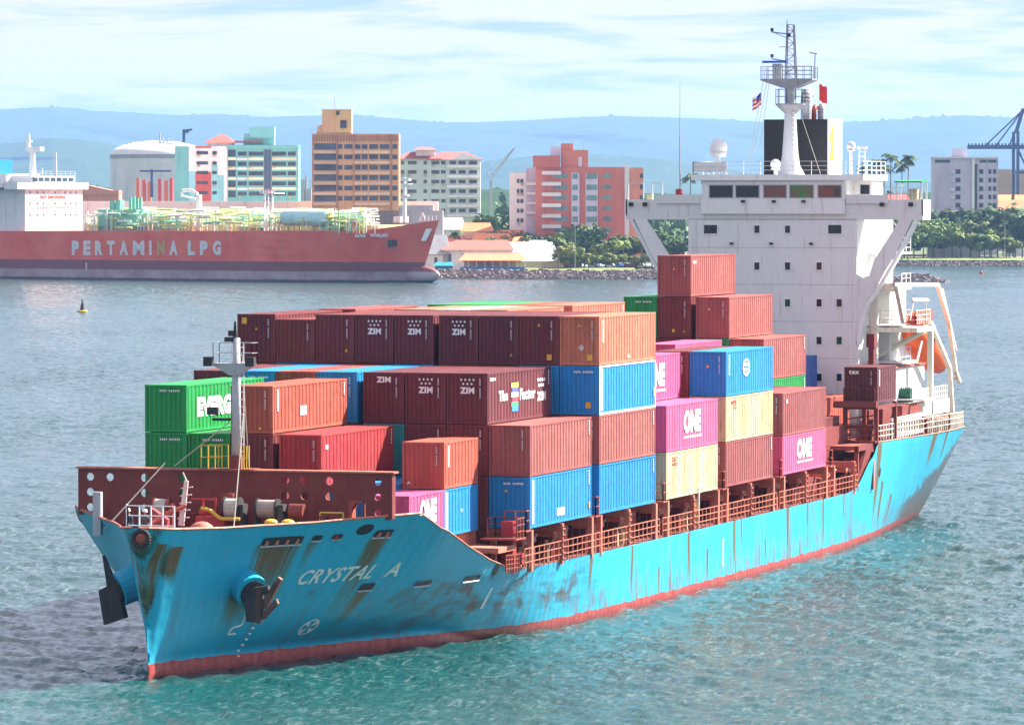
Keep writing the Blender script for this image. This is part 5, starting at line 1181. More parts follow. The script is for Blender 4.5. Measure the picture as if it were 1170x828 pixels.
# 1 teal, white and red apartment block
def ex1(root, T_, U, Hh, w, h, d):
    red = bmat('brick_red_render', (.45, .08, .06)); wh_ = bmat('pale_render', (.62, .60, .66)); cr_ = bmat('cream_render', (.62, .50, .36)); tl = bmat('aqua_render', (.20, .42, .46))
    part(root, 'white_facade', wh_, T_, lambda m: m.box(U(216), U(260), -.35, -.003, 0, Hh(166.5)))
    part(root, 'lower_facade', tl, T_, lambda m: [m.box(U(216), U(223.5), -.45, -.353, 0, Hh(195)), m.box(U(242), U(249), -.45, -.353, 0, Hh(187)), m.box(U(249), U(256), -.45, -.353, 0, Hh(200))])
    part(root, 'red_panel', red, T_, lambda m: [m.box(U(223.7), U(241.5), -.55, -.353, 0, Hh(196)), m.box(U(223.7), U(241.5), -.45, -.353, Hh(169), Hh(166.6))])
    Tf = lambda u, v, w_: T_(u, v-.5, w_)
    win_rows(root, Tf, U, Hh, [(225, 238)], (172.5, 184, 195, 206.5, 218), 3.6); win_rows(root, Tf, U, Hh, [(243, 248)], (172.5, 184, 195, 206.5, 218), 3.6)
    win_rows(root, T_, U, Hh, [(261, 269.5)], (171, 182, 194, 206, 217.5), 7.5); win_rows(root, T_, U, Hh, [(272, 282), (284.5, 301), (311, 327), (329, 338)], (173, 184.5, 195.5, 207, 218.5), 4.5)
    part(root, 'dark_glazing', plain('dark_slate', (.06, .10, .16), .4), T_, lambda m: m.box(U(302), U(310), -.25, -.003, 0, Hh(171)))
    part(root, 'spandrel', cr_, T_, lambda m: [m.box(U(a), U(b), -.28, -.02, Hh(y+3), Hh(y)) for (a, b, k) in ((260.5, 270, 0), (284, 301.5, 1), (311, 339, 1)) for y in (179.5, 190.5, 202, 213.5)])
    part(root, 'white_spandrel', wh_, T_, lambda m: [m.box(U(271), U(283), -.28, -.02, Hh(y+2.5), Hh(y)) for y in (180, 191, 202.5, 214)])
    part(root, 'parapet', bmat('teal_render', (.13, .36, .36)), T_, lambda m: m.box(U(259), U(341), -.4, d, Hh(169.5), Hh(165.5)))
    part(root, 'lift_tower', bmat('teal_render', (.13, .36, .36)), T_, lambda m: [m.box(U(278), U(313), 3, 10, Hh(167), Hh(152.0)), m.box(U(285), U(313.5), 2, 9, Hh(157), Hh(144.5))])
    T2 = lambda u, v, w_: T_(u, v, w_)
    part(root, 'hipped_roof', red, T_, lambda m: [m.add([(U(233), 0, Hh(162.5)), (U(270), 0, Hh(162.5)), (U(270), 12, Hh(162.5)), (U(233), 12, Hh(162.5)), (U(251), 6, Hh(153.0)), (U(255), 6, Hh(153.0))], [(0, 1, 5, 4), (1, 2, 5), (2, 3, 4, 5), (3, 0, 4), (0, 3, 2, 1)]), m.box(U(262), U(300), 2, 9, Hh(162.3), Hh(160.5))])
    part(root, 'penthouse', wh_, T_, lambda m: m.box(U(237), U(266), 1, 10, Hh(166.4), Hh(162.6)))
building(200, 341, 166.5, 1660, 'apartment_building', 'teal, white and red apartment block with a small red hipped roof', bmat('teal_render', (.13, .36, .36)), depth=16, extra=ex1)
# 2 ochre tower block
def ex2(root, T_, U, Hh, w, h, d):
    oc = bmat('ochre_render', (.54, .33, .16)); dk = plain('shaded_glazing', (.05, .08, .13), .3, var=.5, scale=.3); rd = bmat('rust_render', (.33, .16, .10))
    part(root, 'upper_block', oc, T_, lambda m: m.box(U(368), U(402), 1, 10, Hh(152), Hh(124.5)))
    part(root, 'upper_side', bmat('warm_render', (.66, .38, .16)), T_, lambda m: m.box(U(384), U(401.5), .7, .98, Hh(151), Hh(127)))
    part(root, 'recess', dk, T_, lambda m: [m.box(U(389), U(396), .4, .69, Hh(146), Hh(137)), m.box(U(384), U(388), .5, .69, Hh(131), Hh(126.5))])
    part(root, 'round_turret', oc, T_, lambda m: m.lathe((U(368), 3, 0), [(U(374.5)-U(368), 0), (U(374.5)-U(368), Hh(150)), (1.5, Hh(143.5)), (0, Hh(142))], 14))
    ys = [163.5, 175.3, 187.2, 199, 210.8, 222.5]
    win_rows(root, T_, U, Hh, [(359.5, 384)], ys, 7, dk); win_rows(root, T_, U, Hh, [(386, 391.5), (393.5, 403), (406, 412), (413.5, 420), (422, 432), (434, 445), (448.5, 454)], [y+1 for y in ys], 5.2, dk)
    part(root, 'balcony_front', bmat('peach_render', (.62, .40, .26)), T_, lambda m: [m.box(U(a), U(b), -1.0, -.11, Hh(y+11.6), Hh(y+8.3)) for y in ys for (a, b) in ((358, 384.5), (405, 421), (421.5, 446))])
    part(root, 'terrace_fins', rd, T_, lambda m: [m.box(U(x), U(x+1.6), -.5, -.02, Hh(161), Hh(153.5)) for x in np.arange(358, 455, 3.1)])
    part(root, 'pilaster', rd, T_, lambda m: [m.box(U(x), U(x+1), -.6, -.02, 0, Hh(153)) for x in (356.8, 384.8, 404, 446.5)])
    part(root, 'mast', M['steel'], T_, lambda m: m.cyl((U(382), 5, Hh(125)), (U(382), 5, Hh(111)), .12))
building(357, 456, 152.5, 1600, 'tower_block', 'ochre apartment tower with a round turret and a rooftop block', bmat('ochre_render', (.54, .33, .16)), depth=15, extra=ex2)
# 3 grey-green block with dark red hipped roofs
def ex3(root, T_, U, Hh, w, h, d):
    rf = bmat('maroon_roof_tiles', (.30, .07, .07)); gg = bmat('grey_green_render', (.40, .46, .42)); lt = bmat('light_green_render', (.62, .66, .58))
    hip = lambda m, a, b, y0, y1: m.add([(U(a), -1, Hh(y0)), (U(b), -1, Hh(y0)), (U(b), 14, Hh(y0)), (U(a), 14, Hh(y0)), (U(a)+(U(b)-U(a))*.25, 6, Hh(y1)), (U(a)+(U(b)-U(a))*.7, 6, Hh(y1))], [(0, 1, 5, 4), (1, 2, 5), (2, 3, 4, 5), (3, 0, 4), (0, 3, 2, 1)])
    part(root, 'roof', rf, T_, lambda m: [hip(m, 452, 505, 181, 173), hip(m, 487, 552, 182, 173), hip(m, 471, 500, 171, 167.5)])
    part(root, 'gable', lt, T_, lambda m: [m.prism([(U(516), Hh(182)), (U(551), Hh(182)), (U(529), Hh(174))], 1, -1.4, -1.05), m.box(U(475), U(497), 2, 9, Hh(182), Hh(171))])
    for y in (188, 199.5, 211, 222, 233, 244): 
        part(root, 'balcony', lt, T_, lambda m: m.box(U(511), U(549), -1.3, -.05, Hh(y+3.2), Hh(y)))
    win_rows(root, T_, U, Hh, [(458, 462), (466, 476), (484, 488), (493, 502), (504, 509), (514, 521), (524, 532), (536, 545)], (183.5, 194, 205, 216, 227, 238), 4)
building(455, 549, 181, 1750, 'apartment_building', 'grey green apartment block with maroon hipped roofs, right of the ochre tower', bmat('grey_green_render', (.40, .46, .42)), depth=15, extra=ex3)
# 4 brick red block with the pale wing
def ex4(root, T_, U, Hh, w, h, d):
    br = bmat('terracotta_render', (.42, .13, .09)); pw = bmat('pale_render', (.62, .60, .66)); gl = plain('green_glazing', (.16, .30, .28), .25, var=.4, scale=.3); gy = bmat('lilac_render', (.42, .40, .50))
    part(root, 'upper_block', br, T_, lambda m: [m.box(U(609), U(640), -.8, 8, Hh(191), Hh(177.5)), m.box(U(641), U(672), 1, 8, Hh(191), Hh(171)), m.box(U(641), U(655), 2, 7, Hh(170.9), Hh(163.5))])
    part(root, 'roof_plant', gy, T_, lambda m: [m.box(U(629), U(640.5), 2, 7, Hh(177), Hh(167)), m.box(U(661), U(665), .6, .98, Hh(190), Hh(179))])
    part(root, 'grey_bay', gy, T_, lambda m: [m.box(U(653), U(662), -.5, -.02, 0, Hh(197)), m.box(U(669), U(683), -.5, -.02, 0, Hh(198))])
    part(root, 'side_wing', pw, T_, lambda m: m.box(U(713.6), U(719), -.6, 10, 0, Hh(189)))
    part(root, 'sunlit_end_wall', bmat('sunlit_terracotta', (.60, .22, .14)), T_, lambda m: m.box(U(719.1), U(735), 0, 12, 0, Hh(191)))  # sunlit side of the red block, the light put into a paler colour
    ys = [198, 210.5, 222.5, 235, 247, 259]
    for y in ys: part(root, 'balcony', pw, T_, lambda m: m.box(U(619), U(641), -1.6, -.05, Hh(y-4+5.2), Hh(y-4+1)))
    win_rows(root, T_, U, Hh, [(633, 648)], ys, 5, gl); win_rows(root, T_, U, Hh, [(689, 698)], ys, 5, gl)
    T3 = lambda u, v, w_: T_(u, v-.5, w_); win_rows(root, T3, U, Hh, [(670, 682), (654, 660)], ys, 6, gl)
    win_rows(root, T_, U, Hh, [(731, 734.5)], ys, 5)
    for x in (655, 667): part(root, 'roof_mast', M['steel'], T_, lambda m: m.cyl((U(x), 4, Hh(172)), (U(x), 4, Hh(155 if x < 660 else 161)), .12))
building(612, 713.5, 190.5, 1640, 'apartment_building', 'brick red apartment block with pale balconies and stepped top', bmat('terracotta_render', (.42, .13, .09)), depth=15, extra=ex4)
def ex5(root, T_, U, Hh, w, h, d):
    win_rows(root, T_, U, Hh, [(590.5, 593.5), (594.5, 598)], (204, 215.5, 227, 238, 249), 4.5)
    part(root, 'grey_bay', bmat('lilac_render', (.42, .40, .50)), T_, lambda m: m.box(U(601), U(612), -.3, 5, 0, Hh(192)))
    for y in (206, 217, 228, 239): part(root, 'balcony', bmat('pale_render', (.62, .60, .66)), T_, lambda m: m.box(U(602), U(612), -1.3, -.32, Hh(y+5), Hh(y+2)))
building(582, 601, 197, 1655, 'apartment_building', 'narrow white apartment block against the left side of the brick red one', bmat('white_render', (.70, .68, .70)), depth=12, extra=ex5)
# 6 grey block on the right with open top floors
def ex6(root, T_, U, Hh, w, h, d):
    gy = bmat('mauve_render', (.37, .34, .41)); dk = plain('open_bay', (.04, .05, .07), .6)
    part(root, 'roof_slab', bmat('pale_concrete', (.52, .52, .55)), T_, lambda m: m.box(U(1065.5), U(1140.5), -.8, d, Hh(180.5), Hh(178.8)))
    part(root, 'lift_house', gy, T_, lambda m: m.box(U(1088.5), U(1105), 3, 9, Hh(179), Hh(169.5)))
    part(root, 'stair_shaft', bmat('pale_concrete', (.52, .52, .55)), T_, lambda m: m.box(U(1110), U(1113), -.8, .02, 0, Hh(181)))
    win_rows(root, T_, U, Hh, [(1091.5, 1097), (1118.5, 1123), (1129, 1132.3), (1134.2, 1137.8)], (193, 202.7, 212.4, 222, 231.5), 5.2, dk)
    part(root, 'recess', dk, T_, lambda m: m.box(U(1113.2), U(1116), -.12, .1, 0, Hh(187)))
    win_rows(root, T_, U, Hh, [(1068, 1085), (1119, 1138)], (182.5,), 3, dk)
    part(root, 'balcony', bmat('pale_concrete', (.52, .52, .55)), T_, lambda m: [m.box(U(1086), U(1090), -1.0, -.02, Hh(y+2.5), Hh(y)) for y in (195, 205, 215, 224)])
    part(root, 'column', gy, T_, lambda m: [m.box(U(x), U(x+.8), -.3, -.02, 0, Hh(181)) for x in (1117, 1127, 1139)])
building(1067, 1140, 180.5, 1960, 'apartment_building', 'unfinished grey mauve tower block right of the ship among trees', bmat('mauve_render', (.37, .34, .41)), depth=14, extra=ex6)
# 7 storage tank with a shallow dome
T_, o = loc(178, 1950, 3); U = lambda x: (x-178)*mpp(1950); Hh = lambda y: hy(y, 1950)-3
tk = thing('gas_storage_tank', o, 'large grey storage tank with shallow white dome and roof pipework', 'storage tank')
R0 = U(233)-U(178)
part(tk, 'wall', bmat('tank_grey', (.42, .43, .48)), T_, lambda m: m.lathe((0, 15, 0), [(R0, 0), (R0, Hh(178))], 40)); part(tk, 'rim', bmat('slate_render', (.20, .22, .28)), T_, lambda m: m.lathe((0, 15, 0), [(R0+.25, Hh(180)), (R0+.25, Hh(176))], 40))
part(tk, 'dome', bmat('tank_white', (.66, .63, .66)), T_, lambda m: m.lathe((0, 15, 0), [(R0*math.cos(a), Hh(176)+(Hh(160)-Hh(176))*math.sin(a)) for a in np.linspace(0, math.pi/2, 10)], 40), smooth=True)
part(tk, 'roof_pipework', M['steel'], T_, lambda m: [m.cyl((U(x), 5, Hh(166)), (U(x), 5, Hh(y)), .35 if y < 154 else .22, None, 6) for x, y in ((182, 151), (186, 156), (191, 157), (196, 158), (173, 158), (145, 160), (150, 159), (201, 160))]+[m.box(U(170), U(200), 4, 6, Hh(165), Hh(164)), m.box(U(182), U(200), 4, 6, Hh(161), Hh(160.5))])
# distant dock crane and lattice crane
def simple(px_, D, name, label, cat, mat, fn, base=3, smooth=False, group=None):
    T_, o = loc(px_, D, base); mb = MB(T_); U = lambda x: (x-px_)*mpp(D); Hh = lambda y: hy(y, D)-base; fn(mb, U, Hh); return solo(mb, name, mat, o, label, cat, group, smooth)
bl = plain('crane_blue', (.06, .10, .26), .6)
simple(211, 2300, 'dock_crane', 'slim blue dock crane with a stubby jib rising beyond the domed tank', 'crane', bl, lambda m, U, H: [m.cyl((U(210.5), 0, 0), (U(210.5), 0, H(149)), .9, .7), m.box(U(209), U(216), -1, 1, H(151), H(147.5)), m.cyl((U(214), 0, H(148.5)), (U(220), 0, H(147.5)), .5), m.cyl((U(214), 0, H(152)), (U(216), 0, H(149)), .4)])
def lattice(m, U, H):
    a, b = (U(562), 0, H(204)), (U(588), 0, H(169)); A, B = Vector(a), Vector(b); nrm = Vector((-.8, 0, .6))
    m.cyl(a, b, .2); m.cyl(tuple(A+nrm*1.1), tuple(B+nrm*.3), .14)
    for k in range(12): m.cyl(tuple(A.lerp(B, k/12)), tuple((A+nrm*1.1).lerp(B+nrm*.3, (k+.5)/12)), .14); m.cyl(tuple(A.lerp(B, (k+1)/12)), tuple((A+nrm*1.1).lerp(B+nrm*.3, (k+.5)/12)), .14)
    m.box(U(559.5), U(562.5), -1, 1, 0, H(205)); m.cyl((U(560), 0, H(205)), (U(557), 0, H(196)), .2); m.cyl((U(557), 0, H(196)), b, .05)
simple(575, 1900, 'lattice_crane', 'thin lattice jib crane leaning right behind the grey green block', 'crane', M['steel'], lattice)
# ship-to-shore crane, right edge
def sts(m, U, H):
    m.box(U(1105), U(1215), -1.5, 1.5, H(170), H(165.5)); 
    for k in range(28): x = 1106+k*3.8; m.box(U(x), U(x+1.2), -1.6, 1.6, H(165.5), H(163.5))
    for x in (1160, 1200):
        for v in (-10, 10): m.box(U(x-1.6), U(x+1.6), v-.8, v+.8, 0, H(150))
    m.cyl((U(1160), 0, H(152)), (U(1168.5), 0, H(124)), .9); m.cyl((U(1200), 0, H(152)), (U(1168.5), 0, H(124)), .9)
    for x in (1126, 1138, 1153): m.cyl((U(1168.5), 0, H(125)), (U(x), 0, H(165.5)), .35)
    m.cyl((U(1163), 0, H(172)), (U(1176), 0, H(196)), .6); m.box(U(1160), U(1200), -10.5, 10.5, H(198), H(195))
simple(1160, 2300, 'container_crane', 'tall blue gantry crane with long boom at the right edge', 'crane', bl, sts, 4)
# ---- trees
def leafmat(name, a, b):
    t = NT(name); r = t.rnd(); co = t.co(); n = t.noise(co, .35, 3)
    c = t.mix(t.ramp(n, .35, .65), a+(1,), b+(1,)); hv = t.n('ShaderNodeHueSaturation'); t.l(t.ramp(r, 0, 1, .8, 1.25), hv.inputs['Value']); t.l(t.ramp(r, 0, 1, .48, .52), hv.inputs['Hue']); t.l(c, hv.inputs['Color']); t.l(hv.outputs[0], t.b.inputs['Base Color'])
    t.b.inputs['Roughness'].default_value = .7; t.b.inputs['Specular IOR Level'].default_value = .2
    return t.m
LV = [leafmat('foliage_green', (.06, .12, .022), (.13, .20, .04)), leafmat('foliage_dark', (.035, .075, .02), (.07, .12, .03)), leafmat('foliage_yellow_green', (.12, .17, .03), (.22, .26, .05))]
bark = plain('bark', (.16, .12, .09), .9)
def crown_mesh(seed, R_, Hc, n, size):
    rs = random.Random(seed); vs = []; fs = []; cl = []
    for k in range(14):
        a = rs.uniform(0, 6.28); r = R_*math.sqrt(rs.random())*.75; cl.append((r*math.cos(a), r*math.sin(a), Hc*rs.uniform(.15, .85), R_*rs.uniform(.28, .48)))
    for i in range(n):
        cx, cy, cz_, cr_ = rs.choice(cl); d = Vector((rs.gauss(0, 1), rs.gauss(0, 1), rs.gauss(0, .75))); d.normalize(); q = Vector((cx, cy, cz_))+d*cr_*rs.uniform(.65, 1.05)
        if q.z < 0: q.z = abs(q.z)*.3
        e = Vector((rs.gauss(0, 1), rs.gauss(0, 1), rs.gauss(0, 1))).normalized(); g = e.cross(d).normalized(); e = g.cross((d+e*.4).normalized()); s_ = size*rs.uniform(.6, 1.3)
        k = len(vs); vs += [tuple(q+e*s_), tuple(q+g*s_*.6), tuple(q-e*s_), tuple(q-g*s_*.6)]; fs.append((k, k+1, k+2, k+3))
    me = bpy.data.meshes.new('crown'); me.from_pydata(vs, [], fs); me.materials.append(LV[0]); return me
CR = [crown_mesh(k, 4.0, 6.0, 1500, .42) for k in range(4)]
def trunk_mesh(h, r, limbs, seed):
    rs = random.Random(seed); mb = MB(); mb.cyl((0, 0, 0), (.1, 0, h), r, r*.6, 7)
    for k in range(limbs): a = rs.uniform(0, 6.28); z = h*rs.uniform(.6, 1); mb.cyl((0, 0, z), (2.2*math.cos(a), 2.2*math.sin(a), z+rs.uniform(1, 2.5)), r*.45, r*.15, 5)
    return mb.mesh('trunk', bark)
TR = [trunk_mesh(3.0, .28, 5, k) for k in range(3)]
def palm_meshes(seed, h):
    rs = random.Random(seed); mb = MB(); P = [(0.12*h*(k/6)**2*.3, 0, h*k/6) for k in range(7)]
    for k, (a, b) in enumerate(zip(P[:-1], P[1:])): mb.cyl(a, b, .24-.015*k, .225-.015*k, 7)
    tr = mb.mesh('trunk', bark); top = Vector((P[-1][0], 0, h)); vs = []; fs = []
    for k in range(16):
        a = 2*math.pi*k/16+rs.uniform(-.2, .2); el = rs.uniform(-.2, 1.0); Lf = rs.uniform(2.4, 3.4); prev = top; d = Vector((math.cos(a)*math.cos(el), math.sin(a)*math.cos(el), math.sin(el))); side = Vector((-math.sin(a), math.cos(a), 0))
        for j in range(7):
            nd = (d+Vector((0, 0, -.22*j))).normalized(); q = prev+nd*(Lf/7); w = .62*math.sin(math.pi*(j+1)/8.5)+.1
            for sg in (1, -1):
                n = len(vs); tip = side*sg*w+Vector((0, 0, -w*.55)); vs += [tuple(prev), tuple(q), tuple(q+tip+nd*.25), tuple(prev.lerp(q, .35)+tip+nd*.2)]; fs.append((n, n+1, n+2, n+3))
            prev = q
    me = bpy.data.meshes.new('crown'); me.from_pydata(vs, [], fs); me.materials.append(LV[1]); return tr, me
PM = [palm_meshes(k, 7.0) for k in range(3)]
rt_ = random.Random(11)
def tree(px_, D, h, label, kind='tree', leaf=0, wide=1.0, base=None, group='trees along the far shore'):
    b0 = base if base is not None else 2.3; o = far(px_, D, b0)
    root = thing('palm_tree' if kind == 'palm' else 'broadleaf_tree', o, label, 'palm tree' if kind == 'palm' else 'tree', group)
    if kind == 'palm':
        tr, cr_ = PM[rt_.randrange(3)]; ck = 1.0 if h < 16 else 1.35
        for nm, me in (('trunk', tr), ('crown', cr_)):
            q = bpy.data.objects.new(nm, me); COL.objects.link(q); q.parent = root
            if nm == 'crown': q.material_slots[0].link = 'OBJECT'; q.material_slots[0].material = LV[leaf]; q.scale = (ck, ck, ck); q.location = (0.12*7*.3*(1-ck), 0, h-7*ck)
            else: q.scale = (1, 1, h/7)
    else:
        t1 = bpy.data.objects.new('trunk', TR[rt_.randrange(3)]); COL.objects.link(t1); t1.parent = root; t1.scale = (1, 1, h*.38/3.0*1.1)
        c1 = bpy.data.objects.new('crown', CR[rt_.randrange(4)]); COL.objects.link(c1); c1.parent = root; c1.location = (0, 0, h*.28); c1.scale = (h/9*wide, h/9*wide, h*.72/6.4)
        c1.material_slots[0].link = 'OBJECT'; c1.material_slots[0].material = LV[leaf]
    root.rotation_euler[2] = rt_.uniform(0, 6.28); return root
# far woods behind the town: one mass of foliage nobody could count
rs_ = random.Random(77); vs = []; fs = []
for i in range(26000):
    x = rs_.uniform(-250, 1450); D_ = rs_.uniform(1980, 2500); hh_ = 9+5*math.sin(x*.045)+3*math.sin(x*.13+2)+3*math.sin(x*.31); q = Vector(far(x, D_, 3+max(1.0, hh_+rs_.uniform(-3, 3))*rs_.random()**.6*(1+.25*(D_-2000)/500)))
    e = Vector((rs_.gauss(0, 1), rs_.gauss(0, 1), rs_.gauss(0, 1))).normalized(); g = e.cross(Vector((rs_.gauss(0, 1), rs_.gauss(0, 1), rs_.gauss(0, 1)))).normalized(); s_ = rs_.uniform(1.0, 2.2); k = len(vs)
    vs += [tuple(q+e*s_), tuple(q+g*s_), tuple(q-e*s_), tuple(q-g*s_)]; fs.append((k, k+1, k+2, k+3))
mb = MB(); mb.add(vs, fs); tag(mb.build('woods', LV[1]), kind='stuff')
# right shore park
G1 = 'trees of the park on the right shore'
TL1 = 'leafy green tree in the bank of park trees behind the right shore'
for px_, y, D, h, lf, wd in ((1010,0,1868,9,0,1.3),(1021,0,1872,8.5,1,1.4),(1033,0,1862,8,2,1.5),(1044,0,1885,10,0,1.3),(1055,0,1866,9,0,1.4),(1066,0,1875,10,2,1.3),(1077,0,1868,10,0,1.3),(1088,0,1880,11,1,1.3),(1098,0,1870,8,2,1.4),(1109,0,1876,9,0,1.4),(1119,0,1900,10,1,1.3),(1131,0,1905,13,1,1.4),(1146,0,1910,15,1,1.5),(1158,0,1895,9,0,1.3),(1168,0,1880,12,1,1.4),(1178,0,1890,13,0,1.4),(1140,0,1874,7,2,1.4),(1125,0,1868,6,2,1.5),(1153,0,1866,6,2,1.5),(1002,0,1875,9,1,1.3),(1038,0,1930,13,1,1.3),(1062,0,1935,13,0,1.3),(1096,0,1940,14,0,1.3),(1106,0,1935,13,1,1.4),(995,0,1880,10,0,1.3),(985,0,1900,11,0,1.3)):
    tree(px_, D, h*1.45*rt_.uniform(.8, 1.15), TL1, leaf=(lf if rt_.random() < .5 else rt_.choice((0, 2))), wide=wd, group=G1)
G1p = 'palms of the park on the right shore'
for px_, D, h, lf in ((1041,1905,13,1),(1064,1915,17,1),(1094,1860,9,2),(1125,1880,11,2),(1133,1860,8,2),(1160,1875,12,0),(1068,1925,13,1),(1150,1862,7,2)):
    tree(px_, D, h, 'palm standing among the park trees behind the right shore', 'palm', lf, group=G1p)
for px_, D, h, lab in ((990,1760,34,'tall palm seen above the bridge wing, leftmost of the clump'),(1004,1765,36,'tall palm in the clump above the bridge wing, second from left'),(1017,1760,38,'tall palm in the clump above the bridge wing, second from right'),(1037,1770,37.5,'tall palm seen above the bridge wing canopy, rightmost of the clump'),(1010,1775,34,'tall palm at the back of the clump above the bridge wing'),(1030,1775,35,'tall palm close left of the rightmost one above the bridge wing canopy'),(789,1750,31,'lone dark palm seen left of the wheelhouse above the wing')):
    tree(px_, D, h-2, lab, 'palm', 1, group='tall palms seen above the bridge wings', base=3)
# middle shore
G2 = 'trees before the brick red block'; TL2 = 'dark leafy tree in front of the brick red and white blocks'
for px_, D, h, lf, wd in ((563,1720,13,1,1.2),(572,1690,15,1,1.2),(582,1640,11,1,1.4),(556,1700,10,1,1.2),(590,1630,9,0,1.4),(604,1625,9,1,1.5),(620,1628,8,0,1.5),(640,1625,9,1,1.3),(655,1622,10,0,1.3),(666,1618,12,1,1.2),(676,1622,10,0,1.2),(700,1620,8,1,1.4),(718,1622,9,0,1.3),(735,1615,9,1,1.4),(748,1620,10,0,1.3),(690,1615,7,2,1.4),(757,1610,8,1,1.4),(770,1612,9,1,1.4),(545,1690,8,1,1.2)):
    tree(px_, D, h*1.2, TL2, leaf=lf, wide=wd, group=G2)
for px_, D, h, lf, lab in ((638,1556,9.2,0,'young palm on the grass behind the rock revetment, right of the pavilion'),(563,1600,9,1,'palm between the orange roofed houses'),(697,1605,8,0,'palm behind the parked cars, left one'),(712,1600,8,2,'palm behind the parked cars, right of the left one'),(733,1598,9,0,'palm behind the parked cars near the container ship tower'),(520,1600,11,1,'dark palm beside the white hall behind the tanker bow')):
    tree(px_, D, h, lab, 'palm', lf, group='palms on the middle shore')
for k, (px_, h) in enumerate(((648,7),(659,6.5),(652,8.5),(668,5.5),(681,5),(692,5.5),(705,5),(728,4.5),(745,5.5))):
    tree(px_, 1580+k, h, 'pale green tree at the edge of the grass behind the rocks', leaf=2, wide=1.5, group='pale trees by the grass')
# grass strips and rock revetments
def strip(name, pts, w, h, mat, kind):
    mb = MB(); vs = []
    for (x, d) in pts: vs += [far(x, d, h), far(x, d+w, h+.6)]
    mb.add(vs, [(2*i, 2*i+2, 2*i+3, 2*i+1) for i in range(len(pts)-1)]); return tag(mb.build(name, mat), kind=kind)
gt = NT('lawn_grass'); gn = gt.noise(gt.co(), .25, 5, .65); gt.l(gt.mix(gt.ramp(gn, .35, .65), (.07, .13, .02, 1), (.19, .24, .05, 1)), gt.b.inputs['Base Color']); gt.b.inputs['Roughness'].default_value = 1
strip('grass_bank', [(x, shoreD(x)+6) for x in range(575, 735, 10)], 34, 2.3, gt.m, 'structure')
strip('grass_bank', [(x, shoreD(x)+3) for x in range(985, 1260, 10)], 30, 2.1, gt.m, 'structure')
def rocks(name, pts, n, size, spread, h0, label_, seed=5):
    rs = random.Random(seed); mb = MB()
    for i in range(n):
        t = rs.random()*(len(pts)-1); k = int(t); f = t-k; x = pts[k][0]+(pts[k+1][0]-pts[k][0])*f; d = pts[k][1]+(pts[k+1][1]-pts[k][1])*f; hh_ = pts[k][2]+(pts[k+1][2]-pts[k][2])*f; v = rs.random()
        o = far(x, d+v*spread, 0); z = -WL-.2+hh_*v+rs.uniform(-.15, .2); s_ = size*rs.uniform(.5, 1.3); base = [(-1, -1, -1), (1, -1, -1), (1, 1, -1), (-1, 1, -1), (-.7, -.7, 1), (.7, -.8, .8), (.8, .6, 1), (-.6, .7, .7)]
        a = rs.uniform(0, 3.14); c, s2 = math.cos(a), math.sin(a); vs = [(o[0]+s_*(x_*c-y_*s2)*rs.uniform(.7, 1.2), o[1]+s_*(x_*s2+y_*c)*rs.uniform(.7, 1.2), z+s_*z_*.7*rs.uniform(.7, 1.2)) for x_, y_, z_ in base]
        mb.add(vs, [(0, 3, 2, 1), (4, 5, 6, 7), (0, 1, 5, 4), (1, 2, 6, 5), (2, 3, 7, 6), (3, 0, 4, 7)])
    return tag(mb.build(name, plain('boulder', (.22, .18, .17), .9, var=.5, scale=.6)), kind='stuff')
rocks('rock_revetment', [(x, shoreD(x)-5, 2.6) for x in range(470, 880, 10)], 2600, .75, 7, 2.6, '')
rocks('rock_revetment', [(980, 1478, .6), (1000, 1478, .9), (1030, 1478, 1.3), (1045, 1477, 2.4), (1060, 1476, 1.8), (1072, 1474, .9), (1080, 1472, .1)], 700, .8, 5, 1, '', 6)
rocks('rock_revetment', [(x, shoreD(x)-2, 1.6) for x in range(985, 1180, 10)], 900, .6, 4, 1.6, '', 9)
# houses and halls between
def gable_house(px0, px1, ye, yr, D, label, wallm, roofm, depth=10, base=2.3, group=None, opening=True, name='house', cat='house', posts=False):
    T_, o = loc((px0+px1)/2, D, base); U = lambda x: (x-(px0+px1)/2)*mpp(D); Hh = lambda y: hy(y, D)-base; w = U(px1); he, hr = Hh(ye), Hh(yr)
    root = thing(name, o, label, cat, group)
    if posts:
        for k in range(9): part(root, 'post', white, T_, lambda m: m.box(-w+2*w*k/8-.12, -w+2*w*k/8+.12, .2, .44, 0, he))
        part(root, 'terrace_wall', M['blue'], T_, lambda m: m.box(-w, w, .0, .18, 0, 1.1)); part(root, 'inner_wall', wallm, T_, lambda m: m.box(-w+1, w-1, depth-1, depth, 0, he))
    else: part(root, 'wall', wallm, T_, lambda m: m.box(-w, w, 0, depth, -.4, he-.02))
    part(root, 'roof', roofm, T_, lambda m: m.add([(-w-.6, -.9, he), (w+.6, -.9, he), (w+.6, depth+.9, he), (-w-.6, depth+.9, he), (-w+w*.12, depth/2, hr), (w-w*.12, depth/2, hr)], [(0, 1, 5, 4), (1, 2, 5), (2, 3, 4, 5), (3, 0, 4), (0, 3, 2, 1)]))
    if opening and not posts:
        n = max(1, int(w/2))
        for k in range(n): u = -w+2*w*(k+.5)/n; part(root, 'window', winm, T_, lambda m: m.box(u-.5, u+.5, -.05, .2, he*.4, he*.8))
    return root
orr = bmat('orange_roof_tiles', (.50, .17, .07)); rdr = bmat('red_sheet_roof', (.48, .08, .06)); wr = bmat('white_render', (.50, .49, .50)); pkr = bmat('pink_render', (.55, .32, .30)); crr = bmat('cream_render', (.62, .50, .36)); gyr = bmat('grey_sheet_roof', (.30, .31, .33))
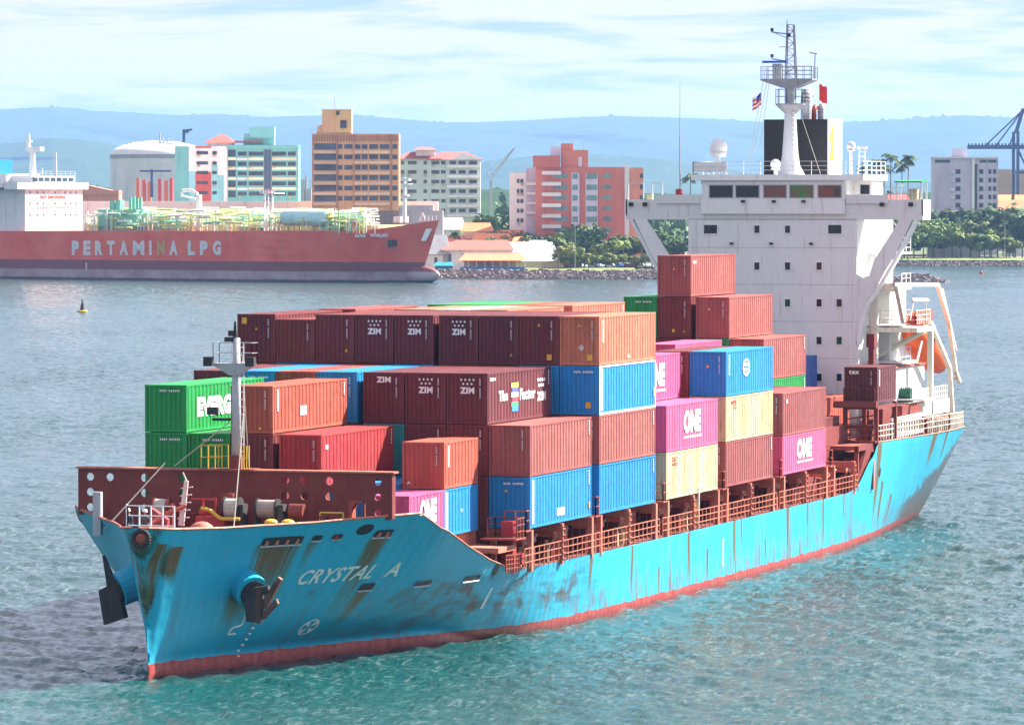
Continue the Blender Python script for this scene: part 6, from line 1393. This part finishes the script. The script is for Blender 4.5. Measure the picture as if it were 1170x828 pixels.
HS = [(528,562,264,254,1660,'cream house with an orange hipped roof, upper left of the cluster behind the tanker bow',crr,orr),(540,585,277,266,1625,'low house with wide orange roof in the middle of the cluster',crr,orr),(586,604,278,270,1620,'small cream house with orange roof at the right end of the cluster',crr,orr),(548,580,258,249,1700,'house with dark rust roof at the back of the cluster',pkr,bmat('rust_roof', (.33, .10, .06))),(503,530,262,248,1700,'white hall with grey blue curved looking roof behind the tanker bow',wr,gyr),(565,600,268,262,1640,'pale house with orange roof below the dark trees',wr,orr)]
HS += [(604,626,281,274,1612,'small pink house with grey roof among the trees right of the cluster',pkr,gyr),(512,532,276,268,1640,'narrow white house with dark rust roof behind the tanker bow',wr,bmat('rust_roof', (.33, .10, .06))),(566,588,262,256,1720,'cream house with pale roof high in the cluster',crr,gyr),(532,552,272,266,1650,'small white house with orange roof between larger ones',wr,orr),(690,712,281,275,1625,'white kiosk with red roof behind the car park',wr,rdr)]
for a in HS: gable_house(*a[:5], a[5], a[6], a[7], group='houses behind the waterfront')
gable_house(506, 585, 285, 274, 1590, 'white hall with long red sheet roof behind the waterfront pavilion', wr, rdr, 14, name='waterfront_hall', cat='hall')
gable_house(556, 636, 288, 276, 1600, 'pink and white warehouse with pale grey roof right of the red roofed hall', pkr, gyr, 14, name='warehouse', cat='warehouse')
gable_house(592, 644, 298, 287, 1585, 'low cream warehouse with pale roof beside the grass', crr, gyr, 12, name='warehouse', cat='warehouse', opening=False)
gable_house(526, 600, 297, 289, 1562, 'open waterfront pavilion with a bright orange red roof on white posts', crr, bmat('bright_red_roof', (.62, .14, .07)), 10, name='waterfront_pavilion', cat='pavilion', posts=True)
gable_house(497, 517, 303, 299, 1560, 'small bright blue shed on the quay beside the tanker bow', M['blue'], M['blue'], 5, name='shed', cat='shed', opening=False)
gable_house(484, 512, 290, 268, 1590, 'tall white boat shed partly hidden by the tanker bow', wr, gyr, 10, name='boat_shed', cat='shed')
gable_house(1140, 1180, 238, 228, 1990, 'white house with orange red roof at the right edge beyond the trees', wr, orr, group='houses behind the park', base=4)
gable_house(1128, 1175, 232, 222, 2150, 'long white hall with red roof behind the right edge house', wr, orr, 12, group='houses behind the park', base=4)
gable_house(1060, 1118, 266, 262, 1890, 'long low white wall like house under the park trees', wr, gyr, 6, group='houses behind the park')
gable_house(985, 1040, 229, 222, 2000, 'house with red roof showing just above the bridge wing', pkr, rdr, 10, group='houses behind the park', base=4)
gable_house(1150, 1172, 258, 252, 1930, 'small white house among the trees at the right edge', wr, gyr, 6, group='houses behind the park')
simple(1165, 2500, 'warehouse', 'long tan warehouse behind the leg of the gantry crane', 'warehouse', bmat('tan_sheet', (.38, .26, .18)), lambda m, U, H: [m.box(U(1136), U(1230), 0, 20, 0, H(193)), m.box(U(1136), U(1230), -.2, 0, H(210), H(205))], 4)
# quay and long white shed behind the tanker, port stacks
simple(320, 1625, 'quay_shed', 'long pale pink quay shed running behind the tanker', 'shed', bmat('faded_pink_sheet', (.60, .48, .46)), lambda m, U, H: m.box(U(90), U(500), 0, 15, 0, H(229.5)))
simple(480, 1600, 'quay_shed', 'pale grey shed behind the tanker bow', 'shed', gyr, lambda m, U, H: [m.box(U(425), U(506), 0, 12, 0, H(240)), m.box(U(455), U(495), 1, 8, H(240), H(234))])
simple(110, 1800, 'warehouse', 'rust coloured warehouse row beside the white tanker bridge', 'warehouse', bmat('rust_sheet', (.34, .15, .11)), lambda m, U, H: [m.box(U(84), U(136), 0, 15, 0, H(217)), m.prism([(U(84), H(217)), (U(100), H(211)), (U(136), H(219)), (U(136), H(222)), (U(84), H(222))], 1, -.5, 15.5)])
for k, (x, c) in enumerate(((158, 'orange'), (165, 'red'), (171, 'orange'), (183, 'red'), (190, 'orange'), (196, 'red'))):
    simple(x, 1800, 'port_stack', ('orange' if c == 'orange' else 'red')+' silo-like port stack before the storage tank, '+('leftmost of six', 'second of six from left', 'third of six from left', 'third of six from right', 'second of six from right', 'rightmost of six')[k], 'stack', bmat('port_'+c, (.55, .14, .07) if c == 'orange' else (.48, .07, .07)), lambda m, U, H: [m.cyl((U(x), 0, 0), (U(x), 0, H(203+(k*7) % 5)), U(x+2.2), None, 10)], 3)
simple(345, 1900, 'chimney', 'pale grey chimney between the teal block and the ochre tower', 'chimney', M['steel'], lambda m, U, H: [m.cyl((U(345), 0, 0), (U(345), 0, H(205)), 1.1), m.cyl((U(350), 0, 0), (U(350), 0, H(200)), .5), m.box(U(341), U(356), 0, 3, 0, H(215))])
simple(170, 1800, 'loading_arm', 'dark overhead loading boom above the red port stacks', 'loading boom', bl, lambda m, U, H: [m.cyl((U(174), -1, H(225)), (U(174), -1, H(193)), .5), m.box(U(160), U(196), -1.6, -.6, H(196), H(194))])
# street lamps and masts ashore
for x, y in ((800, 0), (657, 250), (1148, 255), (558, 285), (637, 0)):
    if y: simple(x, 1570 if x < 1000 else 1860, 'street_lamp', {657: 'tall street lamp post left of the parked cars', 1148: 'pale utility pole with cross arms among the right park trees', 558: 'thin dark pole before the pavilion'}[x], 'lamp post', M['steel'], lambda m, U, H: [m.cyl((U(x), 0, 0), (U(x), 0, H(y)), .12, .08), m.cyl((U(x-4), 0, H(y+1)), (U(x+2), 0, H(y)), .09)], 2.2)
# parked cars
rc = random.Random(4); CM = [plain('car_white', (.75, .75, .75), .35), plain('car_silver', (.45, .47, .5), .35), plain('car_red', (.45, .04, .03), .35), plain('car_blue', (.05, .12, .35), .35), plain('car_dark', (.03, .03, .04), .35)]
def car_mesh():
    mb = MB(); mb.prism([(-2.1, .35), (2.1, .35), (2.15, .8), (1.2, .95), (.7, 1.42), (-1.2, 1.42), (-1.9, .95), (-2.15, .8)], 1, -.85, .85); b = mb.mesh('body', CM[0])
    mb = MB(); mb.prism([(-1.7, .97), (1.1, .97), (.68, 1.36), (-1.15, 1.36)], 1, -.87, .87); g = mb.mesh('glazing', glass)
    mb = MB(); mb.cyl((0, -.1, 0), (0, .1, 0), .32, .32, 10); return b, g, mb.mesh('wheel', M['black'])
cb, cg, cw = car_mesh(); nc = 0
CN = ['white', 'silver grey', 'red', 'blue', 'dark']
for row, (D, y0, y1) in enumerate(((1592, 668, 760), (1599, 662, 758), (1606, 660, 756))):
    x = y0+rc.uniform(0, 4)
    while x < y1:
        ci = rc.choices(range(5), (6, 3, 2, 2, 2))[0]; o = far(x, D, 2.6)
        root = thing('parked_car', o, CN[ci]+' car parked in the '+('front', 'middle', 'back')[row]+' row behind the grass and rocks', 'car', CN[ci]+' cars in the '+('front', 'middle', 'back')[row]+' row of the car park')
        for nm, me in (('body', cb), ('glazing', cg)):
            q = bpy.data.objects.new(nm, me); COL.objects.link(q); q.parent = root
            if nm == 'body': q.material_slots[0].link = 'OBJECT'; q.material_slots[0].material = CM[ci]
        for a in (-1.35, 1.35):
            for b in (-.8, .8): q = bpy.data.objects.new('wheel', cw); COL.objects.link(q); q.parent = root; q.location = (a, b, .32)
        root.rotation_euler[2] = YAW*-1-math.pi/2+(.2 if row % 2 else -.15)+rc.uniform(-.1, .1)+(math.pi/2 if rc.random() < .3 else 0)
        x += rc.uniform(8, 13)
# ------------------------------------------------------------------ tanker moored across the water
TY = -.20      # hull swings away to the left
D0 = 1457.0; Tt, to = loc(500, D0, 0, 0)
yaw_t = math.atan2(-(1552-1457), -(0-500)*mpp(1500)) ; yaw_t = -math.atan2(95, 500*mpp(1500))
Tt, to = loc(464, D0, 0, yaw_t)
KX = lambda x: -(464-x)*mpp(1457+95*(464-x)/500)/math.cos(yaw_t)
def TH(x, y): D = 1457+95*(464-x)/500; return hy(y, D)
def t_half(u): return float(np.interp(u, [-260, -60, -35, -20, -10, -4, -.3], [16, 16, 14.5, 11, 6.5, 3, .25]))
tank = thing('gas_tanker', to, 'red hulled gas tanker lettered PERTAMINA LPG moored before the town', 'tanker')
def t_hull(m):
    # stations along u (bow at 0), half breadth 16 m, side facing us at v=-0
    ST = [(-260, 16, 0), (-60, 16, 0), (-35, 14.5, 0), (-20, 11, 0), (-10, 6.5, 0), (-4, 3, 0), (-.3, .25, 0)]
    zt = lambda u: np.interp(u, [-260, KX(420), KX(428)+2, 0], [TH(200, 266), TH(390, 263), TH(420, 257), TH(464, 251)])
    vs = []; n = 8
    for (u, hb, _) in ST:
        top = float(zt(u))
        for j in range(n):
            f = j/(n-1); z = -1+(top+1)*f; rk = (1-f)**1.0; uu = u-rk*np.interp(u, [-60, 0], [0, 7.5]); h = hb*(1-.25*rk*np.interp(u, [-60, -10, 0], [0, 1, 1]))
            vs.append((uu, 16-h, z))
    vs2 = [(a, 32-b, c) for a, b, c in vs]; ns = len(ST)
    F = [(i*n+j, (i+1)*n+j, (i+1)*n+j+1, i*n+j+1) for i in range(ns-1) for j in range(n-1)]
    m.add(vs, F); m.add(vs2, [f[::-1] for f in F]); e = (ns-1)*n
    m.add([vs[e+j] for j in range(n)]+[vs2[e+j] for j in range(n)], [(j, n+j, n+j+1, j+1) for j in range(n-1)])
    m.add([vs[i*n+n-1] for i in range(ns)]+[vs2[i*n+n-1] for i in range(ns)], [(i, i+1, ns+i+1, ns+i) for i in range(ns-1)])
th = NT('tanker_hull_paint'); co = th.co(); sp_ = th.n('ShaderNodeSeparateXYZ'); th.l(co, sp_.inputs[0]); zz = sp_.outputs[2]
nn = th.noise(co, .12, 5, .6); fn_ = th.noise(co, .35, 5, .65, (1, 1, .35)); c = th.mix(th.ramp(nn, .35, .65), (.72, .075, .030, 1), (.80, .15, .075, 1)); c = th.mix(th.ramp(fn_, .58, .7, 0, .6), c, (.50, .17, .10, 1))
zw = th.math('ADD', zz, th.math('MULTIPLY', th.math('SUBTRACT', fn_, .5), .5)); c = th.mix(th.ramp(zw, 6.1, 5.9), c, (.20, .05, .055, 1)); c = th.mix(th.math('MULTIPLY', th.ramp(zw, 3.4, 2.9), th.ramp(nn, .3, .6, .4, 1)), c, (.42, .34, .36, 1)); c = th.mix(th.ramp(zw, .9, .5), c, (.06, .04, .05, 1))
th.l(c, th.b.inputs['Base Color']); th.b.inputs['Roughness'].default_value = .55
part(tank, 'hull', th.m, Tt, t_hull)
part(tank, 'bulbous_bow', th.m, Tt, lambda m: m.add(*(lambda: ([(-9+9*math.cos(a)*1.0+0, 16+2.6*math.sin(a)*math.cos(b), 2.2+3.0*math.sin(a)*math.sin(b)) for a in np.linspace(0, math.pi/2, 7) for b in np.linspace(0, 2*math.pi, 15)[:-1]]+[(-16, 16+2.6*math.cos(b), 2.2+3.0*math.sin(b)) for b in np.linspace(0, 2*math.pi, 15)[:-1]], [(i*14+j, i*14+(j+1) % 14, (i+1)*14+(j+1) % 14, (i+1)*14+j) for i in range(7) for j in range(14)]))()), smooth=True)
lw = plain('tanker_lettering', (.66, .66, .68), .6); ly = plain('tanker_lettering_rusty', (.50, .34, .12), .6)
def side_pt(x, z, off=.08):   # the place on the near side seen in column x
    u = KX(x)
    for _ in range(25):
        f = (z+1)/14.0; h = t_half(u)*(1-.25*(1-min(1, f))*float(np.interp(u, [-60, -10, 0], [0, 1, 1]))); v = 16-h; u = .5*u+.5*(KX(x)-v*math.tan(-yaw_t))
    return (u, v-off, z)
def tl(txt, x0, x1, y0, y1, mat, nm='lettering', v=-.06):
    mb = MB(Tt); xm = (x0+x1)/2; put_text(mb, txt, lambda u, w: side_pt(x0+(x1-x0)*u, TH(xm, y1)+(TH(xm, y0)-TH(xm, y1))*w, .08 if x0 < 300 else .35), .06); return mb.build(nm, mat, tank)
part(tank, 'bow_mark', whitem, Tt, lambda m: m.add([side_pt(481, TH(464, 275), .4), side_pt(487, TH(464, 275), .4), side_pt(494, TH(464, 261), .4), side_pt(487, TH(464, 261), .4)], [(0, 1, 2, 3)]))
LP = dict(zip('0123456789AB', [('P', 76, 84.5), ('E', 89.5, 98), ('R', 103, 112), ('T', 117, 126), ('A', 131.5, 141.5), ('M', 147, 160.5), ('I', 166, 169), ('N', 175, 184), ('A', 189.5, 199), ('L', 211, 219), ('P', 225, 234), ('G', 240, 249.5)]))
for ch, a, b in LP.values(): tl(ch, a, b, 274.5, 291, ly if ch == 'N' else lw, 'hull_letter')
tl('GAS', 404.5, 417, 267, 271, lw, 'name_lettering'); tl('WALIO', 422, 443, 266.5, 270.5, lw, 'name_lettering')
TT = math.tan(-yaw_t)
class MBK(MB):   # pieces set back from the near side are moved along the hull so that they keep their column
    def box(s, x0, x1, y0, y1, z0, z1): d = y0*TT; MB.box(s, x0-d, x1-d, y0, y1, z0, z1)
    def cyl(s, a, b, r0, r1=None, n=8, cap=True): MB.cyl(s, (a[0]-a[1]*TT, a[1], a[2]), (b[0]-b[1]*TT, b[1], b[2]), r0, r1, n, cap)
def sub_tank(name, mat, fn, smooth=False, par=None): mb = MBK(Tt); fn(mb); return mb.build(name, mat, par or tank, smooth=smooth)
DK = lambda x: TH(x, 265)-.3
wt = bmat('tanker_white', (.80, .80, .76)); pale = bmat('pipe_yellow_green', (.46, .55, .20)); pg = bmat('deck_green', (.16, .38, .28)); aq = bmat('tank_aqua', (.36, .60, .58))
U0 = KX(22)-2*TT; ct_, st_ = math.cos(yaw_t), math.sin(-yaw_t)
def VX(x):   # across-ship place on the bridge front seen in column x
    v = 2.0
    for _ in range(6): D = 1457-U0*st_+v*ct_; v = ((x-464)*mpp(D)-U0*ct_)/st_
    return v
def fz(y, v=15): D = 1457-U0*st_+v*ct_; return hy(y, D)
house = part(tank, 'deckhouse', wt, Tt, lambda m: [m.box(U0-30, U0, VX(22), VX(86), DK(50), fz(216)), m.box(U0-60, U0-12, VX(22)-1.5, VX(70), DK(0), fz(209)), m.box(U0-5, U0+.6, VX(12), VX(91), fz(216)+.02, fz(208)), m.box(U0-60, U0-5.1, VX(10), VX(80), fz(214), fz(208))])
wh2 = part(tank, 'wheelhouse', wt, Tt, lambda m: [m.box(U0-8, U0, VX(29), VX(78), fz(208)+.02, fz(200.5)), m.box(U0-50, U0-8.1, VX(22), VX(60), fz(208)+.02, fz(198))])
for k in range(7): part(tank, 'bridge_window', winm, Tt, lambda m: m.box(U0-.2, U0+.08, VX(31+6.6*k), VX(36+6.6*k), fz(206.8), fz(202.6)), par=wh2)
for k in range(4): part(tank, 'bridge_window', winm, Tt, lambda m: m.box(U0-18-6*k, U0-14-6*k, VX(22)-.1, VX(22)+.2, fz(206.5), fz(202.5)), par=wh2)
for x, y in [(x, y) for y in (219, 231.5, 244.5) for x in (27, 35, 42, 55, 66, 72, 78)]: part(tank, 'porthole_window', winm, Tt, lambda m: m.box(U0-.2, U0+.06, VX(x), VX(x+1.3), fz(y+1.4), fz(y-.6)), par=house)
for u_, y in ((-18, 219), (-26, 219), (-26, 232), (-18, 244), (-34, 232)): part(tank, 'porthole_window', winm, Tt, lambda m: m.box(U0+u_, U0+u_+1.2, VX(22)-1.6, VX(22)-1.3, fz(y+1.4), fz(y-.6)), par=house)
def tltext(txt, x0, x1, y0, y1, mat):
    mb = MB(Tt); put_text(mb, txt, lambda u, w: (U0+.08, VX(x0)+(VX(x1)-VX(x0))*u, fz(y1)+(fz(y0)-fz(y1))*w), .04); return mb.build('warning_lettering', mat, house)
tltext('NO SMOKING', 39, 67, 222.5, 226.5, plain('lettering_red', (.6, .08, .06), .6)); tltext('SAFETY FIRST', 35, 72, 235, 238, plain('lettering_pale_red', (.62, .40, .38), .6))
part(tank, 'roof_rail', wt, Tt, lambda m: m.rail([(U0, VX(29), fz(200.5)), (U0, VX(78), fz(200.5))], 1.4, 2, .07, 2.4))
mt_ = sub_tank('bridge_mast', wt, lambda m: [m.cyl((KX(26), 10, TH(26, 200)), (KX(26), 10, TH(26, 172)), 1.2, .8), m.box(KX(18), KX(35), 9, 11, TH(26, 172), TH(26, 167)), m.cyl((KX(21), 10, TH(26, 167)), (KX(21), 10, TH(26, 152)), .8, .5), m.box(KX(18), KX(24), 9.5, 10.5, TH(26, 161), TH(26, 160))])
sub_tank('signal_mast', wt, lambda m: [m.cyl((KX(54), 8, TH(54, 201)), (KX(54), 8, TH(54, 173)), .45, .3), m.cyl((KX(38), 8, TH(54, 201)), (KX(38), 8, TH(54, 191)), .3)])
sub_tank('funnel', M['blue'], lambda m: m.box(KX(-40), KX(-15), 14, 20, TH(0, 199), TH(0, 181)))
sub_tank('compressor_house', pg, lambda m: [m.box(KX(104), KX(149), 6, 16, DK(125), TH(125, 239)), m.box(KX(117), KX(123), 8, 10, TH(125, 239), TH(125, 229)), m.box(KX(124), KX(129), 8, 10, TH(125, 239), TH(125, 228))])
sub_tank('vent_pipes', pg, lambda m: [m.cyl((KX(x), 9, TH(x, 240)), (KX(x), 9, TH(x, y)), .55) for x, y in ((141, 225), (145, 224), (149, 226), (153, 225))])
ry = random.Random(21)
def piping(m, x0, x1, n, ytop, ybot):
    for k in range(n):
        x = ry.uniform(x0, x1); y = ry.uniform(ytop, ybot-3); v = ry.uniform(2, 26); Ln = ry.uniform(4, 22)
        if ry.random() < .5: m.cyl((KX(x), v, TH(x, y)), (KX(min(x+Ln, x1)), v, TH(x, y)), ry.choice((.12, .2, .35)), None, 5)
        else: m.cyl((KX(x), v, DK(x)), (KX(x), v, TH(x, y)), ry.choice((.1, .16, .25)), None, 5)
sub_tank('deck_piping', pale, lambda m: piping(m, 86, 415, 700, 238, 263)); sub_tank('deck_piping', bmat('pipe_white', (.68, .70, .60)), lambda m: piping(m, 86, 430, 420, 237, 262)); sub_tank('deck_piping', pg, lambda m: piping(m, 86, 415, 330, 243, 263))
sub_tank('deck_piping', M['orange'], lambda m: piping(m, 90, 330, 22, 252, 262))
sub_tank('walkway', bmat('pipe_white', (.68, .70, .60)), lambda m: [m.box(KX(155), KX(420), 13, 15, TH(300, 247), TH(300, 246)), m.rail([(KX(155), 13, TH(300, 246)), (KX(420), 13, TH(300, 246))], 1.3, 2, .06, 2.5)])
sub_tank('tank_dome', bmat('pale_yellow_deck', (.50, .56, .26)), lambda m: [m.box(KX(152), KX(190), 9, 20, DK(170), TH(170, 243)), m.box(KX(86), KX(430), 10, 26, DK(200), TH(200, 256))])
for o_ in tank.children:
    if o_.name.startswith('deck_piping'): o_['kind'] = 'stuff'
def ptank(m, x0, x1, yc, r, v):
    a, b = KX(x0), KX(x1); z = TH((x0+x1)/2, yc)
    P = [(a, .05), (a+r*.3, r*.7), (a+r*.8, r), (b-r*.8, r), (b-r*.3, r*.7), (b, .05)]
    for (p, q), (p2, q2) in zip(P[:-1], P[1:]): m.cyl((p, v, z), (p2, v, z), q, q2, 18, False)
sub_tank('cargo_tank', aq, lambda m: ptank(m, 318, 379, 248.5, 2.4, 5), True); sub_tank('cargo_tank', bmat('tank_green', (.42, .60, .46)), lambda m: ptank(m, 376, 416, 248, 2.0, 9), True)
sub_tank('tank_end', M['yellow'], lambda m: m.cyl((KX(374), 4.2, TH(377, 248.5)), (KX(379.5), 4.2, TH(377, 248.5)), 1.5, .3, 12))
sub_tank('hose_crane', wt, lambda m: [m.box(KX(218), KX(222), 8, 9.2, DK(220), TH(220, 222)), m.tube([(KX(220), 8.5, TH(220, 221)), (KX(212), 8.5, TH(220, 216.5)), (KX(203), 8.5, TH(220, 217)), (KX(200), 8.5, TH(220, 221))], .5), m.tube([(KX(200), 8.5, TH(220, 223)), (KX(218), 8.5, TH(220, 227))], .35)])
tw = sub_tank('lattice_tower', wt, lambda m: [m.cyl((KX(a), v, DK(300)), (KX(a), v, TH(300, 218.5)), .22, None, 5) for a in (298, 302, 307) for v in (6, 9)]+[m.cyl((KX(298), 6, TH(300, y)), (KX(307), 6, TH(300, y-4)), .12, None, 4) for y in range(224, 262, 6)]+[m.box(KX(293.5), KX(310), 5, 10, TH(300, 221), TH(300, 219.8)), m.rail([(KX(293.5), 5, TH(300, 219.8)), (KX(310), 5, TH(300, 219.8))], .9, 2, .08, 1.0)])
sub_tank('fire_monitor', M['red'], lambda m: [m.cyl((KX(301), 7, TH(300, 219.8)), (KX(301), 7, TH(300, 215)), .4), m.box(KX(298), KX(304), 6, 8, TH(300, 219.8), TH(300, 217.5))], par=tw)
sub_tank('bow_mast', wt, lambda m: [m.cyl((KX(461), 12, TH(460, 254)), (KX(461), 12, TH(460, 202)), .7, .4), m.box(KX(456), KX(466), 11, 13, TH(460, 210), TH(460, 209)), m.box(KX(457), KX(466), 11.4, 12.6, TH(460, 206), TH(460, 203)), m.box(KX(458), KX(464), 11.4, 12.6, TH(460, 224), TH(460, 222))])
sub_tank('bow_gear', wt, lambda m: [m.box(KX(448), KX(456), 12, 16, TH(450, 254), TH(450, 247)), m.rail([(KX(480), 14, TH(490, 252)), (KX(498), 15.5, TH(490, 252))], 1.5, 2, .07, 1.5), m.cyl((KX(485), 14, TH(490, 252)), (KX(482), 14, TH(490, 243)), .15), m.cyl((KX(478), 14, TH(490, 252)), (KX(482), 14, TH(490, 243)), .15)])
qa = side_pt(446, TH(430, 277), 0); part(tank, 'anchor', M['darkm'], Tt, lambda m: [m.box(qa[0]-1, qa[0]+1, qa[1]-.5, qa[1]+1.5, qa[2]-.9, qa[2]+.8), m.cyl((qa[0]+.8, qa[1]-.3, qa[2]+.6), (qa[0]-.6, qa[1]-.4, qa[2]-1.3), .4)])
sub_tank('draught_board', whitem, lambda m: m.box(KX(92), KX(93.2), -.15, -.03, TH(92, 308), TH(92, 299.5)))
# ------------------------------------------------------------------ navigation buoy
T_, o = loc(94, 24.9*FPX/(357-225.5), 0); by = thing('navigation_buoy', o, 'small dark channel buoy floating on the water at left', 'buoy')
part(by, 'float', M['yellow'], T_, lambda m: m.lathe((0, 0, 0), [(.0, -.3), (1.1, -.2), (1.2, .35), (1.0, .5), (0, .5)], 14)); part(by, 'tower', M['darkm'], T_, lambda m: [m.cyl((0, 0, .5), (0, 0, 2.1), .55, .25, 6), m.cyl((0, 0, 2.1), (0, 0, 2.6), .12), m.sphere((0, 0, 2.65), .22, 8, 5)])
T_, o = loc(1121, 24.9*FPX/(313-225.5), 0); by = thing('navigation_buoy', o, 'tiny red buoy on the water near the right shore', 'buoy'); part(by, 'float', M['red'], T_, lambda m: m.lathe((0, 0, 0), [(0, -.2), (.7, 0), (.5, .8), (0, 1.2)], 10)); part(by, 'topmark', M['red'], T_, lambda m: m.cyl((0, 0, 1.2), (0, 0, 1.9), .15))
# ------------------------------------------------------------------ air
def haze():
    mt = bpy.data.materials.new('humid_air'); mt.use_nodes = True; t = mt.node_tree; t.nodes.clear(); o = t.nodes.new('ShaderNodeOutputMaterial'); v = t.nodes.new('ShaderNodeVolumePrincipled')
    v.inputs['Color'].default_value = (.30, .52, .95, 1); v.inputs['Density'].default_value = HAZE; v.inputs['Anisotropy'].default_value = .2; t.links.new(v.outputs[0], o.inputs['Volume'])
    mb = MB(); a = (-900, -13500, -WL-3); b = (27000, 12000, 440); mb.box(a[0], b[0], a[1], b[1], a[2], b[2]); tag(mb.build('haze', mt), kind='stuff')
HAZE = 0.45e-4
haze()
